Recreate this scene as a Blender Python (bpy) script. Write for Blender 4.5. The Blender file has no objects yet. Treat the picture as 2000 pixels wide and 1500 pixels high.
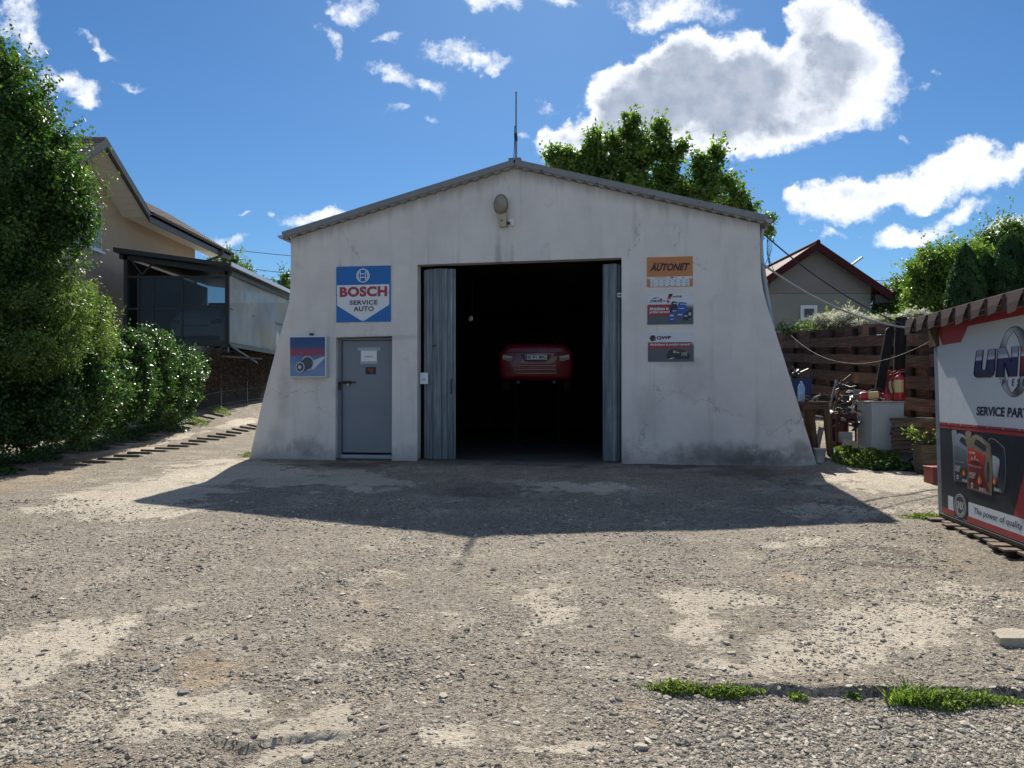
import bpy, math, random
import numpy as np
from mathutils import Vector, Matrix
rnd = random.Random(7)
R = math.radians
sc = bpy.context.scene
COL = sc.collection

# ------------------------------------------------------------------ camera
CAMZ = 1.3
cam_d = bpy.data.cameras.new('camera'); cam = bpy.data.objects.new('camera', cam_d); COL.objects.link(cam)
cam.location = (0, 0, CAMZ); cam.rotation_euler = (R(90), 0, 0)
cam_d.sensor_width = 36; cam_d.lens = 27.0; cam_d.shift_y = 0.011; cam_d.clip_end = 3000; cam_d.clip_start = 0.05
sc.camera = cam
# ------------------------------------------------------------------ exposure
sc.view_settings.view_transform = 'Standard'; sc.view_settings.look = 'None'
sc.view_settings.exposure = 0.66; sc.view_settings.gamma = 1.0
sc.view_settings.use_curve_mapping = False
# ------------------------------------------------------------------ sun
SUN_AZ, SUN_EL = R(3.8), R(41.3)
sd = bpy.data.lights.new('sun', 'SUN'); sd.energy = 4.5; sd.angle = R(0.53); sd.color = (1.0, 0.93, 0.82)
sun = bpy.data.objects.new('sun', sd); COL.objects.link(sun)
sv = Vector((math.sin(SUN_AZ)*math.cos(SUN_EL), math.cos(SUN_AZ)*math.cos(SUN_EL), math.sin(SUN_EL)))
sun.rotation_euler = (-sv).to_track_quat('-Z', 'Y').to_euler()
# ------------------------------------------------------------------ node helpers
class NT:
    def __init__(s, tree): s.t = tree; s.n = tree.nodes; s.l = tree.links
    def put(s, sock, v):
        if v is None: return
        if isinstance(v, bpy.types.NodeSocket): s.l.new(v, sock)
        else:
            if hasattr(sock, 'default_value'):
                try: sock.default_value = v
                except Exception: sock.default_value = (v, v, v, 1) if sock.type == 'RGBA' else (v, v, v)
    def node(s, typ, **kw):
        n = s.n.new(typ)
        for k, v in kw.items(): setattr(n, k, v)
        return n
    def math(s, op, a, b=None, c=None, clamp=False):
        n = s.n.new('ShaderNodeMath'); n.operation = op; n.use_clamp = clamp
        s.put(n.inputs[0], a); s.put(n.inputs[1], b); s.put(n.inputs[2], c); return n.outputs[0]
    def vmath(s, op, a, b=None, out=0):
        n = s.n.new('ShaderNodeVectorMath'); n.operation = op
        s.put(n.inputs[0], a)
        if b is not None:
            if op == 'SCALE': s.put(n.inputs[3], b)
            else: s.put(n.inputs[1], b)
        return n.outputs[out]
    def mix(s, f, a, b, mode='MIX'):
        n = s.n.new('ShaderNodeMix'); n.data_type = 'RGBA'; n.blend_type = mode
        s.put(n.inputs[0], f); s.put(n.inputs[6], c4(a)); s.put(n.inputs[7], c4(b)); return n.outputs[2]
    def noise(s, vec, scale, detail=4, rough=0.55, dist=0.0, out=0):
        n = s.n.new('ShaderNodeTexNoise'); n.inputs['Scale'].default_value = scale
        n.inputs['Detail'].default_value = detail; n.inputs['Roughness'].default_value = rough
        n.inputs['Distortion'].default_value = dist; s.put(n.inputs['Vector'], vec); return n.outputs[out]
    def voro(s, vec, scale, feature='F1', out=0, rand=1.0):
        n = s.n.new('ShaderNodeTexVoronoi'); n.feature = feature; n.inputs['Scale'].default_value = scale
        n.inputs['Randomness'].default_value = rand
        s.put(n.inputs['Vector'], vec); return n.outputs[out]
    def ramp(s, f, pts, interp='LINEAR'):
        n = s.n.new('ShaderNodeValToRGB'); cr = n.color_ramp; cr.interpolation = interp
        while len(cr.elements) < len(pts): cr.elements.new(0.5)
        for e, (p, c) in zip(cr.elements, pts): e.position = p; e.color = c4(c)
        s.put(n.inputs[0], f); return n.outputs[0]
    def step(s, f, a, b):
        n = s.n.new('ShaderNodeMapRange'); n.interpolation_type = 'SMOOTHSTEP'
        s.put(n.inputs[0], f); s.put(n.inputs[1], a); s.put(n.inputs[2], b); return n.outputs[0]
    def sep(s, v):
        n = s.n.new('ShaderNodeSeparateXYZ'); s.put(n.inputs[0], v); return n.outputs
    def comb(s, x, y, z):
        n = s.n.new('ShaderNodeCombineXYZ'); s.put(n.inputs[0], x); s.put(n.inputs[1], y); s.put(n.inputs[2], z); return n.outputs[0]
    def attr(s, name, out=2):
        n = s.n.new('ShaderNodeAttribute'); n.attribute_name = name; return n.outputs[out]
    def bump(s, h, strength=0.5, dist=0.02, normal=None):
        n = s.n.new('ShaderNodeBump'); n.inputs['Strength'].default_value = strength
        n.inputs['Distance'].default_value = dist; s.put(n.inputs['Height'], h); s.put(n.inputs['Normal'], normal); return n.outputs[0]
def c4(c):
    if isinstance(c, bpy.types.NodeSocket): return c
    if isinstance(c, (int, float)): return (c, c, c, 1)
    return tuple(c) if len(c) == 4 else tuple(c)+(1,)

# ------------------------------------------------------------------ world: Nishita sky plus cumulus
world = bpy.data.worlds.new('World'); sc.world = world; world.use_nodes = True
w = NT(world.node_tree); w.n.clear()
sky = w.node('ShaderNodeTexSky'); sky.sky_type = 'NISHITA'; sky.sun_disc = False
sky.sun_elevation = SUN_EL; sky.sun_rotation = SUN_AZ; sky.altitude = 100; sky.air_density = 1.0
sky.dust_density = 0.25; sky.ozone_density = 2.2
SKY_STRENGTH = 0.09
tc = w.node('ShaderNodeTexCoord'); dirv = tc.outputs['Generated']
X, Y, Z = w.sep(dirv)
Yp = w.math('MAXIMUM', Y, 0.08)
qx = w.math('MULTIPLY', w.math('DIVIDE', X, Yp), 15.0)
qz = w.math('MULTIPLY', w.math('DIVIDE', Z, Yp), 15.0)
q = w.comb(qx, qz, 0.0)
wn = w.noise(q, 0.55, 6, 0.6, out=1)
wv = w.vmath('SCALE', w.vmath('SUBTRACT', wn, (0.5, 0.5, 0.5)), 1.9)
qw = w.vmath('ADD', q, wv)
CL = [ # photo-plane ellipses in tangent units: px, py, rx, ry, tilt, amplitude
 (1180,250,130,62,25,1.6),(1260,190,150,85,25,1.7),(1350,165,200,95,12,2.2),(1390,95,110,50,10,1.2),(1500,165,190,105,5,2.2),(1640,70,110,85,-30,1.7),(1660,170,110,80,0,1.7),
 (1400,235,190,70,0,1.5),(1500,265,170,48,8,1.3),(1115,265,75,28,10,1.0),(1320,5,120,34,0,1.0),(1290,30,60,24,0,.6),
 (955,12,62,30,-15,1.0),(1090,5,45,16,-10,.8),(885,100,66,30,-10,1.0),(955,125,52,18,-5,.8),(775,145,42,24,-20,.8),(838,155,25,14,0,.6),
 (655,72,44,18,-45,.8),(690,8,46,26,0,.9),(768,58,28,12,20,.6),(842,217,20,11,0,.5),(785,205,26,8,-10,.5),
 (1022,250,24,12,0,.7),(1072,205,22,9,0,.5),(35,25,44,44,0,1.0),(62,72,34,28,-40,.8),(165,145,64,24,-18,1.0),(190,182,34,18,0,.8),(95,150,50,34,0,.9),
 (205,65,60,11,-32,.7),(278,150,26,10,-20,.45),(640,420,72,18,2,1.0),(455,467,46,13,-5,.9),(487,402,20,7,20,.5),(548,415,16,8,30,.5),
 (1920,325,140,40,14,1.5),(1760,350,110,40,18,1.5),(1640,405,110,42,10,1.5),(1570,400,44,13,15,.7),(1880,395,80,18,18,.9),(1770,450,95,24,16,1.1),
 (1975,425,60,26,25,1.1),(1960,470,90,30,18,1.1),(1620,470,34,13,0,.8),(1830,132,14,9,0,.5),(1755,258,16,12,20,.6),(1795,178,26,10,15,.6),(1590,40,70,50,40,1.1),
 (2150,260,180,60,10,1.5),(-180,200,140,60,-10,1.3),(2300,60,160,50,0,1.2),(1450,-130,200,50,5,1.5),(600,-160,120,40,5,1.0),(150,-140,150,50,5,1.2)]
acc = None
for px, py, rx, ry, tilt, amp in CL:
    m = w.node('ShaderNodeMapping'); m.vector_type = 'TEXTURE'
    m.inputs['Location'].default_value = ((px-1000)/100, (772-py)/100, 0)
    m.inputs['Rotation'].default_value = (0, 0, R(tilt))
    m.inputs['Scale'].default_value = (rx*1.12/100, ry*1.15/100, 1)
    w.l.new(qw, m.inputs['Vector'])
    L2 = w.vmath('DOT_PRODUCT', m.outputs[0], m.outputs[0], out=1)
    e = w.math('MAXIMUM', w.math('MULTIPLY_ADD', L2, -amp, amp), 0.0)
    acc = e if acc is None else w.math('ADD', acc, e)
fb = w.noise(q, 1.1, 8, 0.62)
fine = w.noise(q, 3.2, 8, 0.68)
wisp = w.noise(q, 9.0, 6, 0.7)
nz_ = w.math('ADD', w.math('MULTIPLY_ADD', fb, 1.5, -0.75), w.math('ADD', w.math('MULTIPLY_ADD', fine, 1.7, -0.85), w.math('MULTIPLY_ADD', wisp, 0.7, -0.35)))
D = w.math('ADD', acc, w.math('MULTIPLY', nz_, w.math('MULTIPLY', acc, 3.0, clamp=True)))
front_a = w.step(D, 0.06, 1.30)
thick = w.step(w.math('ADD', acc, w.math('ADD', w.math('MULTIPLY_ADD', fb, 2.4, -1.2), w.math('MULTIPLY_ADD', fine, 1.6, -0.8))), 1.25, 3.3)
gn = w.noise(dirv, 3.2, 7, 0.6); gen_a = w.step(gn, 0.52, 0.62)
isf = w.step(Y, 0.25, 0.45)
alpha = w.math('ADD', w.math('MULTIPLY', front_a, isf), w.math('MULTIPLY', gen_a, w.math('SUBTRACT', 1.0, isf)))
alpha = w.math('MULTIPLY', alpha, w.step(Z, 0.0, 0.06))
tex = w.noise(q, 2.2, 6, 0.6)
lum = w.mix(w.math('MULTIPLY', thick, w.math('MULTIPLY_ADD', tex, 0.9, 0.45, clamp=True)), w.mix(tex, (5.4, 5.8, 6.6), (10.2, 10.3, 10.4)), (2.9, 3.35, 4.2))
hs = w.node('ShaderNodeHueSaturation'); hs.inputs['Saturation'].default_value = 1.12; hs.inputs['Value'].default_value = 1.0
w.l.new(sky.outputs[0], hs.inputs['Color'])
skyc = w.mix(1.0, hs.outputs[0], (0.345, 0.515, 0.655), 'MULTIPLY')
colr = w.mix(w.math('MULTIPLY', alpha, 0.97), skyc, lum)
bg = w.node('ShaderNodeBackground'); bg.inputs[1].default_value = SKY_STRENGTH; w.l.new(colr, bg.inputs[0])
wo = w.node('ShaderNodeOutputWorld'); w.l.new(bg.outputs[0], wo.inputs[0])
world.cycles.sampling_method = 'MANUAL'; world.cycles.sample_map_resolution = 1024

# ------------------------------------------------------------------ mesh helpers
def tag(o, label=None, cat=None, group=None, kind=None):
    if label: o['label'] = label
    if cat: o['category'] = cat
    if group: o['group'] = group
    if kind: o['kind'] = kind
    return o
def empty(name, loc=(0,0,0), rz=0.0, label=None, cat=None, group=None):
    o = bpy.data.objects.new(name, None); COL.objects.link(o); o.location = loc; o.rotation_euler = (0, 0, rz)
    o.empty_display_size = 0.2
    return tag(o, label, cat, group)
class MB:
    def __init__(s): s.v = []; s.f = []; s.sm = []
    def add(s, vs, fs, smooth=False):
        b = len(s.v); s.v += [tuple(map(float, p)) for p in vs]
        for f in fs: s.f.append(tuple(b+i for i in f)); s.sm.append(smooth)
        return s
    def box(s, x0, x1, y0, y1, z0, z1):
        vs = [(x0,y0,z0),(x1,y0,z0),(x1,y1,z0),(x0,y1,z0),(x0,y0,z1),(x1,y0,z1),(x1,y1,z1),(x0,y1,z1)]
        return s.add(vs, [(0,3,2,1),(4,5,6,7),(0,1,5,4),(1,2,6,5),(2,3,7,6),(3,0,4,7)])
    def obox(s, c, ax, ay, az, hx, hy, hz):
        c = Vector(c); ax = Vector(ax).normalized()*hx; ay = Vector(ay).normalized()*hy; az = Vector(az).normalized()*hz
        vs = [c+i*ax+j*ay+k*az for k in (-1,1) for i, j in ((-1,-1),(1,-1),(1,1),(-1,1))]
        return s.add(vs, [(0,3,2,1),(4,5,6,7),(0,1,5,4),(1,2,6,5),(2,3,7,6),(3,0,4,7)])
    def beam(s, a, b, w_, h_, up=(0,0,1)):
        a = Vector(a); b = Vector(b); d = (b-a); u = Vector(up)
        if abs(d.normalized().dot(u)) > 0.98: u = Vector((0,1,0))
        x = d.cross(u).normalized(); z = x.cross(d).normalized()
        return s.obox((a+b)/2, x, d, z, w_/2, d.length/2, h_/2)
    def prism(s, poly, y0, y1):            # polygon in (x,z), front at y0, back at y1
        n = len(poly)
        ar = sum(poly[i][0]*poly[(i+1)%n][1]-poly[(i+1)%n][0]*poly[i][1] for i in range(n))
        if ar < 0: poly = poly[::-1]
        vs = [(p[0], y0, p[1]) for p in poly]+[(p[0], y1, p[1]) for p in poly]
        fs = [tuple(range(n)), tuple(range(2*n-1, n-1, -1))]+[(i, n+i, n+(i+1)%n, (i+1)%n) for i in range(n)]
        return s.add(vs, fs)
    def prismz(s, poly, z0, z1):
        n = len(poly)
        ar = sum(poly[i][0]*poly[(i+1)%n][1]-poly[(i+1)%n][0]*poly[i][1] for i in range(n))
        if ar < 0: poly = poly[::-1]
        vs = [(p[0], p[1], z1) for p in poly]+[(p[0], p[1], z0) for p in poly]
        fs = [tuple(range(n)), tuple(range(2*n-1, n-1, -1))]+[(i, n+i, n+(i+1)%n, (i+1)%n) for i in range(n)]
        return s.add(vs, fs)
    def tube(s, pts, r, n=8, cap=True):
        pts = [Vector(p) for p in pts]; rs = r if isinstance(r, (list, tuple)) else [r]*len(pts)
        vs = []; fs = []; prev = None
        for i, p in enumerate(pts):
            d = (pts[min(i+1, len(pts)-1)]-pts[max(i-1, 0)]).normalized()
            if prev is None:
                ref = Vector((0,0,1)) if abs(d.z) < 0.9 else Vector((1,0,0)); x = d.cross(ref).normalized()
            else: x = (prev-d*prev.dot(d)).normalized()
            prev = x; y = d.cross(x)
            for k in range(n):
                a = 2*math.pi*k/n; vs.append(p+(x*math.cos(a)+y*math.sin(a))*rs[i])
        for i in range(len(pts)-1):
            for k in range(n):
                fs.append((i*n+k, i*n+(k+1)%n, (i+1)*n+(k+1)%n, (i+1)*n+k))
        s.add(vs, fs, True)
        if cap:
            s.add([vs[k] for k in range(n)], [tuple(range(n-1, -1, -1))]); s.add([vs[-n+k] for k in range(n)], [tuple(range(n))])
        return s
    def lathe(s, prof, c=(0,0,0), n=20, axis=(0,0,1)):    # prof: (radius, height along axis)
        c = Vector(c); az = Vector(axis).normalized(); ref = Vector((0,0,1)) if abs(az.z) < 0.9 else Vector((1,0,0))
        ax = az.cross(ref).normalized(); ay = az.cross(ax); vs = []; fs = []
        for r, h in prof:
            for k in range(n):
                a = 2*math.pi*k/n; vs.append(c+az*h+(ax*math.cos(a)+ay*math.sin(a))*r)
        for i in range(len(prof)-1):
            for k in range(n): fs.append((i*n+k, i*n+(k+1)%n, (i+1)*n+(k+1)%n, (i+1)*n+k))
        s.add(vs, fs, True)
        s.add(vs[:n], [tuple(range(n-1,-1,-1))]); s.add(vs[-n:], [tuple(range(n))]); return s
    def build(s, name, mat, parent=None, org=(0,0,0), bevel=0.0, loc=None):
        me = bpy.data.meshes.new(name)
        vs = [(v[0]-org[0], v[1]-org[1], v[2]-org[2]) for v in s.v]
        me.from_pydata(vs, [], s.f); me.polygons.foreach_set('use_smooth', s.sm); me.update()
        o = bpy.data.objects.new(name, me); COL.objects.link(o)
        if mat: me.materials.append(mat)
        if parent is not None: o.parent = parent
        if loc: o.location = loc
        if bevel > 0:
            b = o.modifiers.new('bevel', 'BEVEL'); b.width = bevel; b.segments = 2; b.limit_method = 'ANGLE'; b.angle_limit = R(40)
        return o
def ray(px, py): return ((px-1000)/1500.0, (772-py)/1500.0)
def at(px, py, Yd):
    a, b = ray(px, py); return Vector((a*Yd, Yd, CAMZ+b*Yd))
class Frame:      # a vertical plane: local x along it, local y into it
    def __init__(s, ox, oy, rz): s.o = (ox, oy); s.rz = rz; s.u = (math.cos(rz), math.sin(rz)); s.n = (-math.sin(rz), math.cos(rz))
    def pix(s, px, py, off=0.0):
        a, b = ray(px, py)
        t = ((s.o[0]*s.n[0]+s.o[1]*s.n[1])-off)/(a*s.n[0]+s.n[1])
        x, y = a*t, t
        return ((x-s.o[0])*s.u[0]+(y-s.o[1])*s.u[1], CAMZ+b*t)
    def world(s, u, y, z): return Vector((s.o[0]+s.u[0]*u+s.n[0]*y, s.o[1]+s.u[1]*u+s.n[1]*y, z))
    def root(s, name, u=0, y=0, z=0, **kw): return empty(name, s.world(u, y, z), s.rz, **kw)
TH = R(8.8)
GF = Frame(0.05, 14.9, -TH)                     # garage front
KF = Frame(4.97, 8.88, math.atan2(-0.988, -0.155))   # kiosk front, x runs towards the street
_tcache = {}
def text_geo(txt, bold=0.0, shear=0.0, space=1.0):
    k = (txt, bold, shear, space)
    if k in _tcache: return _tcache[k]
    cu = bpy.data.curves.new('t', 'FONT'); cu.body = txt; cu.offset = bold; cu.shear = shear; cu.space_character = space
    cu.resolution_u = 4
    ob = bpy.data.objects.new('t', cu); COL.objects.link(ob)
    bpy.context.view_layer.update()
    ev = ob.evaluated_get(bpy.context.evaluated_depsgraph_get()); me = ev.to_mesh()
    vs = [tuple(v.co) for v in me.vertices]; fs = [tuple(p.vertices) for p in me.polygons]
    ev.to_mesh_clear(); bpy.data.objects.remove(ob); bpy.data.curves.remove(cu)
    _tcache[k] = (vs, fs); return _tcache[k]
def text_in(mb, txt, u0, u1, z0, z1, y, bold=0.0, shear=0.0, space=1.0, rot=0.0, dz=0.0):
    vs, fs = text_geo(txt, bold, shear, space)
    xs = [v[0] for v in vs]; ys = [v[1] for v in vs]; a, b, c, d = min(xs), max(xs), min(ys), max(ys)
    out = []
    for v in vs:
        fx = (v[0]-a)/(b-a); out.append((u0+(u1-u0)*fx, y, z0+(z1-z0)*(v[1]-c)/(d-c)+dz*fx))
    mb.add(out, fs)
def ellipse(cu, cz, ru, rz_, n=28, a0=0, a1=360):
    return [(cu+ru*math.cos(R(a0+(a1-a0)*i/n)), cz+rz_*math.sin(R(a0+(a1-a0)*i/n))) for i in range(n if a1-a0 == 360 else n+1)]
def annulus(mb, c, ru, rz_, fu, y, n=40):
    vs = []
    for i in range(n):
        a = 2*math.pi*i/n
        vs += [(c[0]+ru*math.cos(a), y, c[1]+rz_*math.sin(a)), (c[0]+ru*fu*math.cos(a), y, c[1]+rz_*fu*math.sin(a))]
    mb.add(vs, [(2*i, 2*((i+1)%n), 2*((i+1)%n)+1, 2*i+1) for i in range(n)])

# ------------------------------------------------------------------ materials
def mat(name):
    m = bpy.data.materials.new(name); m.use_nodes = True; t = NT(m.node_tree); t.n.clear()
    b = t.node('ShaderNodeBsdfPrincipled'); o = t.node('ShaderNodeOutputMaterial'); t.l.new(b.outputs[0], o.inputs[0])
    return m, t, b, o
def simple(name, col, rough=0.6, metal=0.0, var=0.12, scale=6.0, bump=0.0, bscale=40, spec=0.5, dirt=None, dirt_amt=0.4, bdist=0.004):
    m, t, b, o = mat(name)
    co = t.node('ShaderNodeTexCoord').outputs['Object']
    n = t.noise(co, scale, 6, 0.6)
    f = t.math('MULTIPLY_ADD', n, 2*var, 1-var)
    c = t.mix(1.0, col, t.comb(f, f, f), 'MULTIPLY')
    if dirt is not None:
        dn = t.step(t.noise(co, scale*0.4, 8, 0.7, 0.4), 0.45, 0.72)
        c = t.mix(t.math('MULTIPLY', dn, dirt_amt), c, dirt)
    t.put(b.inputs['Base Color'], c)
    t.put(b.inputs['Roughness'], t.math('MULTIPLY_ADD', n, 0.2, rough-0.1, clamp=True)); b.inputs['Metallic'].default_value = metal
    b.inputs['Specular IOR Level'].default_value = spec
    if bump: t.put(b.inputs['Normal'], t.bump(t.noise(co, bscale, 6, 0.6), bump, bdist))
    return m
def wood(name, col, col2, scale=3.0, axis='X', rough=0.75, bump=0.5):
    m, t, b, o = mat(name)
    co = t.node('ShaderNodeTexCoord').outputs['Object']; oi = t.node('ShaderNodeObjectInfo').outputs['Random']
    sx = {'X': (0.6, 9, 9), 'Y': (9, 0.6, 9), 'Z': (9, 9, 0.6)}[axis]
    v = t.vmath('MULTIPLY', co, sx)
    v = t.vmath('ADD', v, t.comb(t.math('MULTIPLY', oi, 37.0), t.math('MULTIPLY', oi, 11.0), 0.0))
    g = t.noise(v, scale, 6, 0.65, 0.6)
    big = t.noise(t.vmath('ADD', co, t.comb(t.math('MULTIPLY', oi, 9.0), 0.0, 0.0)), 1.3, 4, 0.6)
    c = t.ramp(g, [(0.25, tuple(x*0.45 for x in col)), (0.5, col), (0.8, col2)])
    c = t.mix(t.step(big, 0.56, 0.74), c, col2)
    hv = t.math('MULTIPLY_ADD', oi, 0.6, 0.7)
    c = t.mix(1.0, c, t.comb(hv, hv, hv), 'MULTIPLY')
    t.put(b.inputs['Base Color'], c); b.inputs['Roughness'].default_value = rough
    b.inputs['Specular IOR Level'].default_value = 0.3
    t.put(b.inputs['Normal'], t.bump(g, bump, 0.006)); return m
def leafmat(name, c1, c2, c3, rough=0.4, trans=0.4, tc_=None, spec=0.5):
    m, t, b, o = mat(name)
    a = t.attr('tint'); c = t.ramp(a, [(0.0, c1), (0.55, c2), (1.0, c3)])
    t.put(b.inputs['Base Color'], c); b.inputs['Roughness'].default_value = rough; b.inputs['Specular IOR Level'].default_value = spec
    tr = t.node('ShaderNodeBsdfTranslucent')
    t.put(tr.inputs[0], t.mix(1.0, c, tc_ or (1.9, 2.2, 0.9), 'MULTIPLY'))
    mx = t.node('ShaderNodeMixShader'); mx.inputs[0].default_value = trans
    t.l.new(b.outputs[0], mx.inputs[1]); t.l.new(tr.outputs[0], mx.inputs[2]); t.l.new(mx.outputs[0], o.inputs[0]); return m
M = {}
M['tree_leaf'] = leafmat('tree_leaf', (.014,.038,.009), (.042,.098,.018), (.12,.18,.034), 0.42, 0.38)
M['ivy_leaf'] = leafmat('ivy_leaf', (.013,.036,.012), (.035,.085,.024), (.10,.165,.04), 0.34, 0.34)
M['light_leaf'] = leafmat('light_leaf', (.028,.062,.014), (.08,.132,.032), (.21,.25,.07), 0.45, 0.40)
M['walnut_leaf'] = leafmat('walnut_leaf', (.035,.075,.016), (.095,.16,.034), (.23,.29,.06), 0.4, 0.45)
M['thuja_leaf'] = leafmat('thuja_leaf', (.010,.034,.010), (.026,.075,.017), (.065,.15,.026), 0.6, 0.25)
M['weed_leaf'] = leafmat('weed_leaf', (.045,.08,.018), (.10,.165,.034), (.30,.30,.10), 0.55, 0.45)
M['far_leaf'] = leafmat('far_leaf', (.03,.065,.018), (.075,.13,.036), (.15,.21,.065), 0.5, 0.4)
M['blossom'] = leafmat('blossom', (.35,.38,.27), (.60,.60,.48), (.78,.77,.68), 0.6, 0.3, (1.1,1.1,1.0))
M['dry_twig'] = leafmat('dry_twig', (.028,.021,.016), (.08,.058,.042), (.19,.14,.10), 0.8, 0.1, (1.2,1.1,1.0), 0.2)
M['bark'] = simple('bark', (.075,.055,.04), 0.9, 0, 0.4, 12, 0.8, 30, 0.2, bdist=0.02)
M['pale_metal_roof'] = None

# ground --------------------------------------------------------------
def ground_mat():
    m, t, b, o = mat('worn_concrete_and_gravel')
    co = t.node('ShaderNodeTexCoord').outputs['Object']
    patch = t.attr('patch'); sand = t.attr('sand'); dark = t.attr('dark')
    sx, sy, sz = t.sep(co)
    p = t.comb(sx, sy, 0.0)
    n1 = t.noise(p, 1.3, 8, 0.68); n2 = t.noise(p, 7.0, 8, 0.72); n3 = t.noise(p, 75.0, 4, 0.7); n4 = t.noise(p, 24.0, 5, 0.7)
    jit = t.vmath('ADD', p, t.vmath('SCALE', t.vmath('SUBTRACT', t.noise(p, 26, 3, 0.6, out=1), (.5,.5,.5)), 0.03))
    def vor(scale):
        v = t.node('ShaderNodeTexVoronoi'); v.inputs['Scale'].default_value = scale; t.put(v.inputs['Vector'], jit); return v.outputs[0], t.sep(v.outputs[1])
    d1, r1 = vor(80); d2, r2 = vor(38); d3, r3 = vor(17)
    pal = [(0.0, (.06,.058,.056)), (0.22, (.14,.132,.122)), (0.5, (.275,.255,.222)), (0.75, (.44,.405,.345)), (0.93, (.64,.595,.51)), (1.0, (.36,.26,.19))]
    fine = t.ramp(r1[0], pal); mid = t.ramp(r2[0], pal); big = t.ramp(r3[0], pal)
    mort = t.mix(n4, (.23,.207,.172), (.47,.425,.352))
    base = t.mix(t.step(d1, .25, .5), fine, mort)
    midm = t.math('MULTIPLY', t.math('GREATER_THAN', r2[1], 0.45), t.step(d2, 0.46, 0.36)); base = t.mix(midm, base, mid)
    bigm = t.math('MULTIPLY', t.math('GREATER_THAN', r3[1], 0.80), t.step(d3, 0.34, 0.26)); agg = t.mix(bigm, base, big)
    gap = t.math('MULTIPLY', t.math('GREATER_THAN', r2[2], 0.55), t.step(t.math('ABSOLUTE', t.math('SUBTRACT', d2, .47)), .07, .02))
    agg = t.mix(t.math('MULTIPLY', gap, .75), agg, (.055,.05,.044))
    conc = t.mix(n2, (.41,.375,.31), (.66,.61,.515)); conc = t.mix(t.math('MULTIPLY', t.step(n3, .62, .72), .55), conc, (.16,.145,.125))
    pit = t.math('MULTIPLY', t.math('GREATER_THAN', t.math('ADD', r2[2], t.math('MULTIPLY_ADD', n4, .6, -.3)), 0.70), t.step(d2, 0.36, 0.18))
    pit2 = t.math('MULTIPLY', t.math('GREATER_THAN', r3[2], 0.82), t.step(d3, 0.20, 0.12)); pit = t.math('MAXIMUM', pit, pit2)
    conc = t.mix(t.math('MULTIPLY', pit, 0.85), conc, t.mix(r2[0], (.05,.047,.044), (.20,.185,.16)))
    edge = t.math('ADD', t.math('MULTIPLY_ADD', n2, 1.1, -0.55), t.math('ADD', t.math('MULTIPLY_ADD', n4, 0.8, -0.4), t.math('MULTIPLY_ADD', n3, 0.5, -0.25)))
    pm = t.step(t.math('ADD', t.math('MULTIPLY', patch, 1.35), t.math('MULTIPLY', edge, 1.25)), 0.40, 0.70)
    base_m = t.step(t.math('ADD', n1, t.math('MULTIPLY', edge, .6)), 0.50, 0.62)
    pm2 = t.math('MAXIMUM', pm, t.math('MULTIPLY', base_m, 0.6))
    c = t.mix(pm2, agg, conc)
    sm_ = t.step(t.math('ADD', sand, t.math('MULTIPLY', edge, .9)), 0.30, 0.8)
    tan = t.step(t.noise(p, .8, 6, .7, .5), .5, .72)
    sm_ = t.math('MAXIMUM', t.math('MULTIPLY', sm_, .8), t.math('MULTIPLY', tan, .28))
    c = t.mix(sm_, c, t.mix(n3, (.34,.262,.178), (.49,.40,.29)))
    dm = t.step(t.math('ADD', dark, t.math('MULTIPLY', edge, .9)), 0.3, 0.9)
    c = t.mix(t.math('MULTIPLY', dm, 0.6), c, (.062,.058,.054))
    lf = t.noise(p, 0.5, 6, 0.65); lfv = t.math('MULTIPLY_ADD', lf, 0.9, 0.55)
    c = t.mix(1.0, c, t.comb(lfv, lfv, lfv), 'MULTIPLY')
    c = t.mix(1.0, c, (1.08, 1.04, .985), 'MULTIPLY')
    t.put(b.inputs['Base Color'], c); b.inputs['Roughness'].default_value = 0.85; b.inputs['Specular IOR Level'].default_value = 0.25
    flat = t.math('SUBTRACT', 1.0, t.math('MULTIPLY', t.math('MAXIMUM', pm2, sm_), .85))
    h = t.math('MULTIPLY', t.math('SUBTRACT', 1.0, d1), .55); h = t.math('ADD', h, t.math('MULTIPLY', midm, t.math('MULTIPLY_ADD', r2[1], .9, .3)))
    h = t.math('ADD', h, t.math('MULTIPLY', bigm, 1.2)); h = t.math('SUBTRACT', h, t.math('MULTIPLY', gap, .7)); h = t.math('MULTIPLY', h, flat)
    h = t.math('SUBTRACT', h, t.math('MULTIPLY', pit, .9)); h = t.math('ADD', h, t.math('MULTIPLY', n3, .8)); h = t.math('ADD', h, t.math('MULTIPLY', n4, 1.3)); h = t.math('ADD', h, t.math('MULTIPLY', n2, 2.0)); h = t.math('ADD', h, t.math('MULTIPLY', pm2, .6))
    t.put(b.inputs['Normal'], t.bump(h, 1.0, 0.020)); return m
M['ground'] = ground_mat()
def pebble_mat():
    m, t, b, o = mat('loose_pebbles')
    a = t.attr('tint'); co = t.node('ShaderNodeTexCoord').outputs['Object']
    c = t.ramp(a, [(0.0, (.07,.068,.064)), (0.25, (.15,.14,.128)), (0.55, (.26,.232,.185)), (0.82, (.39,.348,.275)), (0.96, (.60,.56,.48)), (1.0, (.36,.24,.16))])
    c = t.mix(t.math('MULTIPLY', t.noise(co, 60, 3), 0.5), c, (.36,.315,.24))
    t.put(b.inputs['Base Color'], c); b.inputs['Roughness'].default_value = 0.7; b.inputs['Specular IOR Level'].default_value = 0.35
    return m
M['pebble'] = pebble_mat()

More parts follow.
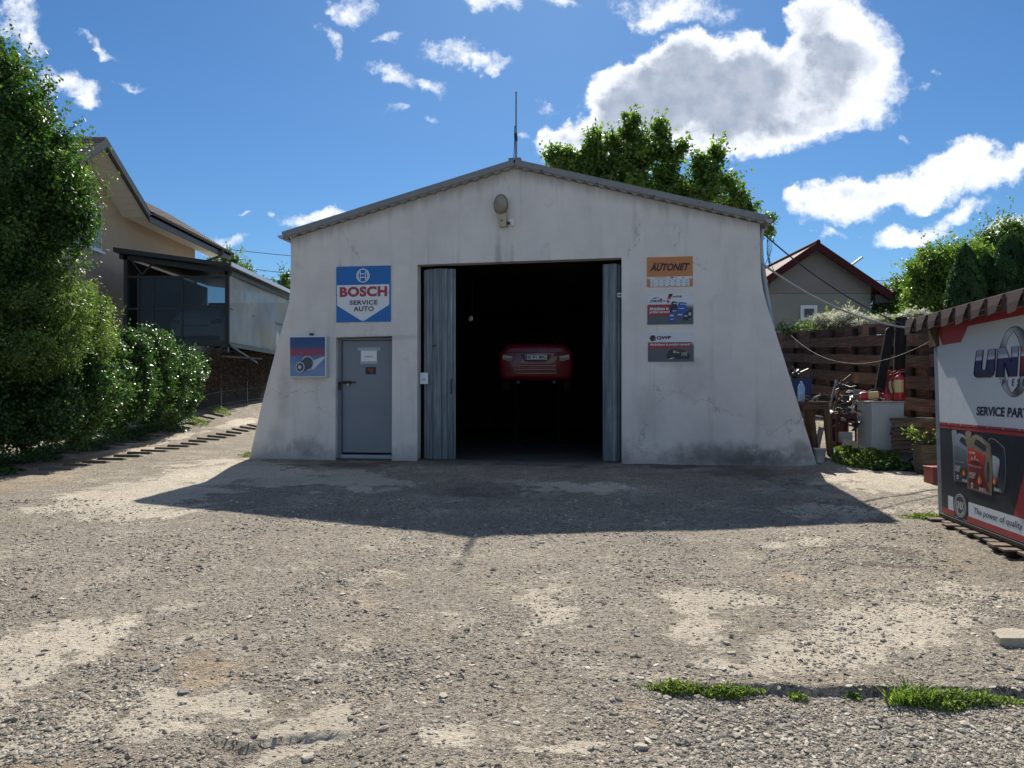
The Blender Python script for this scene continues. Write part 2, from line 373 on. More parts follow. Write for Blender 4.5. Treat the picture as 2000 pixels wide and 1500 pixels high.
# --- numpy noise
def vnoise(x, y, seed=0):
    r = np.random.RandomState(seed); g = r.rand(256, 256)
    xi = np.floor(x).astype(int); yi = np.floor(y).astype(int); fx = x-xi; fy = y-yi
    fx = fx*fx*(3-2*fx); fy = fy*fy*(3-2*fy); a = g[xi % 256, yi % 256]; b_ = g[(xi+1) % 256, yi % 256]
    c = g[xi % 256, (yi+1) % 256]; d = g[(xi+1) % 256, (yi+1) % 256]
    return (a*(1-fx)+b_*fx)*(1-fy)+(c*(1-fx)+d*fx)*fy
def fbm(x, y, oct_=4, seed=0):
    s = 0; a = .5
    for i in range(oct_): s = s+a*vnoise(x*2**i+17*i, y*2**i+31*i, seed+i); a *= .5
    return s
def sstep(x, a, b): t = np.clip((x-a)/(b-a), 0, 1); return t*t*(3-2*t)
def gbase(x, y):
    x = np.asarray(x, float); y = np.asarray(y, float)
    z = -0.027*np.clip(14-np.clip(y, -6, None), 0, None)
    r = np.interp(y, [13,15,18.75,21.8,24.6,30,40], [0,0,.14,.40,.80,1.08,1.2]); c = np.interp(x, [-10,-8,-5.6], [1,.42,0])
    r2 = np.interp(y, [13.5,15,25,40], [0,.33,.9,.9]); c2 = np.interp(x, [5.3,6.1], [0,1])
    return z+r*c+r2*c2
def gdetail(x, y):
    z = (fbm(x*.9, y*.9, 3, 3)-.45)*.035+(fbm(x*6, y*6, 3, 9)-.45)*.018+(fbm(x*15, y*15, 2, 19)-.38)*.016
    near = sstep(-np.abs(y-4), -9, -6)
    z = z*sstep(-y, -22, -12)
    # slab edge across the right foreground: the gravel on the near side lies lower
    ey = 4.17+.05*(fbm(x*3, y*0+.3, 3, 5)-.45)*2-.03*(x-1)
    z = z-.05*sstep(x, .55, 1.2)*sstep(ey-y, -.012, .02)*(1-.5*sstep(ey-y, .5, 1.6))
    # broken slab lip in the left foreground
    ey2 = 3.56+.10*(fbm(x*5+4, y*0, 3, 8)-.45)*2+.12*(x+1.0)
    z = z-.032*sstep(ey2-y, -.01, .02)*sstep(-np.abs(x+1.05), -.42, -.2)*(1-sstep(ey2-y, .3, .9))
    return z
def gz(x, y): return float(gbase(x, y)+gdetail(np.array([float(x)]), np.array([float(y)]))[0])
def nonuni(stops):
    out = []
    for (a, b_, st) in stops: out += list(np.arange(a, b_, st))
    out.append(stops[-1][1]); return np.array(out)
gx = nonuni([(-900,-60,120),(-60,-16,4),(-16,-6,.25),(-6,-3,.06),(-3,3.4,.03),(3.4,6,.06),(6,16,.25),(16,60,4),(60,900,120)])
gy = nonuni([(-60,0,6),(0,2,.5),(2,2.4,.05),(2.4,5,.018),(5,8,.05),(8,16,.1),(16,30,.4),(30,60,5),(60,1500,120)])
GX, GY = np.meshgrid(gx, gy); xf = GX.ravel(); yf = GY.ravel()
zf = gbase(xf, yf)+gdetail(xf, yf)
# worn patches, as places on the ground
def patch_field(lst):
    f = np.zeros_like(xf)
    sel = (yf > 1.5) & (yf < 40)
    ppx = 1000+1500*xf[sel]/yf[sel]; ppy = 772+1500*(CAMZ-gbase(xf[sel], yf[sel]))/yf[sel]
    X_, Y_ = xf[sel], yf[sel]; k_ = np.clip((ppy-772)/360, .15, 1.6)
    ppx = ppx+k_*((fbm(X_*1.1, Y_*1.1, 4, 71)-.46)*200+(fbm(X_*5, Y_*5, 3, 73)-.44)*90); ppy = ppy+k_*((fbm(X_*1.3+9, Y_*1.3, 4, 75)-.46)*75+(fbm(X_*6, Y_*6, 3, 77)-.44)*44)
    ero = np.clip((fbm(X_*2.6, Y_*2.6, 4, 79)-.27)*4.5, 0, 1)*.5+.66
    v = np.zeros(sel.sum())
    for cx, cy, rx, ry, tl, am in lst:
        c_, s_ = math.cos(R(tl)), math.sin(R(tl)); dx = ppx-cx; dy = ppy-cy
        u = (dx*c_+dy*s_)/rx; q_ = (-dx*s_+dy*c_)/ry; v = np.maximum(v, am*np.clip(1.35-np.sqrt(u*u+q_*q_)*.9, 0, 1))
    f[sel] = v*ero; return f
P_patch = patch_field([(640,935,150,17,2,1.2),(1130,952,120,9,2,1.0),(430,922,120,22,-5,1.0),(250,975,230,28,-8,1),(330,1000,120,14,-5,.8),(120,985,120,16,-12,.8),(100,1262,150,45,-14,1),(60,1330,110,40,-20,.9),
  (420,1362,130,36,-14,1),(590,1395,100,40,-16,1),(520,1440,120,18,-18,.9),(180,1400,90,34,-12,.8),(40,1460,70,40,0,.9),(620,1300,70,16,-10,.8),(660,1260,70,20,15,.7),(300,1345,70,24,-10,.8),(740,1120,90,16,-4,.55),
  (1100,1180,46,70,6,.62),(1400,1180,120,40,-4,.75),(1340,1220,60,50,0,.6),(1120,1450,90,14,0,.8),(940,1440,60,60,10,.75),(700,940,90,12,0,.9),(1700,1240,260,60,-4,.66),(1500,1290,240,36,0,.62),
  (1850,1170,160,40,0,.62),(1650,1000,140,18,3,.7),(1750,950,90,18,0,.85),(1700,930,120,16,0,.85),(210,880,60,5,-16,1.1),(300,868,110,5,-15,1.2),(470,825,50,6,-14,1.1),(400,920,80,10,0,.8),(1580,1060,120,20,0,.5),(900,1190,120,20,0,.4)])
P_sand = patch_field([(440,1290,100,22,-8,.9),(540,1272,60,16,-6,.7),(680,1155,60,12,-6,.8),(700,1170,40,8,0,.7),(160,1480,120,20,-8,.8),(720,1350,60,16,0,.6),(1290,1420,60,26,0,.55),(1240,1380,60,20,0,.5),(1580,1128,50,8,0,.8),(620,1060,100,16,0,.3),(180,895,200,8,-14,.8),
  (60,940,150,14,-8,.7),(1880,1100,120,30,0,.5),(860,1240,70,14,0,.5),(1960,1300,60,50,0,.4)])
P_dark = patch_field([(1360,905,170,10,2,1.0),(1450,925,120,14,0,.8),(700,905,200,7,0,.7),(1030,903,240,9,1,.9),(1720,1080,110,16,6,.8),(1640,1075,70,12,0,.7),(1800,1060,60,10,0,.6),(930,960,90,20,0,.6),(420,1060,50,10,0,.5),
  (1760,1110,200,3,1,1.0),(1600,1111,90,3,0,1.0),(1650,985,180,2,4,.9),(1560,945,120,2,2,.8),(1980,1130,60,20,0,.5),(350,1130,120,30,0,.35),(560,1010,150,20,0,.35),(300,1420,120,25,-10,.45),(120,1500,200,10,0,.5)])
nxg, nyg = len(gx), len(gy)
idx = np.arange(nxg*nyg).reshape(nyg, nxg)
quads = np.stack([idx[:-1,:-1], idx[:-1,1:], idx[1:,1:], idx[1:,:-1]], -1).reshape(-1, 4)
def np_mesh(name, verts, faces, mat_, parent=None, smooth=False, attrs=None, face_attrs=None):
    me = bpy.data.meshes.new(name); verts = np.asarray(verts, np.float32); faces = np.asarray(faces, np.int32)
    nf, k = faces.shape
    me.vertices.add(len(verts)); me.vertices.foreach_set('co', verts.ravel())
    me.loops.add(nf*k); me.loops.foreach_set('vertex_index', faces.ravel())
    me.polygons.add(nf); me.polygons.foreach_set('loop_start', np.arange(0, nf*k, k, dtype=np.int32))
    me.polygons.foreach_set('loop_total', np.full(nf, k, np.int32))
    me.polygons.foreach_set('use_smooth', np.full(nf, smooth))
    me.update(calc_edges=True)
    for k_, v in (attrs or {}).items():
        a = me.attributes.new(k_, 'FLOAT', 'POINT'); a.data.foreach_set('value', np.asarray(v, np.float32))
    for k_, v in (face_attrs or {}).items():
        a = me.attributes.new(k_, 'FLOAT', 'FACE'); a.data.foreach_set('value', np.asarray(v, np.float32))
    me.materials.append(mat_); o = bpy.data.objects.new(name, me); COL.objects.link(o)
    if parent is not None: o.parent = parent
    return o
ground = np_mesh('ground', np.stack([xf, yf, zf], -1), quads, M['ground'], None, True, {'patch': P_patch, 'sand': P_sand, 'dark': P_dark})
tag(ground, 'worn yard of exposed aggregate concrete and gravel in front of the garage', kind='structure')

# loose pebbles, denser towards the street and below the slab edge
rs = np.random.RandomState(4)
def pebbles():
    N = 330000
    yy = 2.35+(rs.rand(N)**1.7)*8.0; xx = (rs.rand(N)-.5)*2*(yy*.70+.3)
    low = (yy < 4.15) & (xx > .7)
    dens = fbm(xx*1.4, yy*1.4, 4, 21); dens2 = fbm(xx*5, yy*5, 3, 31)
    prob = np.clip((dens-.30)*2.6, .12, 1)*np.clip((dens2-.15)*2.2, .25, 1)*.62
    prob[low] = np.clip(.55+(dens[low]-.35)*2.2, .35, .9)
    ppx = 1000+1500*xx/yy; ppy = 772+1500*(CAMZ-gbase(xx, yy))/yy
    for cx, cy, rx, ry in [(420,1362,130,36),(590,1400,100,36),(100,1262,150,40),(60,1330,100,36),(440,1290,90,20),(640,935,150,20)]:
        prob[((ppx-cx)/rx)**2+((ppy-cy)/ry)**2 < 1] *= .12
    prob[((ppx > 1840) & (ppy < 1090))] = 0
    k = rs.rand(N) < prob; xx = xx[k]; yy = yy[k]; low = low[k]; n = len(xx)
    size = .0032+.0032*rs.exponential(1, n); size = np.where(low, size*1.0, size); size = np.clip(size, .0028, .021)
    big = rs.rand(n) < .004; size[big] *= 1.4
    size = np.minimum(size*(.85+.05*yy), .022)
    zz = gbase(xx, yy)+gdetail(xx, yy)
    # 10-vertex irregular flattened pebble
    base = [(0,0,1)]+[(math.cos(a), math.sin(a), .35) for a in np.arange(5)*2*math.pi/5]+[(math.cos(a)*.95, math.sin(a)*.95, -.5) for a in np.arange(5)*2*math.pi/5+.6]
    base = np.array(base); nb = len(base)
    fc = [(0,1+i,1+(i+1)%5) for i in range(5)]
    for i in range(5): fc += [(1+i,6+i,1+(i+1)%5), (1+(i+1)%5,6+i,6+(i+1)%5)]
    fc = np.array(fc)
    V = base[None]*(1+.28*(rs.rand(n, nb, 1)-.5)*2)
    sc3 = np.stack([size*(.8+.7*rs.rand(n)), size*(.6+.4*rs.rand(n)), size*(.32+.40*rs.rand(n))], -1)
    V = V*sc3[:, None, :]
    a = rs.rand(n)*6.283; ca, sa = np.cos(a)[:, None], np.sin(a)[:, None]
    tx = (rs.rand(n, 1)-.5)*.7
    x_ = V[..., 0]*ca-V[..., 1]*sa; y_ = V[..., 0]*sa+V[..., 1]*ca; z_ = V[..., 2]+x_*tx
    V = np.stack([x_+xx[:, None], y_+yy[:, None], z_+(zz+sc3[:, 2]*.25)[:, None]], -1).reshape(-1, 3)
    F = (fc[None]+(np.arange(n)*nb)[:, None, None]).reshape(-1, 3)
    tint = np.repeat(rs.rand(n), len(fc))
    o = np_mesh('gravel', V, F, M['pebble'], None, False, None, {'tint': tint})
    tag(o, 'loose grey and tan pebbles scattered over the yard towards the street', 'gravel', kind='stuff')
    return n
NPEB = pebbles()
# ================================================================== GARAGE
def blob(t, x, z, cx, cz, rx, rz_, soft, n):
    dx = t.math('DIVIDE', t.math('SUBTRACT', x, cx), rx); dz = t.math('DIVIDE', t.math('SUBTRACT', z, cz), rz_)
    d = t.math('SQRT', t.math('ADD', t.math('MULTIPLY', dx, dx), t.math('MULTIPLY', dz, dz)))
    d = t.math('ADD', d, t.math('MULTIPLY_ADD', n, 1.2, -0.6))
    return t.step(d, 1.0, 1.0-soft)
def stucco():
    m, t, b, o = mat('painted_stucco'); co = t.node('ShaderNodeTexCoord').outputs['Object']
    x, y, z = t.sep(co)
    n1 = t.noise(co, 0.9, 8, 0.65); n2 = t.noise(co, 5, 7, 0.7); n3 = t.noise(co, 70, 4, 0.6)
    c = t.mix(t.step(n1, 0.35, 0.7), (.72,.685,.655), (.62,.59,.565))
    st = t.noise(t.vmath('MULTIPLY', co, (5.0, 5.0, .45)), 1.0, 6, 0.65)
    c = t.mix(t.math('MULTIPLY', t.step(st, 0.52, 0.75), 0.35), c, (.36,.345,.33))
    # dirt with places of its own: base splash, tyre-black corner, drips below the lamp and under the roof edge
    base = t.math('MULTIPLY', t.step(t.math('ADD', z, t.math('MULTIPLY_ADD', n2, .7, -.35)), .42, .0), .55)
    c = t.mix(base, c, (.22,.215,.21))
    for cx, cz, rx, rz_, am in [(3.9,.18,1.35,.36,.6),(4.6,.1,.9,.22,.5),(3.1,1.95,.65,.18,.35),(3.3,1.5,.6,.5,.22),(2.6,1.0,.5,.7,.2),(-.32,3.95,.10,.75,.5),(-.05,3.9,.06,.5,.3),(-3.55,3.75,.05,.4,.4),
        (-4.3,.25,.5,.3,.35),(-3.4,1.35,.5,.22,.25),(2.3,4.6,.07,.7,.25),(-4.75,1.3,.22,.8,.3),(1.9,.25,.5,.4,.35),(-2.7,2.45,1.2,.09,.3),(5.3,.3,.3,.3,.5),(-4.9,.5,.25,.4,.3)]:
        c = t.mix(t.math('MULTIPLY', blob(t, x, z, cx, cz, rx, rz_, .8, n2), am), c, (.085,.08,.078) if cz < .4 else (.25,.23,.22))
    edge = t.math('ADD', z, t.math('MULTIPLY', t.math('ABSOLUTE', t.math('SUBTRACT', x, .05)), .268))
    ed = t.step(t.math('ADD', edge, t.math('MULTIPLY_ADD', st, .5, -.25)), 5.42, 5.72)
    c = t.mix(t.math('MULTIPLY', ed, .5), c, (.25,.235,.225))
    crk = t.node('ShaderNodeTexVoronoi'); crk.feature = 'DISTANCE_TO_EDGE'; crk.inputs['Scale'].default_value = .55; t.put(crk.inputs['Vector'], t.vmath('ADD', co, t.vmath('SCALE', t.noise(co, 2.2, 6, .7, out=1), .9)))
    crm = t.math('MULTIPLY', t.step(crk.outputs[0], .006, .0015), t.step(t.noise(co, .6, 3), .48, .62)); c = t.mix(t.math('MULTIPLY', crm, .65), c, (.17,.16,.15))
    fine_s = t.math('MULTIPLY', t.step(t.noise(t.vmath('MULTIPLY', co, (26., 26., 1.1)), 1.0, 5, .7), .60, .78), t.step(t.noise(co, 1.1, 4), .42, .65)); c = t.mix(t.math('MULTIPLY', fine_s, .3), c, (.26,.245,.23))
    chips = t.math('GREATER_THAN', t.noise(co, 17, 5, 0.65), 0.735)
    c = t.mix(t.math('MULTIPLY', chips, .4), c, (.2,.19,.185))
    t.put(b.inputs['Base Color'], c); b.inputs['Roughness'].default_value = .88; b.inputs['Specular IOR Level'].default_value = .25
    h = t.math('ADD', t.math('MULTIPLY', n3, .25), t.math('ADD', t.math('MULTIPLY', n2, .5), t.math('MULTIPLY', n1, 1.6)))
    t.put(b.inputs['Normal'], t.bump(h, .5, .02)); return m
M['stucco'] = stucco()
M['galv'] = simple('galvanised_sheet', (.34,.37,.39), .48, .75, .18, 5, .15, 30, dirt=(.12,.13,.14), dirt_amt=.4)
M['grey_flash'] = simple('grey_painted_flashing', (.21,.215,.225), .5, .0, .12, 4, .1, 20, dirt=(.12,.115,.11), dirt_amt=.3)
M['corrugated'] = simple('weathered_corrugated_sheet', (.30,.29,.28), .8, 0, .2, 4, .3, 40)
M['dark_inside'] = simple('darkened_interior_wall', (.040,.042,.046), .9, 0, .3, 2, .2, 20, .2)  # near-black wall colour stands in for the unlit interior
M['black'] = simple('black_metal', (.02,.02,.022), .5, 0, .2, 8)
M['white_plastic'] = simple('white_plastic', (.72,.72,.70), .45, 0, .06, 8)
M['door_paint'] = None
def doorpaint():
    m, t, b, o = mat('grey_door_paint'); co = t.node('ShaderNodeTexCoord').outputs['Object']; x, y, z = t.sep(co)
    n1 = t.noise(co, 1.6, 7, .65); n2 = t.noise(co, 9, 7, .7)
    c = t.mix(n1, (.15,.168,.20), (.215,.235,.27))
    for cx, cz, rx, rz_, am in [(-3.27,1.52,.24,.13,.85),(-3.37,1.2,.12,.5,.6),(-3.0,1.45,.2,.08,.35),(-3.4,.55,.1,.6,.35),(-2.85,.1,.7,.12,.5),(-2.72,1.18,.015,.25,.3)]:
        c = t.mix(t.math('MULTIPLY', blob(t, x, z, cx, cz, rx, rz_, .8, n2), am), c, (.035,.035,.037))
    c = t.mix(t.math('MULTIPLY', t.step(t.noise(co, 22, 4, .7), .68, .74), .5), c, (.09,.08,.075))
    t.put(b.inputs['Base Color'], c); b.inputs['Roughness'].default_value = .5
    t.put(b.inputs['Normal'], t.bump(n1, .4, .02)); return m
M['door_paint'] = doorpaint()

garage = GF.root('garage', label='white stucco workshop with flared side walls, low gable roof and wide open doorway', cat='garage')
G = lambda px, py, off=0: GF.pix(px, py, off)
def curve(pts): return [G(*p) for p in pts]
Lc = curve([(487,897),(509,800),(522,748),(536,695),(547,655),(558,615),(564,592),(567,568),(568,520)])
Rc = curve([(1485,500),(1486,535),(1490,565),(1500,603),(1517,655),(1535,712),(1553,770),(1576,845),(1597,914)])
eL = G(568, 466); eR = G(1484, 437); pk = G(1005, 328)
dL0 = (G(655,885)[0], 0); d1 = [(G(655,885)[0], 0.0), (G(656,658)[0], G(656,659)[1]), (G(766,657)[0], G(766,656)[1]), (G(765,885)[0], 0.0)]
ox0, ox1 = G(815,700)[0], G(1214,700)[0]; oz0, oz1 = G(815,517)[1], G(1213,503)[1]
zb = -.12
outline = [(Lc[0][0]-.01, zb)]+Lc+[eL, pk, eR]+Rc+[(Rc[-1][0], zb)]
bottom = [(ox1, zb), (ox1, oz1), (ox0, oz0), (ox0, zb), (d1[3][0], zb), d1[2], d1[1], (d1[0][0], zb)]
fw = MB().prism(outline+bottom, 0.0, 0.26).build('front_wall', M['stucco'], garage)
# side walls carry the same flared profile back; inner skin kept apart from the outer one
def side(pr, sgn):
    mb = MB(); y0, y1, t_ = .262, 15.0, .24
    n = len(pr); vs = []
    for (u, z) in pr: vs += [(u-.004*sgn, y0, z), (u-.004*sgn, y1, z), (u-t_*sgn, y0, z), (u-t_*sgn, y1, z)]
    fs = []
    for i in range(n-1):
        a, b_ = 4*i, 4*(i+1); fs += [(a, a+1, b_+1, b_), (a+2, b_+2, b_+3, a+3), (a, b_, b_+2, a+2), (a+1, a+3, b_+3, b_+1)]
    fs += [(0,2,3,1), (4*n-4, 4*n-3, 4*n-1, 4*n-2)]
    mb.add(vs, fs); return mb
side([(Lc[0][0], zb)]+Lc+[eL], -1).build('side_wall', M['stucco'], garage)
side([(Rc[-1][0], zb)]+Rc[::-1]+[eR], 1).build('side_wall', M['stucco'], garage)
MB().prism([(eL[0], zb), (eL[0], eL[1]), pk, (eR[0], eR[1]), (eR[0], zb)], 14.7, 14.95).build('back_wall', M['stucco'], garage)
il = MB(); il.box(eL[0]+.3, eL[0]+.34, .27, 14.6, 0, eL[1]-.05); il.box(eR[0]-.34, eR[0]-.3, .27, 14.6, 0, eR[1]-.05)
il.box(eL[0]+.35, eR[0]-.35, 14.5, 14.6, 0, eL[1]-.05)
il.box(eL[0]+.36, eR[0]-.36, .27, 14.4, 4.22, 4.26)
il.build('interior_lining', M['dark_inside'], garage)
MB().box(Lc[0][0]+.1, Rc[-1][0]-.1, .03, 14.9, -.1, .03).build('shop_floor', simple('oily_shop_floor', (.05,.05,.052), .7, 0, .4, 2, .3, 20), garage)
# roof sheets with waves, gable flashing
def roof(a, b_, name='roof_sheet'):
    n = 110; vs = []; fs = []
    for i in range(n+1):
        f = i/n; u = a[0]+(b_[0]-a[0])*f; z = a[1]+(b_[1]-a[1])*f
        L = math.hypot(b_[0]-a[0], b_[1]-a[1])*f; wv_ = .028*math.cos(2*math.pi*L/.215)
        for dy in (-.09, 15.2): vs += [(u, dy, z+.06+wv_), (u, dy, z+.045+wv_)]
    for i in range(n): a_ = 4*i; c_ = 4*(i+1); fs += [(a_, a_+2, c_+2, c_), (a_+1, c_+1, c_+3, a_+3), (a_, c_, c_+1, a_+1), (a_+2, a_+3, c_+3, c_+2)]
    MB().add(vs, fs, True).build(name, M['corrugated'], garage)
tl = G(553, 463, .12); tr = G(1499, 432, .12); tp = G(1005, 322, .12)
tl = (tl[0], tl[1]-.0)
roof((tl[0]+.03, tl[1]-.03), (tp[0], tp[1]-.03)); roof((tp[0], tp[1]-.03), (tr[0]-.03, tr[1]-.03))
def flash(a, b_, h):
    mb = MB(); a = Vector((a[0], 0, a[1])); b2 = Vector((b_[0], 0, b_[1])); d = (b2-a).normalized()
    nrm = Vector((-d.z, 0, d.x)); nrm = nrm if nrm.z > 0 else -nrm
    P = [a-nrm*.01, b2-nrm*.01, b2+nrm*h, a+nrm*h]
    mb.prism([(p.x, p.z) for p in P], -.14, -.115)
    Q = [a+nrm*(h-.012), b2+nrm*(h-.012), b2+nrm*(h+.006), a+nrm*(h+.006)]
    mb.prism([(p.x, p.z) for p in Q], -.113, .16)
    return mb
nseg = 3
for s0, s1 in ((tl, tp), (tp, tr)):
    for i in range(nseg):
        f0, f1 = i/nseg, (i+1)/nseg+(.004 if i < nseg-1 else 0)
        a = (s0[0]+(s1[0]-s0[0])*f0, s0[1]+(s1[1]-s0[1])*f0); b_ = (s0[0]+(s1[0]-s0[0])*f1, s0[1]+(s1[1]-s0[1])*f1)
        o_ = flash(a, b_, .105).build('gable_flashing', M['grey_flash'], garage)
        o_.location.y = -.004*(i % 2)
for s0, s1 in ((tl, tp), (tp, tr)):
    dx_, dz_ = s1[0]-s0[0], s1[1]-s0[1]; L = math.hypot(dx_, dz_); n = int(L/.027); top = []; bot = []
    for i in range(n+1):
        f = i/n; u = s0[0]+dx_*f; z = s0[1]+dz_*f; top.append((u, z+.02)); bot.append((u, z-.012-.038*(.5+.5*math.cos(2*math.pi*L*f/.215))))
    vs = [(p[0], -.108, p[1]) for p in top]+[(p[0], -.108, p[1]) for p in bot]+[(p[0], -.002, p[1]) for p in bot]; m_ = n+1
    fs = [(i, i+m_, i+m_+1, i+1) for i in range(n)]+[(i+m_, i+2*m_, i+2*m_+1, i+m_+1) for i in range(n)]
    MB().add(vs, fs).build('corrugated_edge', M['corrugated'], garage)
for px, py in [(1058,333),(1166,358),(1277,383),(1391,409)]:
    u, z = G(px, py, .14); MB().lathe([(.016,0),(.016,.008),(.008,.014)], (u, -.145, z), 8, (0,-1,0)).build('screw', M['black'], garage)
# gutters at both eaves
for (e, sg) in ((tl, -1), (tr, 1)):
    vs = []; fs = []; N_ = 8
    for i in range(N_+1):
        a = math.pi*i/N_; u = e[0]+sg*.03+.07*math.cos(a); z = e[1]+.03-.07*math.sin(a)
        vs += [(u, -.16, z), (u, 15.2, z)]
    for i in range(N_): fs.append((2*i, 2*i+1, 2*i+3, 2*i+2))
    vs.append((e[0]+sg*.03, -.16, e[1]+.03)); cap = [tuple(list(range(0, 2*N_+2, 2)))]
    MB().add(vs, fs, True).add([vs[2*i] for i in range(N_+1)], [tuple(range(N_+1))]).build('gutter', M['galv'], garage)
# downpipe along the flared right wall
P = [G(1490,440), G(1487,468), G(1489,500), G(1496,548), G(1505,600), G(1512,640)]
dp = [(p[0]+.035, .35, p[1]) for p in P]
MB().tube(dp, .05, 10).build('downpipe', M['galv'], garage)
MB().tube([(dp[3][0]-.004,.35,dp[3][2]+.06),(dp[3][0]+.004,.35,dp[3][2]-.0)], .058, 10).build('pipe_collar', M['galv'], garage)
# reveal liners at the wide opening (painted concrete lintel face comes from the wall itself)
# folding doors: ribbed galvanised leaves, folded against both jambs
def leaf(u0, y0, u1, y1, z0, z1, rib=.085, name='door_leaf'):
    mb = MB(); L = math.hypot(u1-u0, y1-y0); n = max(3, int(L/rib)*4); vs = []; fs = []
    tx, ty = (u1-u0)/L, (y1-y0)/L
    for i in range(n+1):
        s_ = L*i/n; k = i % 4; off = .028 if k in (1, 2) else 0.0
        for z in (z0, z1): vs.append((u0+tx*s_+ty*off, y0+ty*s_-tx*off, z))
    for i in range(n): fs.append((2*i, 2*i+2, 2*i+3, 2*i+1))
    b_ = len(vs)
    mb.add(vs, fs)
    mb.add([(v[0]-ty*.03, v[1]+tx*.03, v[2]) for v in vs], [tuple(reversed(f)) for f in fs])
    mb.beam((u0-ty*.012, y0+tx*.012, z0), (u0-ty*.012, y0+tx*.012, z1), .034, .034); mb.beam((u1-ty*.012, y1+tx*.012, z0), (u1-ty*.012, y1+tx*.012, z1), .034, .034)
    return mb.build(name, M['galv_door'], None)
def galvdoor():
    m, t, b, o = mat('dull_galvanised_door'); co = t.node('ShaderNodeTexCoord').outputs['Object']; x, y, z = t.sep(co)
    s_ = t.noise(t.vmath('MULTIPLY', co, (16, 16, .7)), 1.0, 6, .7); n = t.noise(co, 2.5, 6, .6)
    c = t.ramp(s_, [(.3, (.07,.088,.105)), (.5, (.18,.21,.235)), (.66, (.30,.34,.36)), (.74, (.52,.55,.56))])
    c = t.mix(t.math('MULTIPLY', t.step(n, .5, .7), .4), c, (.12,.14,.16))
    c = t.mix(t.math('MULTIPLY', t.step(z, .7, .0), .45), c, (.10,.12,.14))
    t.put(b.inputs['Base Color'], c); b.inputs['Metallic'].default_value = .35; b.inputs['Roughness'].default_value = .55
    return m
M['galv_door'] = galvdoor()
zt = oz0-.03
fdoor = GF.root('folding_door', ox0, .28, 0, label='ribbed grey metal folding door with black pull handle folded back at the left jamb', cat='door', group='ribbed folding doors of the garage')
zL1 = G(850, 521)[1]-.02
for (a, ya, b_, yb) in [(G(820,700)[0]+.01, .30, G(820,700)[0]+.16, .17), (G(820,700)[0]+.165, .165, G(850,700)[0]+.03, .12), (G(850,700)[0]+.035, .12, G(884,700)[0], .20)]:
    o_ = leaf(a, ya, b_, yb, .035, zL1); o_.parent = fdoor; o_.matrix_parent_inverse = Matrix.Identity(4); o_.location = (-ox0, -.28, 0)
hm = MB().tube([(0,0,0),(0,-.05,0),(0,-.05,.27),(0,0,.27)], .012, 8)
h_ = hm.build('handle', M['black'], fdoor); h_.location = (G(879,700)[0]-ox0, .15-.28, G(879,768)[1])
hk = MB().tube([(0,0,0),(0,-.03,0),(0,-.03,.035),(.06,-.03,.035),(.06,-.03,.0)], .01, 6).build('hook', M['black'], fdoor); hk.location = (G(843,677)[0]-ox0, .13-.28, G(843,677)[1])
fdoor2 = GF.root('folding_door', ox1, .28, 0, label='narrow ribbed grey metal folding door folded back at the right jamb', cat='door', group='ribbed folding doors of the garage')
for (a, ya, b_, yb) in [(G(1178,700)[0], .20, G(1197,700)[0]+.02, .12), (G(1197,700)[0]+.03, .13, G(1212,700)[0]-.0, .28)]:
    o_ = leaf(a, ya, b_, yb, .035, G(1195,511)[1]-.02); o_.parent = fdoor2; o_.location = (-ox1, -.28, 0)
# small steel side door
sdoor = GF.root('steel_door', d1[0][0], .16, 0, label='grey painted steel side door with sliding bolt and oily hand marks', cat='door')
org = (d1[0][0], .16, 0)
MB().box(d1[0][0]+.09, d1[3][0]-.02, .16, .20, .14, d1[1][1]-.06).build('door_panel', M['door_paint'], sdoor, org, .004)
fr = MB(); fr.box(d1[0][0]+.005, d1[0][0]+.075, .13, .24, .0, d1[1][1]-.004); fr.box(d1[0][0]+.08, d1[3][0]-.005, .14, .24, d1[1][1]-.05, d1[1][1]-.004)
fr.build('door_frame', M['door_paint'], sdoor, org, .003)
MB().box(d1[0][0]+.08, d1[3][0]-.01, .10, .25, -.02, .10).build('threshold', simple('threshold_steel', (.30,.33,.36), .5, .3, .15, 6), sdoor, org, .004)
bz = G(675,748)[1]; bu = G(657,748)[0]
bo = MB().tube([(bu+.0,.10,bz+.01),(bu+.36,.12,bz+.02)], .012, 8); bo.box(bu-.0, bu+.05, .10, .155, bz-.14, bz+.03); bo.box(bu+.09, bu+.26, .14, .157, bz-.015, bz+.045)
bo.build('bolt', M['black'], sdoor, org)
pl = MB().box(bu+.185, bu+.225, .10, .13, bz-.055, bz-.015); pl.tube([(bu+.192,.115,bz-.015),(bu+.192,.115,bz+.01),(bu+.218,.115,bz+.01),(bu+.218,.115,bz-.015)], .004, 6)
pl.build('padlock', simple('brass', (.45,.35,.15), .4, .8, .1, 10), sdoor, org)
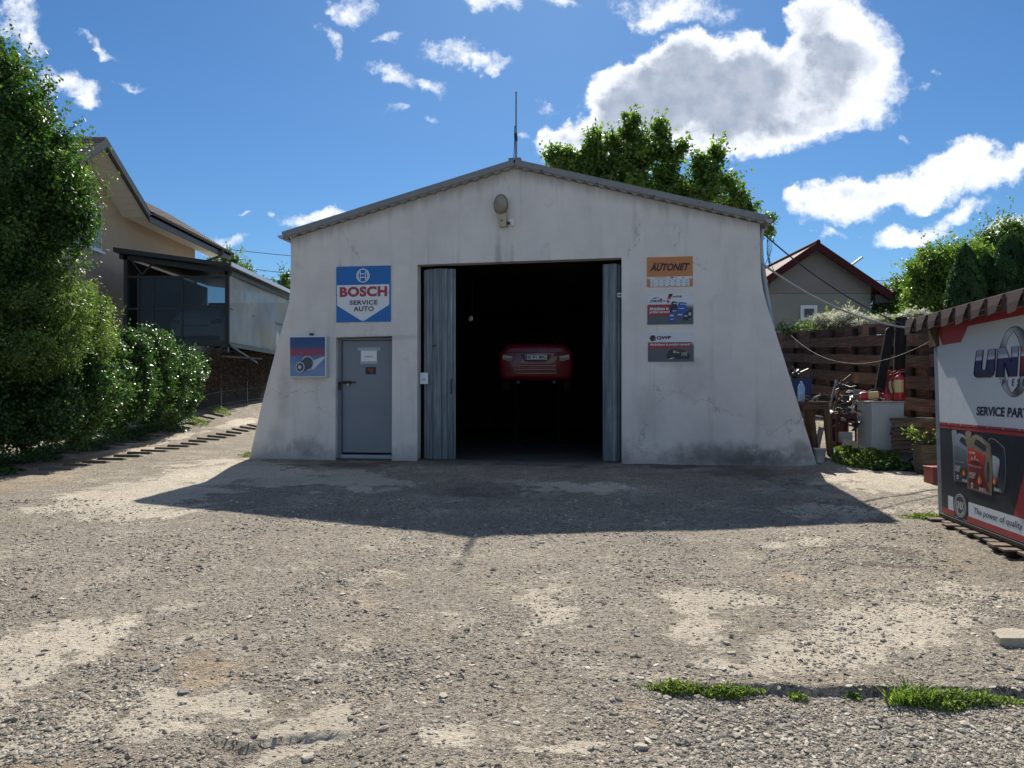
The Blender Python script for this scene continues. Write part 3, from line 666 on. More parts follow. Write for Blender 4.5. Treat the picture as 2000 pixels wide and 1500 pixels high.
# paper notices and small stickers
M['paper'] = simple('paper', (.72,.75,.78), .8, 0, .04, 8); M['tape'] = simple('clear_tape', (.33,.37,.42), .35, 0, .05, 10); M['ink'] = simple('dark_ink', (.03,.03,.035), .7, 0, .02, 10)
def sheet_thing(name, p0, p1, off, txt, label, cat, tape=True, material=None):
    u0, z1 = G(*p0, off); u1, z0 = G(*p1, off); y = -off
    r_ = GF.root(name, (u0+u1)/2, y, (z0+z1)/2, label=label, cat=cat); o3 = ((u0+u1)/2, y, (z0+z1)/2)
    MB().box(u0, u1, y-.002, y, z0, z1).build('sheet', material or M['paper'], r_, o3)
    if txt:
        mb = MB(); wd = u1-u0; hh = z1-z0; text_in(mb, txt, u0+wd*.25, u1-wd*.25, z0+hh*.36, z0+hh*.47, y-.004, .015); mb.build('lettering', M['ink'], r_, o3)
    if tape:
        MB().box(u0-.07, u1+.07, y-.0035, y-.0025, z1-.01, z1+.055).build('tape', M['tape'], r_, o3)
        MB().box(u0-.02, u1+.02, y-.0035, y-.0025, z0-.05, z0+.005).build('tape', M['tape'], r_, o3)
    return r_
sheet_thing('paper_notice', (705,684), (736,706), -.155, 'RECEPTIE', 'white paper notice taped on the grey side door', 'notice')
sheet_thing('paper_notice', (820,728), (836,750), -.11, 'TRAS', 'small white paper note on the left folding door edge', 'notice', False)
r_ = sheet_thing('door_sticker', (714,717), (734,731), -.155, None, 'small dark sticker with red print on the grey side door', 'sticker', False, M['ink'])
mb = MB(); text_in(mb, 'STOP', -.06, .07, -.005, .04, -.004, .04); text_in(mb, 'FUMAT', -.02, .07, -.045, -.015, -.004, .03); mb.build('red_print', simple('faded_red_print', (.42,.08,.06), .6), r_)
u0, z1 = G(1207,571); r_ = GF.root('house_plate', u0+.035, .06, z1-.04, label='tiny white letter plate on the right jamb', cat='plate')
MB().box(-.045,.035,-.003,0,-.045,.035).build('plate', M['paper'], r_); mb = MB(); text_in(mb, 'M', -.03,.02,-.03,.02,-.005,.04); mb.build('lettering', M['ink'], r_)
# electrical boxes etc. on the wall above the lightbox
for px, py, s_ in ((608,653,.018),):
    pass

# ------------------------------------------------------------------ signs on the wall
M['bosch_blue'] = simple('enamel_blue', (.012,.13,.42), .35, 0, .06, 3); M['sign_white'] = simple('enamel_white', (.66,.70,.74), .4, 0, .05, 3)
M['bosch_red'] = simple('sign_red', (.36,.035,.055), .45, 0, .06, 4); M['dark_print'] = simple('maroon_print', (.10,.022,.035), .5, 0, .05, 4)
M['alu'] = simple('aluminium_trim', (.60,.64,.68), .4, .4, .06, 6)
s0 = G(657.5,521.5); s1 = G(763.5,628); sgn = GF.root('service_sign', (s0[0]+s1[0])/2, 0, (s0[1]+s1[1])/2, label='square blue and white enamel service sign with red lettering above the side door', cat='sign')
u0, z1 = s0; u1, z0 = s1; W_, H_ = u1-u0, z1-z0; oo = ((u0+u1)/2, 0, (z0+z1)/2)
fx = lambda f: u0+W_*f
fz = lambda f: z1-H_*f
MB().box(u0, u1, -.022, -.002, z0, z1).build('panel', M['bosch_blue'], sgn, oo, .003)
MB().prism([(fx(.015),fz(.335)),(fx(.975),fz(.335)),(fx(.975),fz(.70)),(fx(.495),fz(.995)),(fx(.015),fz(.70))], -.024, -.0225).build('white_field', M['sign_white'], sgn, oo)
mb = MB(); text_in(mb, 'BOSCH', fx(.065), fx(.94), fz(.55), fz(.365), -.026, .052, 0, 1.08); mb.build('lettering', M['bosch_red'], sgn, oo)
mb = MB(); text_in(mb, 'SERVICE', fx(.25), fx(.765), fz(.695), fz(.612), -.026, .034, 0, 1.06); text_in(mb, 'AUTO', fx(.32), fx(.695), fz(.81), fz(.722), -.026, .034, 0, 1.06); mb.build('small_lettering', M['dark_print'], sgn, oo)
mb = MB(); c_ = (fx(.495), fz(.17)); annulus(mb, c_, .139, .139, .86, -.024)
for sx in (-1, 1):
    arc = [(c_[0]+sx*.113*math.cos(R(a)), c_[1]+.113*math.sin(R(a))) for a in range(-58, 59, 8)]
    inn = [(c_[0]+sx*.094*math.cos(R(a)), c_[1]+.094*math.sin(R(a))) for a in range(40, -41, -8)]
    mb.prism(arc+inn if sx > 0 else arc+inn, -.0245, -.0235)
    mb.prism([(c_[0]+sx*.048, c_[1]-.095),(c_[0]+sx*.062, c_[1]-.095),(c_[0]+sx*.062, c_[1]+.095),(c_[0]+sx*.048, c_[1]+.095)], -.0246, -.0236)
for dz in (-.035, .035): mb.box(c_[0]-.05, c_[0]+.05, -.0243, -.0233, c_[1]+dz-.008, c_[1]+dz+.008)
mb.build('emblem', M['sign_white'], sgn, oo)
for f, g in ((.02,.52),(.965,.49),(.495,.975)):
    MB().lathe([(.009,0),(.009,.004)], (fx(f), -.0245, fz(g)), 8, (0,-1,0)).build('screw', M['black'], sgn, oo)
# lightbox with spark plug
def grad(name, ca, cb, z0, z1, axis=2, rough=.4, n_=.2):
    m, t, b, o = mat(name); co = t.node('ShaderNodeTexCoord').outputs['Object']; v = t.sep(co)[axis]
    f = t.step(t.math('ADD', v, t.math('MULTIPLY_ADD', t.noise(co, 3.0, 3), n_, -n_/2)), z0, z1)
    t.put(b.inputs['Base Color'], t.mix(f, ca, cb)); b.inputs['Roughness'].default_value = rough; return m
s0 = G(565,657,.16); s1 = G(637,737,.16); u0, z1 = s0; u1, z0 = s1; W_, H_ = u1-u0, z1-z0; oo = ((u0+u1)/2, 0, (z0+z1)/2)
lb = GF.root('lightbox_sign', *oo, label='small square light box with a printed spark plug left of the side door', cat='sign')
MB().box(u0, u1, -.16, -.004, z0, z1).build('housing', M['alu'], lb, oo, .006)
MB().box(u0+.018, u1-.022, -.163, -.161, z0+.02, z1-.02).build('print_panel', grad('blue_gradient_print', (.16,.24,.42), (.025,.06,.19), -.3, .3), lb, oo)
mb = MB(); text_in(mb, 'BOSCH', fx(.045), fx(.925), fz(.47), fz(.30), -.166, .06, 0, 1.1); mb.build('lettering', simple('sign_red_dark', (.38,.03,.05), .45), lb, oo)
sp = M['sign_white']; dk = simple('print_dark_steel', (.05,.06,.08), .4)
mm = MB().prism([(fx(.58),fz(.62)),(fx(.92),fz(.50)),(fx(.94),fz(.56)),(fx(.64),fz(.82))], -.1655, -.1645); mm.prism([(fx(.92),fz(.505)),(fx(.985),fz(.49)),(fx(.985),fz(.53)),(fx(.93),fz(.55))], -.1656, -.1646)
mm.build('printed_ceramic', simple('print_pale', (.5,.56,.64), .4), lb, oo)
mb = MB().prism(ellipse(fx(.50), fz(.66), .09*W_/.7+.03, .125), -.168, -.167); mb.build('printed_thread', dk, lb, oo)
mb = MB(); annulus(mb, (fx(.50), fz(.655)), .135, .145, .86, -.1685, 32); annulus(mb, (fx(.30), fz(.75)), .095, .11, .80, -.171, 28); mb.build('printed_ring', simple('print_silver', (.42,.47,.54), .35), lb, oo)
mb = MB().prism([(fx(.26),fz(.62)),(fx(.48),fz(.54)),(fx(.52),fz(.80)),(fx(.33),fz(.90))], -.1695, -.1690); mb.prism(ellipse(fx(.30), fz(.75), .085, .10), -.1705, -.17); mb.build('printed_shell', dk, lb, oo)
mb = MB().prism(ellipse(fx(.29), fz(.75), .03, .035), -.172, -.1715)
for a in (20, 110, 200, 290): mb.beam((fx(.29), -.1722, fz(.75)), (fx(.29)+.08*math.cos(R(a)), -.1722, fz(.75)+.09*math.sin(R(a))), .001, .014, (0,1,0))
mb.build('printed_electrode', simple('print_bright', (.6,.65,.7), .35), lb, oo)
u_, z_ = G(608,654,.05); MB().box(u_-.03,u_+.03,-.09,-.005,z_-.005,z_+.03).build('bracket', M['black'], lb, oo)

# posters on the right
M['orange'] = simple('orange_print', (.50,.19,.065), .5, 0, .05, 4)
def poster(p0, p1, label, mat_, cat='sign'):
    u0, z1 = G(*p0); u1, z0 = G(*p1); oo = ((u0+u1)/2, 0, (z0+z1)/2)
    r_ = GF.root('poster', *oo, label=label, cat=cat, group='three small advertising panels right of the doorway'); MB().box(u0, u1, -.010, -.001, z0, z1).build('panel', mat_, r_, oo, .001)
    for sx in (.04,.5,.96): MB().lathe([(.006,0),(.006,.003)], (u0+(u1-u0)*sx, -.0105, z1-.02-.004*sx), 6, (0,-1,0)).build('screw', M['black'], r_, oo)
    return r_, oo, (lambda f: u0+(u1-u0)*f), (lambda f: z1-(z1-z0)*f)
r_, oo, fx, fz = poster((1263.5,503), (1353,559), 'orange advertising panel with black lettering and a table of small marks', M['orange'])
mb = MB(); text_in(mb, 'AUTONET', fx(.06), fx(.94), fz(.47), fz(.22), -.013, .04, .35, 1.0); mb.build('lettering', M['ink'], r_, oo); mb = MB(); text_in(mb, 'Partener', fx(.14), fx(.38), fz(.24), fz(.17), -.013, .01); mb.build('lettering', M['ink'], r_, oo)
mb = MB().box(fx(.01), fx(.985), -.0125, -.0105, fz(.735), fz(.665)); mb.box(fx(.075), fx(.93), -.0122, -.0105, fz(.985), fz(.74)); mb.build('white_table', M['sign_white'], r_, oo)
mb = MB()
for k in (.755,.84,.915): mb.box(fx(.075), fx(.93), -.0135, -.013, fz(k+.006), fz(k))
for c in range(8): mb.box(fx(.075+.855*c/7)-.001, fx(.075+.855*c/7)+.001, -.0135, -.013, fz(.985), fz(.745))
for rr in range(3):
    for c in range(7):
        w2 = .035+.03*rnd.random(); mb.box(fx(.135+.855*c/7-w2/2), fx(.135+.855*c/7+w2/2), -.0135, -.013, fz(.81+.08*rr), fz(.785+.08*rr))
for c, wd in ((.06,.03),(.3,.26),(.64,.05),(.8,.06),(.92,.03)): mb.box(fx(c-wd/2), fx(c+wd/2), -.0135, -.013, fz(.71), fz(.69))
mb.build('printed_marks', simple('print_grey', (.18,.19,.22), .6), r_, oo)
mb = MB().box(fx(.5), fx(.59), -.0138, -.0135, fz(.715), fz(.675)); mb.build('printed_accent', simple('print_accent', (.42,.10,.03), .6), r_, oo)
pgrad = grad('poster_grey_print', (.075,.09,.11), (.60,.63,.68), .01, .12, 2, .4, .05)
def twin(p0, p1, label):
    r_, oo, fx, fz = poster(p0, p1, label, pgrad); return r_, oo, fx, fz
r_, oo, fx, fz = twin((1264.5,575), (1354,633), 'grey and red advertising panel showing blue oil cans, middle of the three')
MB().box(fx(.003), fx(.56), -.0125, -.0105, fz(.72), fz(.345)).build('red_band', simple('poster_red', (.30,.03,.045), .45, 0, .1, 6), r_, oo)
mb = MB(); text_in(mb, 'Mobilitate la', fx(.045), fx(.46), fz(.53), fz(.43), -.0135, .022, .3); mb.build('lettering', M['sign_white'], r_, oo); mb = MB(); text_in(mb, 'prețul corect!', fx(.04), fx(.49), fz(.65), fz(.54), -.0135, .022, .3); mb.build('lettering', M['sign_white'], r_, oo)
mb = MB(); text_in(mb, 'DRIVE+', fx(.05), fx(.40), fz(.27), fz(.19), -.0125, .03, .35); mb.prism([(fx(.08),fz(.18)),(fx(.16),fz(.11)),(fx(.28),fz(.12)),(fx(.19),fz(.14))], -.0123, -.0115); text_in(mb, 'MAXGEAR', fx(.55), fx(.72), fz(.12), fz(.06), -.0125, .03, .3)
mb.build('dark_logo', M['ink'], r_, oo); MB().prism([(fx(.475),fz(0.0)),(fx(.56),fz(0.0)),(fx(.53),fz(.09)),(fx(.45),fz(.09))], -.0124, -.0115).build('dark_stripe', M['ink'], r_, oo)
mb = MB().prism([(fx(.45),fz(.09)),(fx(.53),fz(.09)),(fx(.51),fz(.17)),(fx(.43),fz(.17))], -.0124, -.0115); mb.build('red_logo', M['bosch_red'], r_, oo)
for (a, b_, e_) in ((.29,.18,.022),(.73,.09,.018),(.45,.25,.028)): MB().prism(ellipse(fx(a), fz(b_), e_, e_), -.0128, -.0115).build('red_dot', M['bosch_red'], r_, oo)
canb = simple('print_blue', (.02,.07,.36), .4); cand = simple('print_black', (.012,.014,.02), .4)
for (a, b_, c, d, m_, hd) in [(.49,.66,.33,.60,cand,1),(.64,.86,.36,.70,canb,1),(.47,.59,.60,.93,canb,0),(.65,.78,.58,.78,canb,0),(.78,.89,.60,.88,cand,0),(.88,.97,.50,.80,cand,0)]:
    mb = MB().prism([(fx(a),fz(d)),(fx(b_),fz(d)),(fx(b_),fz(c+.07)),(fx(b_-.03),fz(c)),(fx(a+.05),fz(c)),(fx(a),fz(c+.08))], -.0140-.0006*(ord('a')*0+int(a*10)), -.0115)
    if hd: mb.prism([(fx(a+.02),fz(c)),(fx(a+.06),fz(c-.09)),(fx(b_),fz(c-.06)),(fx(b_),fz(c-.02)),(fx(a+.09),fz(c-.04)),(fx(a+.07),fz(c))], -.0145, -.0115)
    mb.build('printed_can', m_, r_, oo)
mb = MB()
for (a, b_, c, d) in [(.49,.57,.68,.74),(.66,.76,.66,.71),(.55,.63,.54,.58),(.90,.95,.62,.72),(.80,.87,.71,.75),(.69,.8,.47,.50),(.5,.57,.82,.85)]: mb.box(fx(a), fx(b_), -.0208, -.0206, fz(d), fz(c))
mb.build('can_label', simple('print_label', (.4,.48,.6), .5), r_, oo)
r_, oo, fx, fz = twin((1265.5,650), (1355,706), 'grey and red advertising panel showing a dark toolset, lowest of the three')
MB().box(fx(.003), fx(.95), -.0125, -.0105, fz(.555), fz(.335)).build('red_band', grad('poster_red_fade', (.30,.03,.045), (.22,.05,.06), -.3, .3, 0), r_, oo)
mb = MB(); text_in(mb, 'Mobilitate la prețul corect!', fx(.045), fx(.925), fz(.47), fz(.37), -.0135, .02, .3); mb.build('lettering', M['sign_white'], r_, oo)
mb = MB(); text_in(mb, 'QWP', fx(.19), fx(.51), fz(.25), fz(.12), -.0125, .05); hx = ellipse(fx(.105), fz(.19), .062, .062, 6); mb.prism(hx, -.0123, -.0115); mb.build('dark_logo', M['ink'], r_, oo)
mb = MB().prism([(fx(.10),fz(.17)),(fx(.15),fz(.19)),(fx(.18),fz(.27)),(fx(.13),fz(.25))], -.013, -.0125); mb.build('red_logo', M['bosch_red'], r_, oo)
mb = MB().prism([(fx(.42),fz(.90)),(fx(.40),fz(.78)),(fx(.47),fz(.60)),(fx(.60),fz(.56)),(fx(.80),fz(.62)),(fx(.93),fz(.80)),(fx(.90),fz(.92))], -.0122, -.0115); mb.build('printed_case', cand, r_, oo)
mb = MB()
for k in range(5): mb.box(fx(.74+.025*k), fx(.747+.025*k), -.013, -.0125, fz(.80), fz(.68))
text_in(mb, 'EXTRA', fx(.55), fx(.62), fz(.66), fz(.62), -.013, .02); text_in(mb, 'POWER', fx(.55), fx(.69), fz(.71), fz(.67), -.013, .02); mb.prism([(fx(.44),fz(.92)),(fx(.52),fz(.87)),(fx(.60),fz(.87)),(fx(.52),fz(.90))], -.013, -.0125); mb.build('printed_highlights', M['sign_white'], r_, oo)

# lamp over the door, camera box, mast
lampm = simple('yellowed_lamp_housing', (.36,.33,.24), .5, 0, .12, 6); 
u, z = G(977,398,.2)
lamp = GF.root('wall_lamp', u, 0, z, label='old oval street lamp head bolted to the gable wall', cat='lamp')
def lampglass():
    m, t, b, o = mat('dusty_lamp_glass'); co = t.node('ShaderNodeTexCoord').outputs['Object']
    t.put(b.inputs['Base Color'], t.ramp(t.noise(co, 5, 4), [(.3, (.30,.26,.20)), (.7, (.50,.45,.36))])); b.inputs['Roughness'].default_value = .22
    b.inputs['Transmission Weight'].default_value = .35; return m
mb = MB(); vs = []; fs = []; n = 24; rg = 7
for i in range(rg):
    f = i/(rg-1)*math.pi/2
    for k in range(n):
        a = 2*math.pi*k/n; rr = math.cos(f)
        vs.append((.132*rr*math.cos(a), -.13-.11*math.sin(f), .19*rr*math.sin(a)))
for i in range(rg-1):
    for k in range(n): fs.append((i*n+k, i*n+(k+1)%n, (i+1)*n+(k+1)%n, (i+1)*n+k))
mb.add(vs, fs, True); mb.build('lamp_shade', lampglass(), lamp)
mb = MB(); vs = []; fs = []
for (y_, s_) in ((-.135,1.07),(-.10,1.08),(-.03,.85),(-.005,.6)):
    for k in range(n): a = 2*math.pi*k/n; vs.append((.132*s_*math.cos(a), y_, .19*s_*math.sin(a)))
for i in range(3):
    for k in range(n): fs.append((i*n+k, i*n+(k+1)%n, (i+1)*n+(k+1)%n, (i+1)*n+k))
mb.add(vs, fs, True); mb.build('housing', lampm, lamp)
mb = MB(); mb.add([(-.085,-.15,-.16),(.105,-.15,-.16),(.105,-.13,-.42),(-.03,-.13,-.42),(-.085,-.0,-.16),(.105,-.0,-.16),(.105,-.0,-.42),(-.03,-.0,-.42)], [(0,3,2,1),(0,1,5,4),(1,2,6,5),(2,3,7,6),(3,0,4,7)])
mb.build('lamp_neck', simple('cream_lamp_neck', (.42,.38,.27), .5, 0, .1, 6, dirt=(.15,.13,.1)), lamp, (0,0,0), .006)
MB().lathe([(.02,0),(.02,.006),(.012,.01)], (.02,-.146,-.31), 12, (0,-1,0)).build('badge', simple('brown_badge', (.2,.12,.05), .5), lamp)
mb = MB().tube([(0,-.12,-.10),(0,-.14,.06)], [.045,.03], 12); mb.build('bulb', simple('frosted_bulb', (.6,.58,.5), .3), lamp)
u, z = G(997,434,.08)
cb = GF.root('security_camera', u, 0, z, label='small white camera box beside the lamp neck', cat='camera')
MB().box(-.05,.06,-.07,-.002,-.06,.06).build('box', M['white_plastic'], cb, (0,0,0), .006); MB().lathe([(.028,0),(.03,.03),(.02,.04)], (-.03,-.072,-.02), 12, (0,-1,0)).build('lens', M['black'], cb)
mu, mz = G(1007,316,-.1); mtop = G(1007.5,182,-.1)[1]
mast = GF.root('antenna_mast', mu+.01, .1, mz, label='thin grey antenna mast with black cable standing on the roof peak', cat='antenna')
H_ = mtop-mz
MB().tube([(0,0,-.15),(0,0,H_*.42)], .022, 10).tube([(0,0,H_*.42),(0,0,H_)], [.018,.014], 10).build('mast_tube', simple('mast_grey', (.22,.25,.28), .45, .4), mast)
MB().tube([(0,0,H_),(0,0,H_+.02)], .017, 8).build('mast_cap', M['black'], mast)
MB().tube([(0,0,H_*.30),(0,0,H_*.42)], [.03,.024], 10).build('tape_wrap', M['black'], mast)
MB().tube([(-.05,-.02,-.05),(-.035,-.02,H_*.15),(-.025,-.02,H_*.3),(-.03,-.02,H_*.42),(-.02,-.02,H_*.52)], .008, 6).build('cable', M['black'], mast)
MB().box(-.12,.12,-.2,.1,-.03,.02).build('ridge_cap', M['grey_flash'], mast)

# ------------------------------------------------------------------ cars
def glassm(name, c=(.02,.025,.03)): return simple(name, c, .12, 0, .05, 3, spec=.7)
def carpaint(name, c, coat=.8):
    m = simple(name, c, .35, 0, .04, 3); b = [n for n in m.node_tree.nodes if n.type == 'BSDF_PRINCIPLED'][0]; b.inputs['Coat Weight'].default_value = coat; b.inputs['Coat Roughness'].default_value = .08; return m
def loft(secs):    # (y, half width, zbottom, zshoulder, ztop, half width top)
    mb = MB(); vs = []; fs = []
    for (y, w_, zb_, zs, zt_, wt) in secs:
        ring = [(0,zb_),(w_*.86,zb_),(w_*.97,zb_+.10),(w_,(zb_+zs)/2),(w_*.985,zs-.04),(w_*.95,zs),(wt*1.0+(w_*.95-wt)*.08,zs+(zt_-zs)*.85),(wt*.93,zt_-.01),(wt*.6,zt_),(0,zt_+.005)]
        full = ring+[(-x, z) for x, z in ring[-2:0:-1]]
        vs += [(x, y, z) for x, z in full]
    n = len(vs)//len(secs)
    for i in range(len(secs)-1):
        for k in range(n): fs.append((i*n+k, (i+1)*n+k, (i+1)*n+(k+1)%n, i*n+(k+1)%n))
    fs.append(tuple(range(n))); fs.append(tuple(range((len(secs)-1)*n+n-1, (len(secs)-1)*n-1, -1)))
    return mb.add(vs, fs, True)
def wheel(parent, x, y, z, r=.32):
    s_ = 1 if x > 0 else -1
    t_ = MB().lathe([(r*.62,0),(r*.9,-.01),(r,.03),(r,.17),(r*.9,.21),(r*.62,.2)], (x-s_*.2, y, z), 28, (s_,0,0)).build('wheel', simple('tyre_rubber', (.015,.015,.016), .85), parent)
    MB().lathe([(r*.6,.19),(r*.5,.17),(r*.15,.2),(r*.1,.2)], (x-s_*.2, y, z), 14, (s_,0,0)).build('rim', M['alu'], t_); return t_
M['mast'] = simple('dull_exhaust', (.10,.10,.10), .6, .3)
red = carpaint('dark_red_paint', (.22,.006,.014), .5)
CZ = 1.42; cu = at(1047, 700, 18.0)
rc = empty('red_car', (cu.x, 18.0, CZ), R(-3), 'dark red saloon car seen from behind, raised on a lift inside the garage', 'car')
body = loft([(.0,.80,.34,.86,.99,.60),(.03,.86,.27,.90,1.06,.66),(.16,.89,.24,.93,1.10,.72),(.6,.90,.22,.95,1.12,.74),(.95,.91,.22,.96,1.16,.72),(1.55,.91,.22,.96,1.42,.60),(2.0,.91,.22,.96,1.46,.58),(2.7,.91,.22,.96,1.42,.60),(3.3,.90,.22,.95,1.03,.74),(4.3,.88,.24,.86,.93,.66),(4.62,.78,.30,.66,.72,.5)]).build('body', red, rc)
MB().add([(-.62,.97,1.19),(.62,.97,1.19),(.52,1.52,1.415),(-.52,1.52,1.415)], [(0,1,2,3)]).add([(-.62,.975,1.18),(.62,.975,1.18),(.52,1.525,1.405),(-.52,1.525,1.405)], [(3,2,1,0)]).build('rear_window', glassm('car_glass'), rc)
mb = MB(); mb.prism([(-.72,.90),(.72,.90),(.71,.875),(-.71,.875)], -.015, .06); mb.build('boot_gap', M['black'], rc)
mb = MB(); mb.prism([(-.36,.84),(.36,.84),(.30,.70),(.18,.665),(-.18,.665),(-.30,.70)], -.012, .04); mb.build('plate_recess', simple('recess_dark', (.06,.006,.01), .5), rc)
mb = MB(); mb.prism([(-.43,.65),(-.31,.74),(-.22,.655),(.22,.655),(.31,.74),(.45,.80),(.52,.78),(.43,.64),(.34,.61),(-.34,.61)], -.035, .03); mb.build('boot_lip', red, rc, (0,0,0), .008)
for k, z in enumerate((.575,.485,.40)): MB().box(-.47,.49,-.055+.008*k,.05,z-.03,z+.022).build('bumper_strip', red, rc, (0,0,0), .012)
for s_ in (-1, 1):
    tl_ = MB().prism([(s_*.52,.80),(s_*.78,.85),(s_*.80,.72),(s_*.62,.66),(s_*.54,.69)], -.03, .08).build('tail_light', simple('tail_lens', (.26,.02,.02), .2), rc, (0,0,0), .008)
    MB().prism([(s_*.56,.78),(s_*.76,.82),(s_*.77,.765),(s_*.58,.745)], -.038, -.0).build('clear_lens', simple('clear_lens', (.3,.33,.36), .15), tl_)
    MB().lathe([(.035,0),(.04,.10),(.034,.11)], (s_*.42,.08,.19), 12, (0,-1,0)).build('exhaust', M['mast'], rc)
pm_ = simple('plate_white', (.80,.82,.84), .4, 0, .02); pm_b = [n for n in pm_.node_tree.nodes if n.type == 'BSDF_PRINCIPLED'][0]
pt = MB().box(-.26,.26,-.035,-.02,.715,.83).build('number_plate', pm_, rc, (0,0,0), .002)
mb = MB(); text_in(mb, 'IS 91 BIG', -.195,.24,.735,.812,-.039,.03); mb.build('lettering', M['ink'], pt)
MB().box(-.255,-.21,-.038,-.0355,.72,.825).build('blue_strip', simple('plate_blue', (.02,.08,.4), .4), pt)
mb = MB(); annulus(mb, (0,.955), .035, .035, .7, -.012, 16); mb.build('emblem', M['black'], rc)
for x, y in ((.85,.85),(-.85,.85),(.85,3.6),(-.85,3.6)): wheel(rc, x, y, .26)
M['lift'] = simple('near_black_lift', (.008,.008,.009), .9)  # near-black colour keeps the lift lost in the dark interior
lift = empty('scissor_lift', (cu.x, 18.2, .03), R(-3), 'dark scissor lift platforms under the raised red car', 'lift')
for x in (-.55, .55):
    MB().box(x-.22, x+.22, .6, 4.2, CZ+.12, CZ+.2).build('platform', M['lift'], lift)
    for y0, y1 in ((.9,3.9),(3.9,.9)): MB().beam((x, y0, .05), (x, y1, CZ+.1), .08, .12).build('arm', M['lift'], lift)
    MB().box(x-.2, x+.2, .7, 4.1, 0, .06).build('base_frame', M['lift'], lift)
# hanging inspection lamp glint
p = at(919, 622, 17.2)
hl = empty('hanging_lamp', tuple(p), 0, 'small oval hanging workshop lamp glinting in the dark interior', 'lamp')
mb = MB(); mb.lathe([(.01,-.04),(.05,-.03),(.07,0),(.05,.012),(.02,.016)], (0,0,0), 16, (-.35,-.75,.55)); o_ = mb.build('lamp_head', simple('bright_reflector', (.85,.85,.82), .25, .3), hl); o_.rotation_euler = (0, R(-35), 0)
MB().tube([(.03,0,.02),(.05,.05,1.1)], .006, 5).build('cord', M['black'], hl)
# mechanics' bench deep inside (barely visible)

# ================================================================== LEAVES
def leaf_cloud(name, C, size, matn, parent, seed, nrm=None, upb=.4, jitter=.5, asp=.55, tint=None, droop=0.0, label=None):
    r = np.random.RandomState(seed); n = len(C)
    N = r.normal(size=(n, 3)); N /= np.linalg.norm(N, axis=1, keepdims=True)
    N = N*jitter*2; N[:, 2] += upb
    if nrm is not None: N = N+nrm
    N /= np.linalg.norm(N, axis=1, keepdims=True)
    T = r.normal(size=(n, 3)); T[:, 2] -= droop; T -= N*(T*N).sum(1, keepdims=True); T /= np.linalg.norm(T, axis=1, keepdims=True)
    B = np.cross(N, T); s = size*(.65+.7*r.rand(n, 1)); wv_ = s*asp*.5
    v0 = C-T*s*.5; v2 = C+T*s*.5; mid = C-T*s*.05
    v1 = mid+B*wv_-N*s*.10; v3 = mid-B*wv_-N*s*.10
    V = np.stack([v0, v1, v2, v3], 1).reshape(-1, 3); F = np.arange(n*4).reshape(n, 4)
    if tint is None: tint = r.rand(n)
    return np_mesh(name, V, F, M[matn], parent, False, None, {'tint': np.clip(tint, 0, 1)})
def lobe_pts(lobes, n, seed, clus, per_r, shell=.72, squash=1.0):
    r = np.random.RandomState(seed); L = np.array([[*l[0], *l[1]] for l in lobes], float)
    wts = (L[:,3]*L[:,4]+L[:,3]*L[:,5]+L[:,4]*L[:,5]); wts /= wts.sum()
    ci = r.choice(len(L), clus, p=wts); d = r.normal(size=(clus, 3)); d /= np.linalg.norm(d, axis=1, keepdims=True)
    rad = shell+(1.08-shell)*r.rand(clus, 1)**.8
    inner = r.rand(clus) < .22; rad[inner] *= r.rand(inner.sum(), 1)*.5+.3
    c = L[ci, :3]+d*rad*L[ci, 3:]
    k = r.randint(0, clus, n); sp = per_r*(.6+.8*r.rand(clus))
    off = r.normal(size=(n, 3))*sp[k][:, None]*.6; off[:, 2] *= squash
    P = c[k]+off; ctint = r.rand(clus)
    tint = np.clip(ctint[k]*.55+r.rand(n)*.45, 0, 1)
    return P, d[k], tint
def plobe(px, py, Yd, rx, ry, rd):
    p = at(px, py, Yd); return ((p.x, p.y, p.z), (rx*Yd/1500, rd, ry*Yd/1500))
def limb(mb, a, b_, r0, r1, seg=6, wob=.08, seed=0):
    q = random.Random(seed); a = Vector(a); b_ = Vector(b_); L = (b_-a).length; pts = []; rs_ = []
    for i in range(seg+1):
        f = i/seg; p = a.lerp(b_, f)+Vector((q.uniform(-1,1), q.uniform(-1,1), q.uniform(-.5,.5)))*wob*L*.3*math.sin(math.pi*f); pts.append(p); rs_.append(r0+(r1-r0)*f)
    mb.tube(pts, rs_, 7)
def sprigs(lobes, n, seed, length, step, zmin=None):
    """upright or outward shoots beyond the crown, lined with leaves"""
    r = np.random.RandomState(seed); out = []
    for _ in range(n):
        l = lobes[r.randint(len(lobes))]; d = r.normal(size=3); d[2] = abs(d[2])+.25; d /= np.linalg.norm(d)
        p = np.array(l[0])+d*np.array(l[1])*.95; dd = d+np.array([0,0,.5])+r.normal(size=3)*.25; dd /= np.linalg.norm(dd); L = length*(.4+.8*r.rand())
        for k in range(int(L/step)): out.append(p+dd*k*step+r.normal(size=3)*step*1.1)
    return np.array(out)
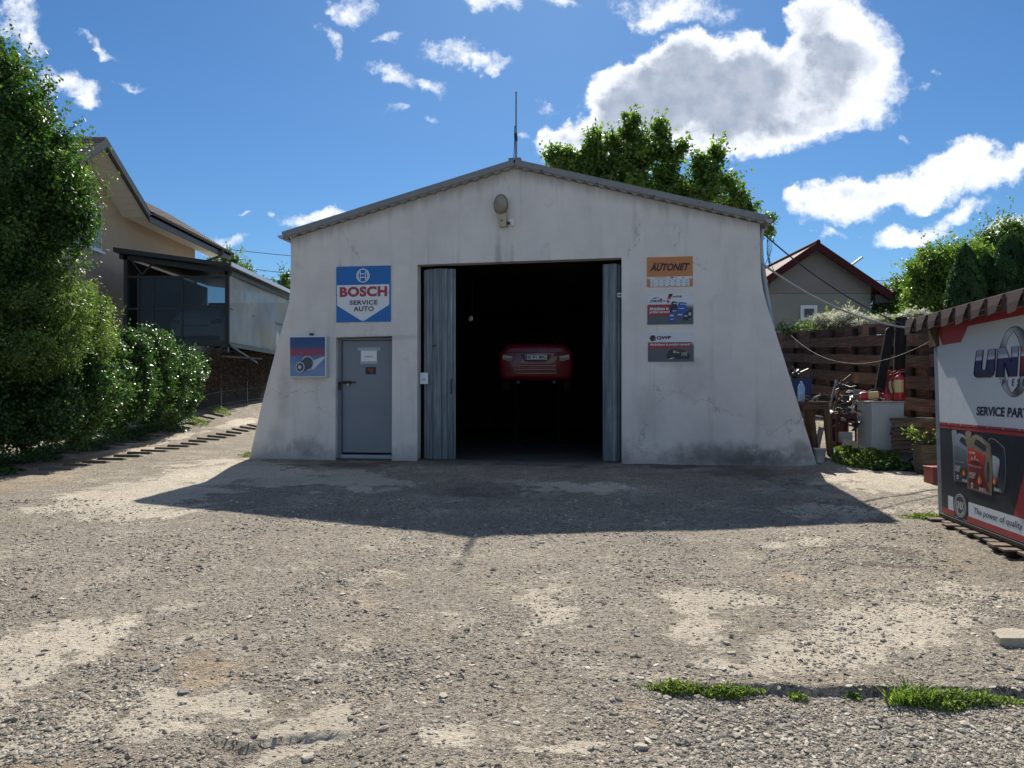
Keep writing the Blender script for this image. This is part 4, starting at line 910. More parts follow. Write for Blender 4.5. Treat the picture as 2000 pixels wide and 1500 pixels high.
def tree(name, base, lobes, n, clus, per_r, leaf, matn, seed, label, cat='tree', group=None, trunk_r=.18, spr=None, asp=.55, upb=.4, droop=0.0, shell=.72, parts=('crown','trunk')):
    root = empty(name, base, 0, label, cat, group)
    P, d, t_ = lobe_pts(lobes, n, seed, clus, per_r, shell)
    if spr:
        Q = sprigs(lobes, *spr); P = np.vstack([P, Q]); d = np.vstack([d, np.zeros_like(Q)]); t_ = np.concatenate([t_, .4+.5*np.random.RandomState(seed).rand(len(Q))])
    k = P[:, 2] > gbase(P[:, 0], P[:, 1])+.02
    leaf_cloud(parts[0], P[k]-np.array(base), leaf, matn, root, seed+1, d[k]*.5, upb, .5, asp, t_[k], droop)
    mb = MB(); top = Vector(np.mean([l[0] for l in lobes], axis=0))-Vector(base)
    fork = Vector((top.x*.5, top.y*.5, top.z*.45)); limb(mb, (0,0,-.2), fork, trunk_r, trunk_r*.7, 6, .1, seed)
    for i, l in enumerate(lobes[:9]):
        e = Vector(l[0])-Vector(base); limb(mb, fork, e, trunk_r*.45, trunk_r*.12, 6, .25, seed+i)
        for j in range(3):
            q = random.Random(seed*31+i*7+j); e2 = e+Vector((q.uniform(-1,1)*l[1][0], q.uniform(-1,1)*l[1][1], q.uniform(-.2,1)*l[1][2]))*.8
            limb(mb, fork.lerp(e, .6), e2, trunk_r*.18, trunk_r*.04, 4, .2, seed+j)
    mb.build(parts[1], M['bark'], root); return root
# ================================================================== LEFT SIDE
bt = (-10.6, 14.2, gz(-10.6, 14.2))
T1 = [plobe(5,170,14.2,42,80,.8), plobe(65,275,14.2,62,50,.8), plobe(-60,250,14.5,120,160,1.4), plobe(95,345,14.2,75,50,.9), plobe(30,380,14,110,90,1.1), plobe(120,420,14.2,55,50,.8), plobe(60,470,14,90,70,1.0), plobe(-70,450,14.5,130,150,1.4), plobe(20,540,13.9,90,60,.9), plobe(35,215,14.3,44,50,.7), plobe(-20,140,14.3,28,40,.6), plobe(110,290,14.3,24,26,.4), plobe(60,190,14.3,24,22,.4), plobe(135,400,14.2,40,30,.6)]
tree('deciduous_tree', bt, T1, 78000, 1050, .17, .078, 'tree_leaf', 11, 'tall leafy green tree at the left edge above the hedge', trunk_r=.17, spr=(230,5,.65,.032), shell=.6)
T2 = [plobe(60,600,14.0,110,45,.9), plobe(140,602,15.2,58,42,.7), plobe(40,680,13.8,120,55,.9), plobe(140,660,15,70,50,.8), plobe(190,628,16,32,30,.5), plobe(90,560,14.4,70,28,.7), plobe(-60,640,13.6,90,90,.9)]
tree('light_shrub', (-10.2,13.4,gz(-10.2,13.4)), T2, 65000, 1100, .14, .055, 'light_leaf', 23, 'pale yellow green shrub bulging out below the tall tree', 'shrub', trunk_r=.07, spr=(120,6,.5,.028))
T3 = [plobe(40,790,14.2,110,85,.55), plobe(-70,800,13.4,90,120,.6), plobe(130,760,15.2,90,95,.6), plobe(185,745,16.6,70,90,.55), plobe(235,755,18,60,85,.55), plobe(285,740,19.6,50,88,.5), plobe(310,690,20.4,34,38,.45), plobe(330,750,21,42,70,.5), plobe(360,745,22.3,34,62,.45), plobe(375,715,23,24,32,.4), plobe(240,690,18,50,40,.5)]
ht = tree('ivy_hedge', (-10.3,17.5,gz(-10.3,17.5)), T3, 120000, 2200, .13, .065, 'ivy_leaf', 37, 'dark glossy ivy hedge running along the sloping driveway', 'hedge', trunk_r=.05, spr=(90,8,.35,.03), asp=.8, parts=('foliage','stems'))
# ivy creeping out over the driveway edge
r = np.random.RandomState(5); n = 9000
yy = 12.5+r.rand(n)*10.5; hx = np.interp(yy, [12.5,14.7,18.7,21.8,23.2], [-8.6,-9.45,-9.75,-9.6,-9.5]); xx = hx-.5+r.rand(n)**2*.75*(1+.4*np.sin(yy*3)); zz = gbase(xx, yy)+.02+r.rand(n)*.16*np.clip((hx-xx+.4), .1, 1)
iv = empty('creeping_ivy', (-9.7,17,gz(-9.7,17)), 0, 'low ivy runners creeping from the hedge onto the driveway edge', 'ivy')
leaf_cloud('leaves', np.stack([xx,yy,zz],-1)-np.array([-9.7,17,gz(-9.7,17)]), .06, 'ivy_leaf', iv, 9, None, 1.2, .4, .8)

# terrace behind fence carrying house and carport
M['terrace'] = simple('terrace_concrete', (.20,.19,.18), .85, 0, .2, 1.5, .3, 20)
tb = MB().box(-40,-10.35,25.6,70,-1,2.95); tag(tb.build('terrace', M['terrace']), 'raised concrete terrace under the house and carport', kind='structure')
# --- house
M['ochre'] = simple('ochre_render', (.47,.37,.265), .9, 0, .12, 1.2, .3, 60, .2, dirt=(.34,.30,.25), dirt_amt=.6)
M['brown_trim'] = simple('brown_metal_trim', (.062,.052,.050), .45, 0, .1, 5); M['soffit'] = simple('cream_soffit_board', (.78,.76,.66), .6, 0, .06, 5)
def rooftile():
    m, t, b, o = mat('brown_metal_tiles'); co = t.node('ShaderNodeTexCoord').outputs['Object']
    n = t.noise(co, 3, 5); t.put(b.inputs['Base Color'], t.mix(n, (.15,.12,.108), (.24,.195,.175))); b.inputs['Roughness'].default_value = .75; b.inputs['Specular IOR Level'].default_value = .15; return m
M['tiles'] = rooftile()
house = empty('ochre_house', (-15.5,30,2.95), 0, 'ochre rendered house with brown metal roof and cream soffit boards behind the hedge', 'house')
HO = (-15.5,30,2.95)
hw = MB()
zr = lambda x: 9.91-(x+13.75)*1.669 if x > -13.75 else 9.91-(-13.75-x)*1.0
# the gable end faces right; its rake runs back from the peak, then the eave carries on
WX, BX_ = -14.9, -13.9; PY, PZ = 26.3, 10.0; EY, EZ = 29.4, 8.3; FY, FZ = 21.6, 7.0
hp_ = [(22.5,2.9),(22.5,7.35),(PY,PZ-.30),(EY,EZ-.12),(36.1,EZ-.12),(36.1,2.9)]
def yprism(pts, x0, x1):
    n = len(pts); vs = [(x0,p[0],p[1]) for p in pts]+[(x1,p[0],p[1]) for p in pts]
    return MB().add(vs, [tuple(range(n-1,-1,-1)), tuple(range(n,2*n))]+[(i,(i+1)%n,n+(i+1)%n,n+i) for i in range(n)])
yprism(hp_, WX-.25, WX).build('gable_wall', M['ochre'], house, HO)
MB().box(-22,WX-.252,35.85,36.1,2.9,8.1).build('back_wall', M['ochre'], house, HO); MB().box(-22,WX-.252,22.5,22.75,2.9,7.3).build('front_wall', M['ochre'], house, HO)
def tiled(a, b_, x0, x1, rows, name='roof_tiles'):      # slope from a=(y,z) high to b=(y,z) low, waves across x
    mb = MB(); (y0, z0), (y1, z1) = a, b_; L = math.hypot(y1-y0, z1-z0); ny, nz = (z0-z1)/L, (y1-y0)/L
    if nz < 0: ny, nz = -ny, -nz
    nc = max(8, int(abs(x1-x0)/.07)); vs = []; fs = []
    for r_i in range(rows):
        for e in (0, 1):
            f = (r_i+e)/rows; lift_ = .05 if e == 1 else .0
            for c in range(nc+1):
                wv_ = .022*math.cos(2*math.pi*c*.07/.22); x = x0+(x1-x0)*c/nc; vs.append((x, y0+(y1-y0)*f+ny*(lift_+wv_), z0+(z1-z0)*f+nz*(lift_+wv_)))
    rw = nc+1
    for k in range(rows*2-1):
        for c in range(nc): fs.append((k*rw+c, k*rw+c+1, (k+1)*rw+c+1, (k+1)*rw+c))
    return mb.add(vs, fs).build(name, M['tiles'], house, HO)
yprism([(PY,PZ),(EY,EZ),(EY,EZ-.12),(PY,PZ-.12)], -21, BX_).build('roof_deck', M['brown_trim'], house, HO)
yprism([(PY,PZ),(FY,FZ),(FY,FZ-.12),(PY,PZ-.12)], -21, BX_).build('roof_deck', M['brown_trim'], house, HO)
tiled((PY,PZ+.03),(FY,FZ+.03), -21, BX_, 15); tiled((PY,PZ+.03),(EY,EZ+.03), -21, BX_, 9)
MB().tube([(-21,PY,PZ+.06),(BX_,PY,PZ+.06)], .09, 8).build('ridge', M['tiles'], house, HO)
for (a, b_) in (((PY,PZ),(EY,EZ)), ((PY,PZ),(FY,FZ))):
    yprism([(a[0],a[1]+.08),(b_[0],b_[1]+.08),(b_[0],b_[1]-.20),(a[0],a[1]-.20)], BX_+.002, BX_+.05).build('barge_board', M['brown_trim'], house, HO)
    yprism([(a[0],a[1]-.205),(b_[0],b_[1]-.205),(b_[0],b_[1]-.26),(a[0],a[1]-.26)], BX_-.06, BX_+.02).build('barge_trim', M['brown_trim'], house, HO)
    L = math.hypot(b_[0]-a[0], b_[1]-a[1]); nb = int(L/.33)
    for k in range(nb):
        f0, f1 = k/nb, (k+1)/nb-.006; P0 = (a[0]+(b_[0]-a[0])*f0, a[1]+(b_[1]-a[1])*f0-.17); P1 = (a[0]+(b_[0]-a[0])*f1, a[1]+(b_[1]-a[1])*f1-.17)
        yprism([P0,P1,(P1[0],P1[1]-.02),(P0[0],P0[1]-.02)], WX+.002, BX_-.065).build('soffit_board', M['soffit'], house, HO)
# eave wing behind, its slope rising away from the gutter
RX, RZ = -16.9, 10.15
MB().prism([(RX,RZ),(BX_,EZ),(BX_,EZ-.12),(RX,RZ-.12)], EY+.02, 37.9).build('roof_deck', M['brown_trim'], house, HO)
mb = MB(); rows = 12; nc = int((37.9-EY)/.07); vs = []; fs = []; L = math.hypot(BX_-RX, RZ-EZ); nx_, nz_ = (RZ-EZ)/L, (BX_-RX)/L
for r_i in range(rows):
    for e in (0, 1):
        f = (r_i+e)/rows
        for c in range(nc+1): k_ = .05*e+.022*math.cos(2*math.pi*c*.07/.22); vs.append((RX+(BX_-RX)*f+nx_*(k_+.03), EY+.03+c*.07, RZ+(EZ-RZ)*f+nz_*(k_+.03)))
for k in range(rows*2-1):
    for c in range(nc): fs.append((k*(nc+1)+c, (k+1)*(nc+1)+c, (k+1)*(nc+1)+c+1, k*(nc+1)+c+1))
mb.add(vs, fs).build('roof_tiles', M['tiles'], house, HO)
for k in range(15):
    y0 = EY+.03+k*.565; MB().box(WX+.002,BX_-.065,y0,y0+.55,EZ-.17,EZ-.15).build('soffit_board', M['soffit'], house, HO)
MB().box(BX_-.06,BX_-.0,EY+.06,37.9,EZ-.34,EZ-.05).build('fascia', M['brown_trim'], house, HO)
mb = MB(); vs = []; fs = []
for i in range(9): a = math.pi*i/8; vs += [(BX_+.09+.085*math.cos(a),EY+.06,EZ+.02-.09*math.sin(a)),(BX_+.09+.085*math.cos(a),38.0,EZ+.02-.09*math.sin(a))]
for i in range(8): fs.append((2*i,2*i+1,2*i+3,2*i+2))
mb.add(vs, fs, True).build('gutter', M['brown_trim'], house, HO)
MB().tube([(BX_+.08,36.6,EZ-.06),(BX_+.08,36.6,EZ-.3),(BX_-.05,36.5,EZ-.42),(WX+.06,36.1,EZ-.85),(WX+.06,36.05,EZ-1.1),(WX+.06,36.05,3.0)], .065, 8).build('downpipe', M['brown_trim'], house, HO)
for y0, y1 in ((27.05,27.85),(25.8,26.35)):
    wnd = MB().box(WX+.002,WX+.03,y0,y1,6.5,8.15).build('window', simple('white_window_frame', (.62,.63,.64), .4), house, HO)
    MB().box(WX+.032,WX+.04,y0+.07,y1-.07,6.6,8.05).build('pane', glassm('window_glass', (.05,.06,.08)), wnd, HO)
    MB().box(WX+.002,WX+.12,y0-.05,y1+.05,6.42,6.49).build('sill', M['alu'], wnd, HO)
# --- carport on the terrace edge
M['cp_black'] = simple('carport_black_steel', (.016,.016,.018), .45, 0, .15, 5)
cpx0, cpx1 = -13.15, -9.62; CO = (-11.4,26,2.95)
cp = empty('carport', CO, 0, 'black steel carport closed with smoky clear film on the raised terrace', 'carport')
def film(name, col, alpha, rough=.12, wave=.0):
    m, t, b, o = mat(name); co = t.node('ShaderNodeTexCoord').outputs['Object']
    n = t.noise(co, .9, 2, .5, 1.2); t.put(b.inputs['Base Color'], t.mix(n, col, tuple(min(1, x*1.6) for x in col))); b.inputs['Roughness'].default_value = rough; b.inputs['Specular IOR Level'].default_value = .6
    if wave: t.put(b.inputs['Normal'], t.bump(t.noise(co, .75, 1, .3, .3), wave, .25))
    tr = t.node('ShaderNodeBsdfTransparent'); tr.inputs[0].default_value = (.75,.8,.85,1); mx = t.node('ShaderNodeMixShader'); mx.inputs[0].default_value = alpha
    t.l.new(tr.outputs[0], mx.inputs[1]); t.l.new(b.outputs[0], mx.inputs[2]); t.l.new(mx.outputs[0], o.inputs[0]); return m
M['film_dark'] = film('smoky_film', (.030,.034,.038), .36, .25, .1)
M['film_side'] = film('reflection_toned_film', (.17,.178,.17), .93, .48, .8)  # opaque blotchy grey stands in for sky reflections on clear film
zb_ = 3.08
MB().box(cpx0,cpx0+.12,26.0,26.12,2.95,6.1).build('post', M['cp_black'], cp, CO)
MB().box(cpx0+.45,cpx0+.52,26.02,26.1,2.95,5.4).build('post', M['cp_black'], cp, CO)
MB().box(cpx1-.10,cpx1,26.0,26.12,2.75,5.5).build('post', M['cp_black'], cp, CO)
MB().box(cpx1-.085,cpx1+.005,33.2,33.3,2.9,5.35).build('post', M['cp_black'], cp, CO)
MB().prism([(cpx0-.15,6.24),(cpx1+.25,5.70),(cpx1+.25,5.58),(cpx0-.15,6.08)], 25.6, 33.6).build('roof', M['cp_black'], cp, CO)
MB().prism([(cpx0-.15,6.075),(cpx1+.05,5.57),(cpx1+.05,5.38),(cpx0-.15,5.92)], 26.0, 26.1).build('roof_beam', M['cp_black'], cp, CO)
MB().box(cpx1+.252,cpx1+.29,25.6,33.6,5.60,5.74).build('edge_trim', M['alu'], cp, CO)
MB().box(cpx1-.03,cpx1+.06,26.15,33.4,5.40,5.56).build('side_rail', M['cp_black'], cp, CO)
for z in (5.28, 4.2): MB().box(cpx0+.12,cpx1-.10,26.03,26.09,z,z+.07).build('front_rail', M['cp_black'], cp, CO)
for x in (cpx0+.95, cpx0+1.93): MB().box(x,x+.06,26.035,26.085,3.2,5.28).build('mullion', M['cp_black'], cp, CO)
MB().beam((cpx0+.15,26.06,6.0),(cpx0+.6,26.06,5.4),.04,.05).build('brace', M['cp_black'], cp, CO); MB().beam((cpx0+.6,26.06,5.4),(cpx0+.95,26.06,5.75),.04,.05).build('brace', M['cp_black'], cp, CO)
MB().box(cpx0,cpx1,25.98,26.12,2.96,3.12).build('sill_beam', M['cp_black'], cp, CO)
MB().box(cpx1-.1,cpx1,26.14,33.2,2.96,3.10).build('sill_beam', M['cp_black'], cp, CO)
MB().box(cpx0+.53,cpx1-.11,26.055,26.062,3.125,5.275).build('front_film', M['film_dark'], cp, CO)
n = 40; vs = []; fs = []
for i in range(n+1):
    for j in range(17):
        y = 26.13+7.05*i/n; z = 3.12+(5.40-3.12)*j/16; vs.append((cpx1-.05+.05*math.sin(y*2.1+.6*math.sin(z*2))*math.sin((z-3.1)*1.37)+.03*math.sin(y*1.1+z*3.0), y, z))
for i in range(n):
    for j in range(16): fs.append((i*17+j, (i+1)*17+j, (i+1)*17+j+1, i*17+j+1))
MB().add(vs, fs, True).build('side_film', M['film_side'], cp, CO)
for z in (4.25,): MB().box(cpx1-.12,cpx1-.08,26.14,33.2,z,z+.05).build('side_rail', M['cp_black'], cp, CO)
MB().tube([(cpx1+.12,25.95,5.55),(cpx1+.12,25.95,5.42),(cpx1+.03,25.95,5.3),(cpx1+.03,25.95,3.0)], .05, 8).build('downpipe', M['cp_black'], cp, CO)
MB().beam((cpx1-.02,26.0,3.0),(cpx1-1.0,25.7,2.45),.07,.07).build('strut', M['cp_black'], cp, CO); MB().beam((cpx1+.02,26.1,3.0),(cpx1+.12,28.6,2.5),.07,.07).build('strut', M['cp_black'], cp, CO)
MB().beam((cpx1-.3,25.8,2.62),(cpx1+.3,28.6,2.66),.06,.06).build('strut', M['cp_black'], cp, CO)
MB().box(cpx0-.04,cpx0-.01,26.15,33.2,2.96,5.95).build('dark_blocker_panel', simple('carport_blocker', (.03,.03,.032), .8), cp, CO)  # panel added to keep the carport interior dark behind the film
MB().box(cpx0,cpx1-.12,33.25,33.35,2.96,5.3).build('back_panel', simple('carport_back', (.03,.03,.032), .8), cp, CO)
# white car in the carport
wp = carpaint('white_paint', (.80,.81,.82)); wc = empty('white_car', (-11.25,27.3,2.96), R(-2), 'white estate car parked behind the smoky film of the carport', 'car')
loft([(.0,.86,.36,.95,1.02,.70),(.04,.92,.28,1.0,1.12,.74),(.22,.95,.26,1.05,1.35,.68),(.55,.96,.26,1.06,1.60,.60),(1.2,.96,.26,1.06,1.68,.62),(2.6,.96,.26,1.05,1.66,.62),(3.4,.95,.26,1.0,1.12,.74),(4.4,.92,.3,.9,.98,.7),(4.7,.8,.35,.7,.75,.5)]).build('body', wp, wc)
MB().add([(-.66,.10,1.16),(.66,.10,1.16),(.56,.50,1.56),(-.56,.50,1.56)], [(0,1,2,3)]).build('rear_window', glassm('car_glass_b'), wc)
for s_ in (-1,1): MB().prism([(s_*.55,1.0),(s_*.88,1.04),(s_*.9,.9),(s_*.6,.86)], -.04,.1).build('tail_light', simple('tail_lens_b', (.22,.02,.02), .2), wc)
p_ = MB().box(-.28,.24,-.03,-.01,.66,.78).build('number_plate', M['paper'], wc); MB().box(-.85,.85,-.035,.1,.3,.45).build('bumper', M['black'], wc, (0,0,0), .02)
mb = MB(); mb.box(-.5,.5,-.02,.02,.80,.84); mb.build('boot_trim', M['galv'], wc)
for x, y in ((.88,.9),(-.88,.9),(.88,3.6),(-.88,3.6)): wheel(wc, x, y, .33, .33)
# --- wire mesh fence with dry ivy
FO = (-9.85,28.5,0)
wf = empty('mesh_fence', FO, 0, 'dark wire mesh fence panels below the terrace, carrying dry brown ivy', 'fence')
ys = [23.6,26.2,28.8,31.4,34.0]; fm = simple('fence_steel', (.035,.035,.035), .5, .3, .1, 5)
fxx = lambda y: -9.95+.0*(y-24)
for i, y in enumerate(ys):
    g = gz(fxx(y), y); MB().box(fxx(y)-.03,fxx(y)+.03,y-.03,y+.03,g-.1,g+1.75).build('post', simple('fence_post_grey', (.09,.09,.09), .5), wf, FO)
for i in range(4):
    mb = MB(); y0, y1 = ys[i]+.04, ys[i+1]-.04; nw = 36
    for k in range(nw+1):
        y = y0+(y1-y0)*k/nw; g = gz(fxx(y), y); mb.box(fxx(y)-.004,fxx(y)+.004,y-.004,y+.004,g+.03,g+1.68)
    for h in (.12,.55,1.0,1.6):
        g0, g1 = gz(fxx(y0), y0), gz(fxx(y1), y1); mb.beam((fxx(y0)+.006,y0,g0+h),(fxx(y1)+.006,y1,g1+h),.012,.02)
    mb.build('mesh_panel', fm, wf, FO)
dark_bank = MB(); g0, g1 = gz(-10.2,23.6), gz(-10.2,34)
tag(MB().add([(-10.3,23.4,-.5),(-10.3,36,-.5),(-10.3,36,g1+1.9),(-10.3,23.4,g0+1.55),(-10.36,23.4,-.5),(-10.36,36,-.5),(-10.36,36,g1+1.9),(-10.36,23.4,g0+1.55)],[(0,1,2,3),(7,6,5,4),(3,2,6,7)]).build('retaining_wall', simple('dark_retaining_wall', (.035,.03,.027), .95, 0, .3, 3, .5, 20)), 'dark retaining wall behind the mesh fence', 'wall')
r = np.random.RandomState(8); n = 22000
yy = 23.3+r.rand(n)*11; hh = r.rand(n)**.6; g = gbase(np.full(n,-9.95), yy); low = .75-.35*fbm(yy*1.3, yy*0, 3, 4); keep = hh > low*r.rand(n)
yy, hh, g = yy[keep], hh[keep], g[keep]; n = len(yy); xx = -9.98+(r.rand(n)-.3)*.28; zz = g+.15+hh*1.72+r.rand(n)*.1+.06*np.sin(yy*4)
di = empty('dry_ivy', (-9.95,28,1.5), 0, 'dried brown ivy tangle hanging over the mesh fence', 'ivy')
leaf_cloud('dry_leaves', np.stack([xx,yy,zz],-1)-np.array([-9.95,28,1.5]), .085, 'dry_twig', di, 12, None, 0.1, .7, .3, None, .8)
mb = MB(); q = random.Random(3)
for k in range(150):
    y = 23.4+q.random()*10.6; g_ = gz(-9.95,y); a = Vector((-9.9+q.uniform(-.1,.12), y, g_+.4+q.random()*1.2)); pts = [a]
    for j in range(4): pts.append(pts[-1]+Vector((q.uniform(-.05,.06), q.uniform(-.25,.25), q.uniform(-.1,.28))))
    mb.tube(pts, [.009,.008,.007,.005,.004], 4, False)
mb.build('dry_stems', simple('dry_stem', (.14,.085,.055), .9), di)
# weed tufts at the fence foot, at the hedge end and at the garage corner
def tuft(name, x, y, n, rx, ry, h, matn, leaf, label, cat, seed, asp=.35, blades=0, group=None):
    z = gz(x, y); root = empty(name, (x, y, z), 0, label, cat, group); r = np.random.RandomState(seed)
    a = r.rand(n)*6.283; rr = np.sqrt(r.rand(n)); px_ = rr*np.cos(a)*rx; py_ = rr*np.sin(a)*ry; pz = r.rand(n)*h*(1.1-rr*.8)
    lob = 1+.35*np.sin(a*3+seed)+.2*np.sin(a*5+2*seed); px_ *= lob; py_ *= lob
    if n: leaf_cloud('leaves', np.stack([px_,py_,pz+.01+gbase(x+px_, y+py_)-gbase(x, y)],-1), leaf, matn, root, seed, None, .5, .5, asp)
    if blades:
        V = []; F = []; T = []
        for k in range(blades):
            a_ = r.rand()*6.283; q_ = math.sqrt(r.rand()); bx, by = q_*math.cos(a_)*rx*.9, q_*math.sin(a_)*ry*.9; L = h*(.6+1.0*r.rand()); lean = np.array([math.cos(a_+r.normal()*.8), math.sin(a_+r.normal()*.8)])*L*(.25+.6*r.rand()); wd = .0035+.003*r.rand(); t_ = np.array([-lean[1], lean[0]])/np.linalg.norm(lean)*wd
            i0 = len(V)
            for f, ww in ((0,1),(.35,.95),(.7,.7),(1,.05)):
                c_ = np.array([bx, by])+lean*f*f; zz_ = L*(f-.25*f*f); V.append((c_[0]-t_[0]*ww, c_[1]-t_[1]*ww, zz_)); V.append((c_[0]+t_[0]*ww, c_[1]+t_[1]*ww, zz_))
            for s_ in range(3): F.append((i0+2*s_, i0+2*s_+1, i0+2*s_+3, i0+2*s_+2)); T.append(r.rand())
        np_mesh('blades', V, F, M[matn], root, False, None, {'tint': np.array(T)})
    return root
def gat(px, py):       # where a pixel's ray meets the yard
    d = 14.0
    for _ in range(30): a, b_ = ray(px, py); z = float(gbase(a*d, d)); d = (CAMZ-z)/max(1e-3, -b_)
    return (ray(px, py)[0]*d, d)
tuft('weed_tuft', -9.55, 25.2, 300, .35, .35, .22, 'weed_leaf', .07, 'small green weed at the foot of the mesh fence', 'weed', 3)
tuft('weed_tuft', -9.35, 22.9, 400, .35, .4, .2, 'weed_leaf', .06, 'small green weed at the far end of the ivy hedge', 'weed', 4)
x, y = gat(478, 893); tuft('weed_tuft', x, y+.15, 300, .14, .16, .13, 'weed_leaf', .04, 'small weed at the bottom left corner of the garage', 'weed', 5)
# traction ribs of the driveway, pieces of the ground
M['rib'] = simple('darkened_concrete_rib', (.12,.11,.095), .9, 0, .2, 6, .5, 40)  # concrete tone darkened to imitate shadow strokes across the driveway
rib_me = MB(); rib_me.add([(-.26,-.02,-.03),(.26,-.02,-.03),(.25,.22,-.03),(-.25,.22,-.03),(-.25,-.015,.035),(.25,-.018,.033),(.24,.20,.002),(-.24,.20,.002)], [(0,1,5,4),(1,2,6,5),(2,3,7,6),(3,0,4,7),(4,5,6,7)])
rib0 = None; q = random.Random(5)
ribs = [(-8.05+.03*q.uniform(-1,1), 12.9+.62*k) for k in range(19)]+[(-9.5+.03*q.uniform(-1,1), 14.6+.62*k) for k in range(17)]
for i, (x, y) in enumerate(ribs):
    if i == 0: o_ = rib_me.build('traction_rib', M['rib'], ground); rib0 = o_
    else: o_ = rib0.copy(); COL.objects.link(o_); o_.parent = ground
    dzdx = (gz(x+.3, y)-gz(x-.3, y))/.6
    o_.location = (x, y, gz(x, y)); o_.rotation_euler = (0, -math.atan(dzdx), R(q.uniform(-5,3))); o_.scale = (1+.15*q.uniform(-1,1), 1, 1.3+.4*q.random())
# small trees behind the carport
T4 = [plobe(430,520,40,18,14,.7), plobe(470,535,40,22,16,.7), plobe(500,550,40,20,14,.6), plobe(560,560,40,10,26,.5), plobe(530,560,40,18,10,.6), plobe(455,512,40,14,14,.5)]
tree('slender_tree', (-13.6,40,gz(-13.6,40)), T4, 5000, 260, .2, .16, 'far_leaf', 41, 'sparse young tree showing above the carport roof', trunk_r=.09, spr=(40,3,.9,.07))

# ================================================================== BEHIND THE GARAGE
T5 = [plobe(1098,312,34,36,18,.9), plobe(1085,304,34,20,12,.6), plobe(1130,335,34,34,20,1.0), plobe(1160,288,34,17,32,.7), plobe(1178,325,34,26,26,1.0), plobe(1202,285,34,12,22,.6), plobe(1222,258,34,8,34,.4), plobe(1240,250,34,6,22,.4), plobe(1228,320,34,32,32,1.3), plobe(1250,285,34,12,20,.6), plobe(1290,260,34,10,28,.5), plobe(1276,300,34,20,26,.9), plobe(1308,310,34,20,22,.9), plobe(1328,292,34,12,10,.5), plobe(1300,345,34,24,22,1.0),
 plobe(1366,330,34,14,22,.7), plobe(1400,305,34,8,22,.5), plobe(1388,345,34,20,24,.9), plobe(1420,365,34,14,20,.7), plobe(1440,395,34,18,18,.8), plobe(1466,408,34,9,12,.5), plobe(1370,392,34,44,20,1.4), plobe(1285,385,34,44,22,1.3), plobe(1215,370,34,60,22,1.5), plobe(1335,372,34,26,20,1.0), plobe(1330,395,34,30,14,.8), plobe(1160,350,34,30,18,.9)]
tree('walnut_tree', (5.6,34,.6), T5, 36000, 700, .24, .20, 'walnut_leaf', 51, 'large dark green tree rising behind the garage roof', trunk_r=.3, spr=(110,4,.8,.06), shell=.35)
T6 = [plobe(1499,428,30,10,10,.3), plobe(1502,452,30,8,10,.3)]
tree('young_tree', (10.1,30,.6), T6, 600, 40, .17, .13, 'walnut_leaf', 55, 'slim young tree peeking out beside the right roof corner', trunk_r=.05)

# ================================================================== RIGHT SIDE
# --- grey house with red roof
M['grey_render'] = simple('grey_cement_render', (.235,.235,.215), .92, 0, .14, .8, .3, 40, .2, dirt=(.17,.175,.16), dirt_amt=.6)
M['red_trim'] = simple('dark_red_metal', (.055,.013,.015), .7, 0, .1, 4, spec=.15)
YH = 35.0; HP = lambda px, py: (at(px, py, YH).x, at(px, py, YH).z)
pkx, pkz = HP(1597,474); ex, ez = HP(1742,573); lx = 2*pkx-ex
rh = empty('red_roof_house', (pkx, YH, .9), 0, 'small grey rendered house with dark red gable roof beyond the wooden fence', 'house'); RO = (pkx, YH, .9)
wx0, wx1 = HP(1480,600)[0], HP(1711,600)[0]; sl = (pkz-ez)/(ex-pkx); zq = HP(1600,571)[1]
MB().prism([(wx0,.5),(wx0,zq),(wx1,zq),(wx1,.5)], YH+.5, YH+.75).build('wall', M['grey_render'], rh, RO)
MB().prism([(wx0,zq+.012),(wx0,pkz-sl*(pkx-wx0)-.12),(pkx,pkz-.15),(wx1,pkz-sl*(wx1-pkx)-.12),(wx1,zq+.012)], YH+.47, YH+.75).build('gable_wall', simple('gable_render', (.20,.19,.185), .92, 0, .1, 1, .2, 40, .2), rh, RO)
MB().box(wx1-.25,wx1,YH+.76,YH+7,.5,pkz-sl*(wx1-pkx)-.2).build('side_wall', M['grey_render'], rh, RO)
for s_ in (-1, 1):
    a = (pkx, pkz); b_ = (pkx+s_*(ex-pkx), ez)
    MB().prism([a,b_,(b_[0],b_[1]-.10),(a[0],a[1]-.10)], YH, YH+7.5).build('roof', M['red_trim'], rh, RO)
    MB().prism([(a[0],a[1]+.05),(b_[0],b_[1]+.05),(b_[0],b_[1]-.34),(a[0],a[1]-.34)], YH-.06, YH-.005).build('barge_board', M['red_trim'], rh, RO)
MB().tube([(pkx,YH-.1,pkz+.03),(pkx,YH+7.5,pkz+.03)], .1, 8).build('ridge', M['red_trim'], rh, RO)
MB().tube([(ex+.08,YH-.1,ez+.02),(ex+.08,YH+7.4,ez+.02)], .09, 8).build('gutter', M['red_trim'], rh, RO)
MB().box(wx1+.01,ex-.02,YH+.1,YH+.35,ez-.42,ez-.05).build('eave_box', M['black'], rh, RO)
a = HP(1571,594); b_ = HP(1604,624)
wn_ = MB().box(a[0],b_[0],YH+.44,YH+.49,b_[1],a[1]).build('window', simple('white_upvc', (.62,.64,.70), .4), rh, RO, .005)
MB().box(a[0]+.16,b_[0]-.16,YH+.42,YH+.445,b_[1]+.14,a[1]-.16).build('pane', glassm('house_pane', (.09,.09,.10)), wn_, RO)
MB().box(a[0]+.12,b_[0]-.12,YH+.43,YH+.444,b_[1]+.10,b_[1]+.14).build('sash', M['alu'], wn_, RO)
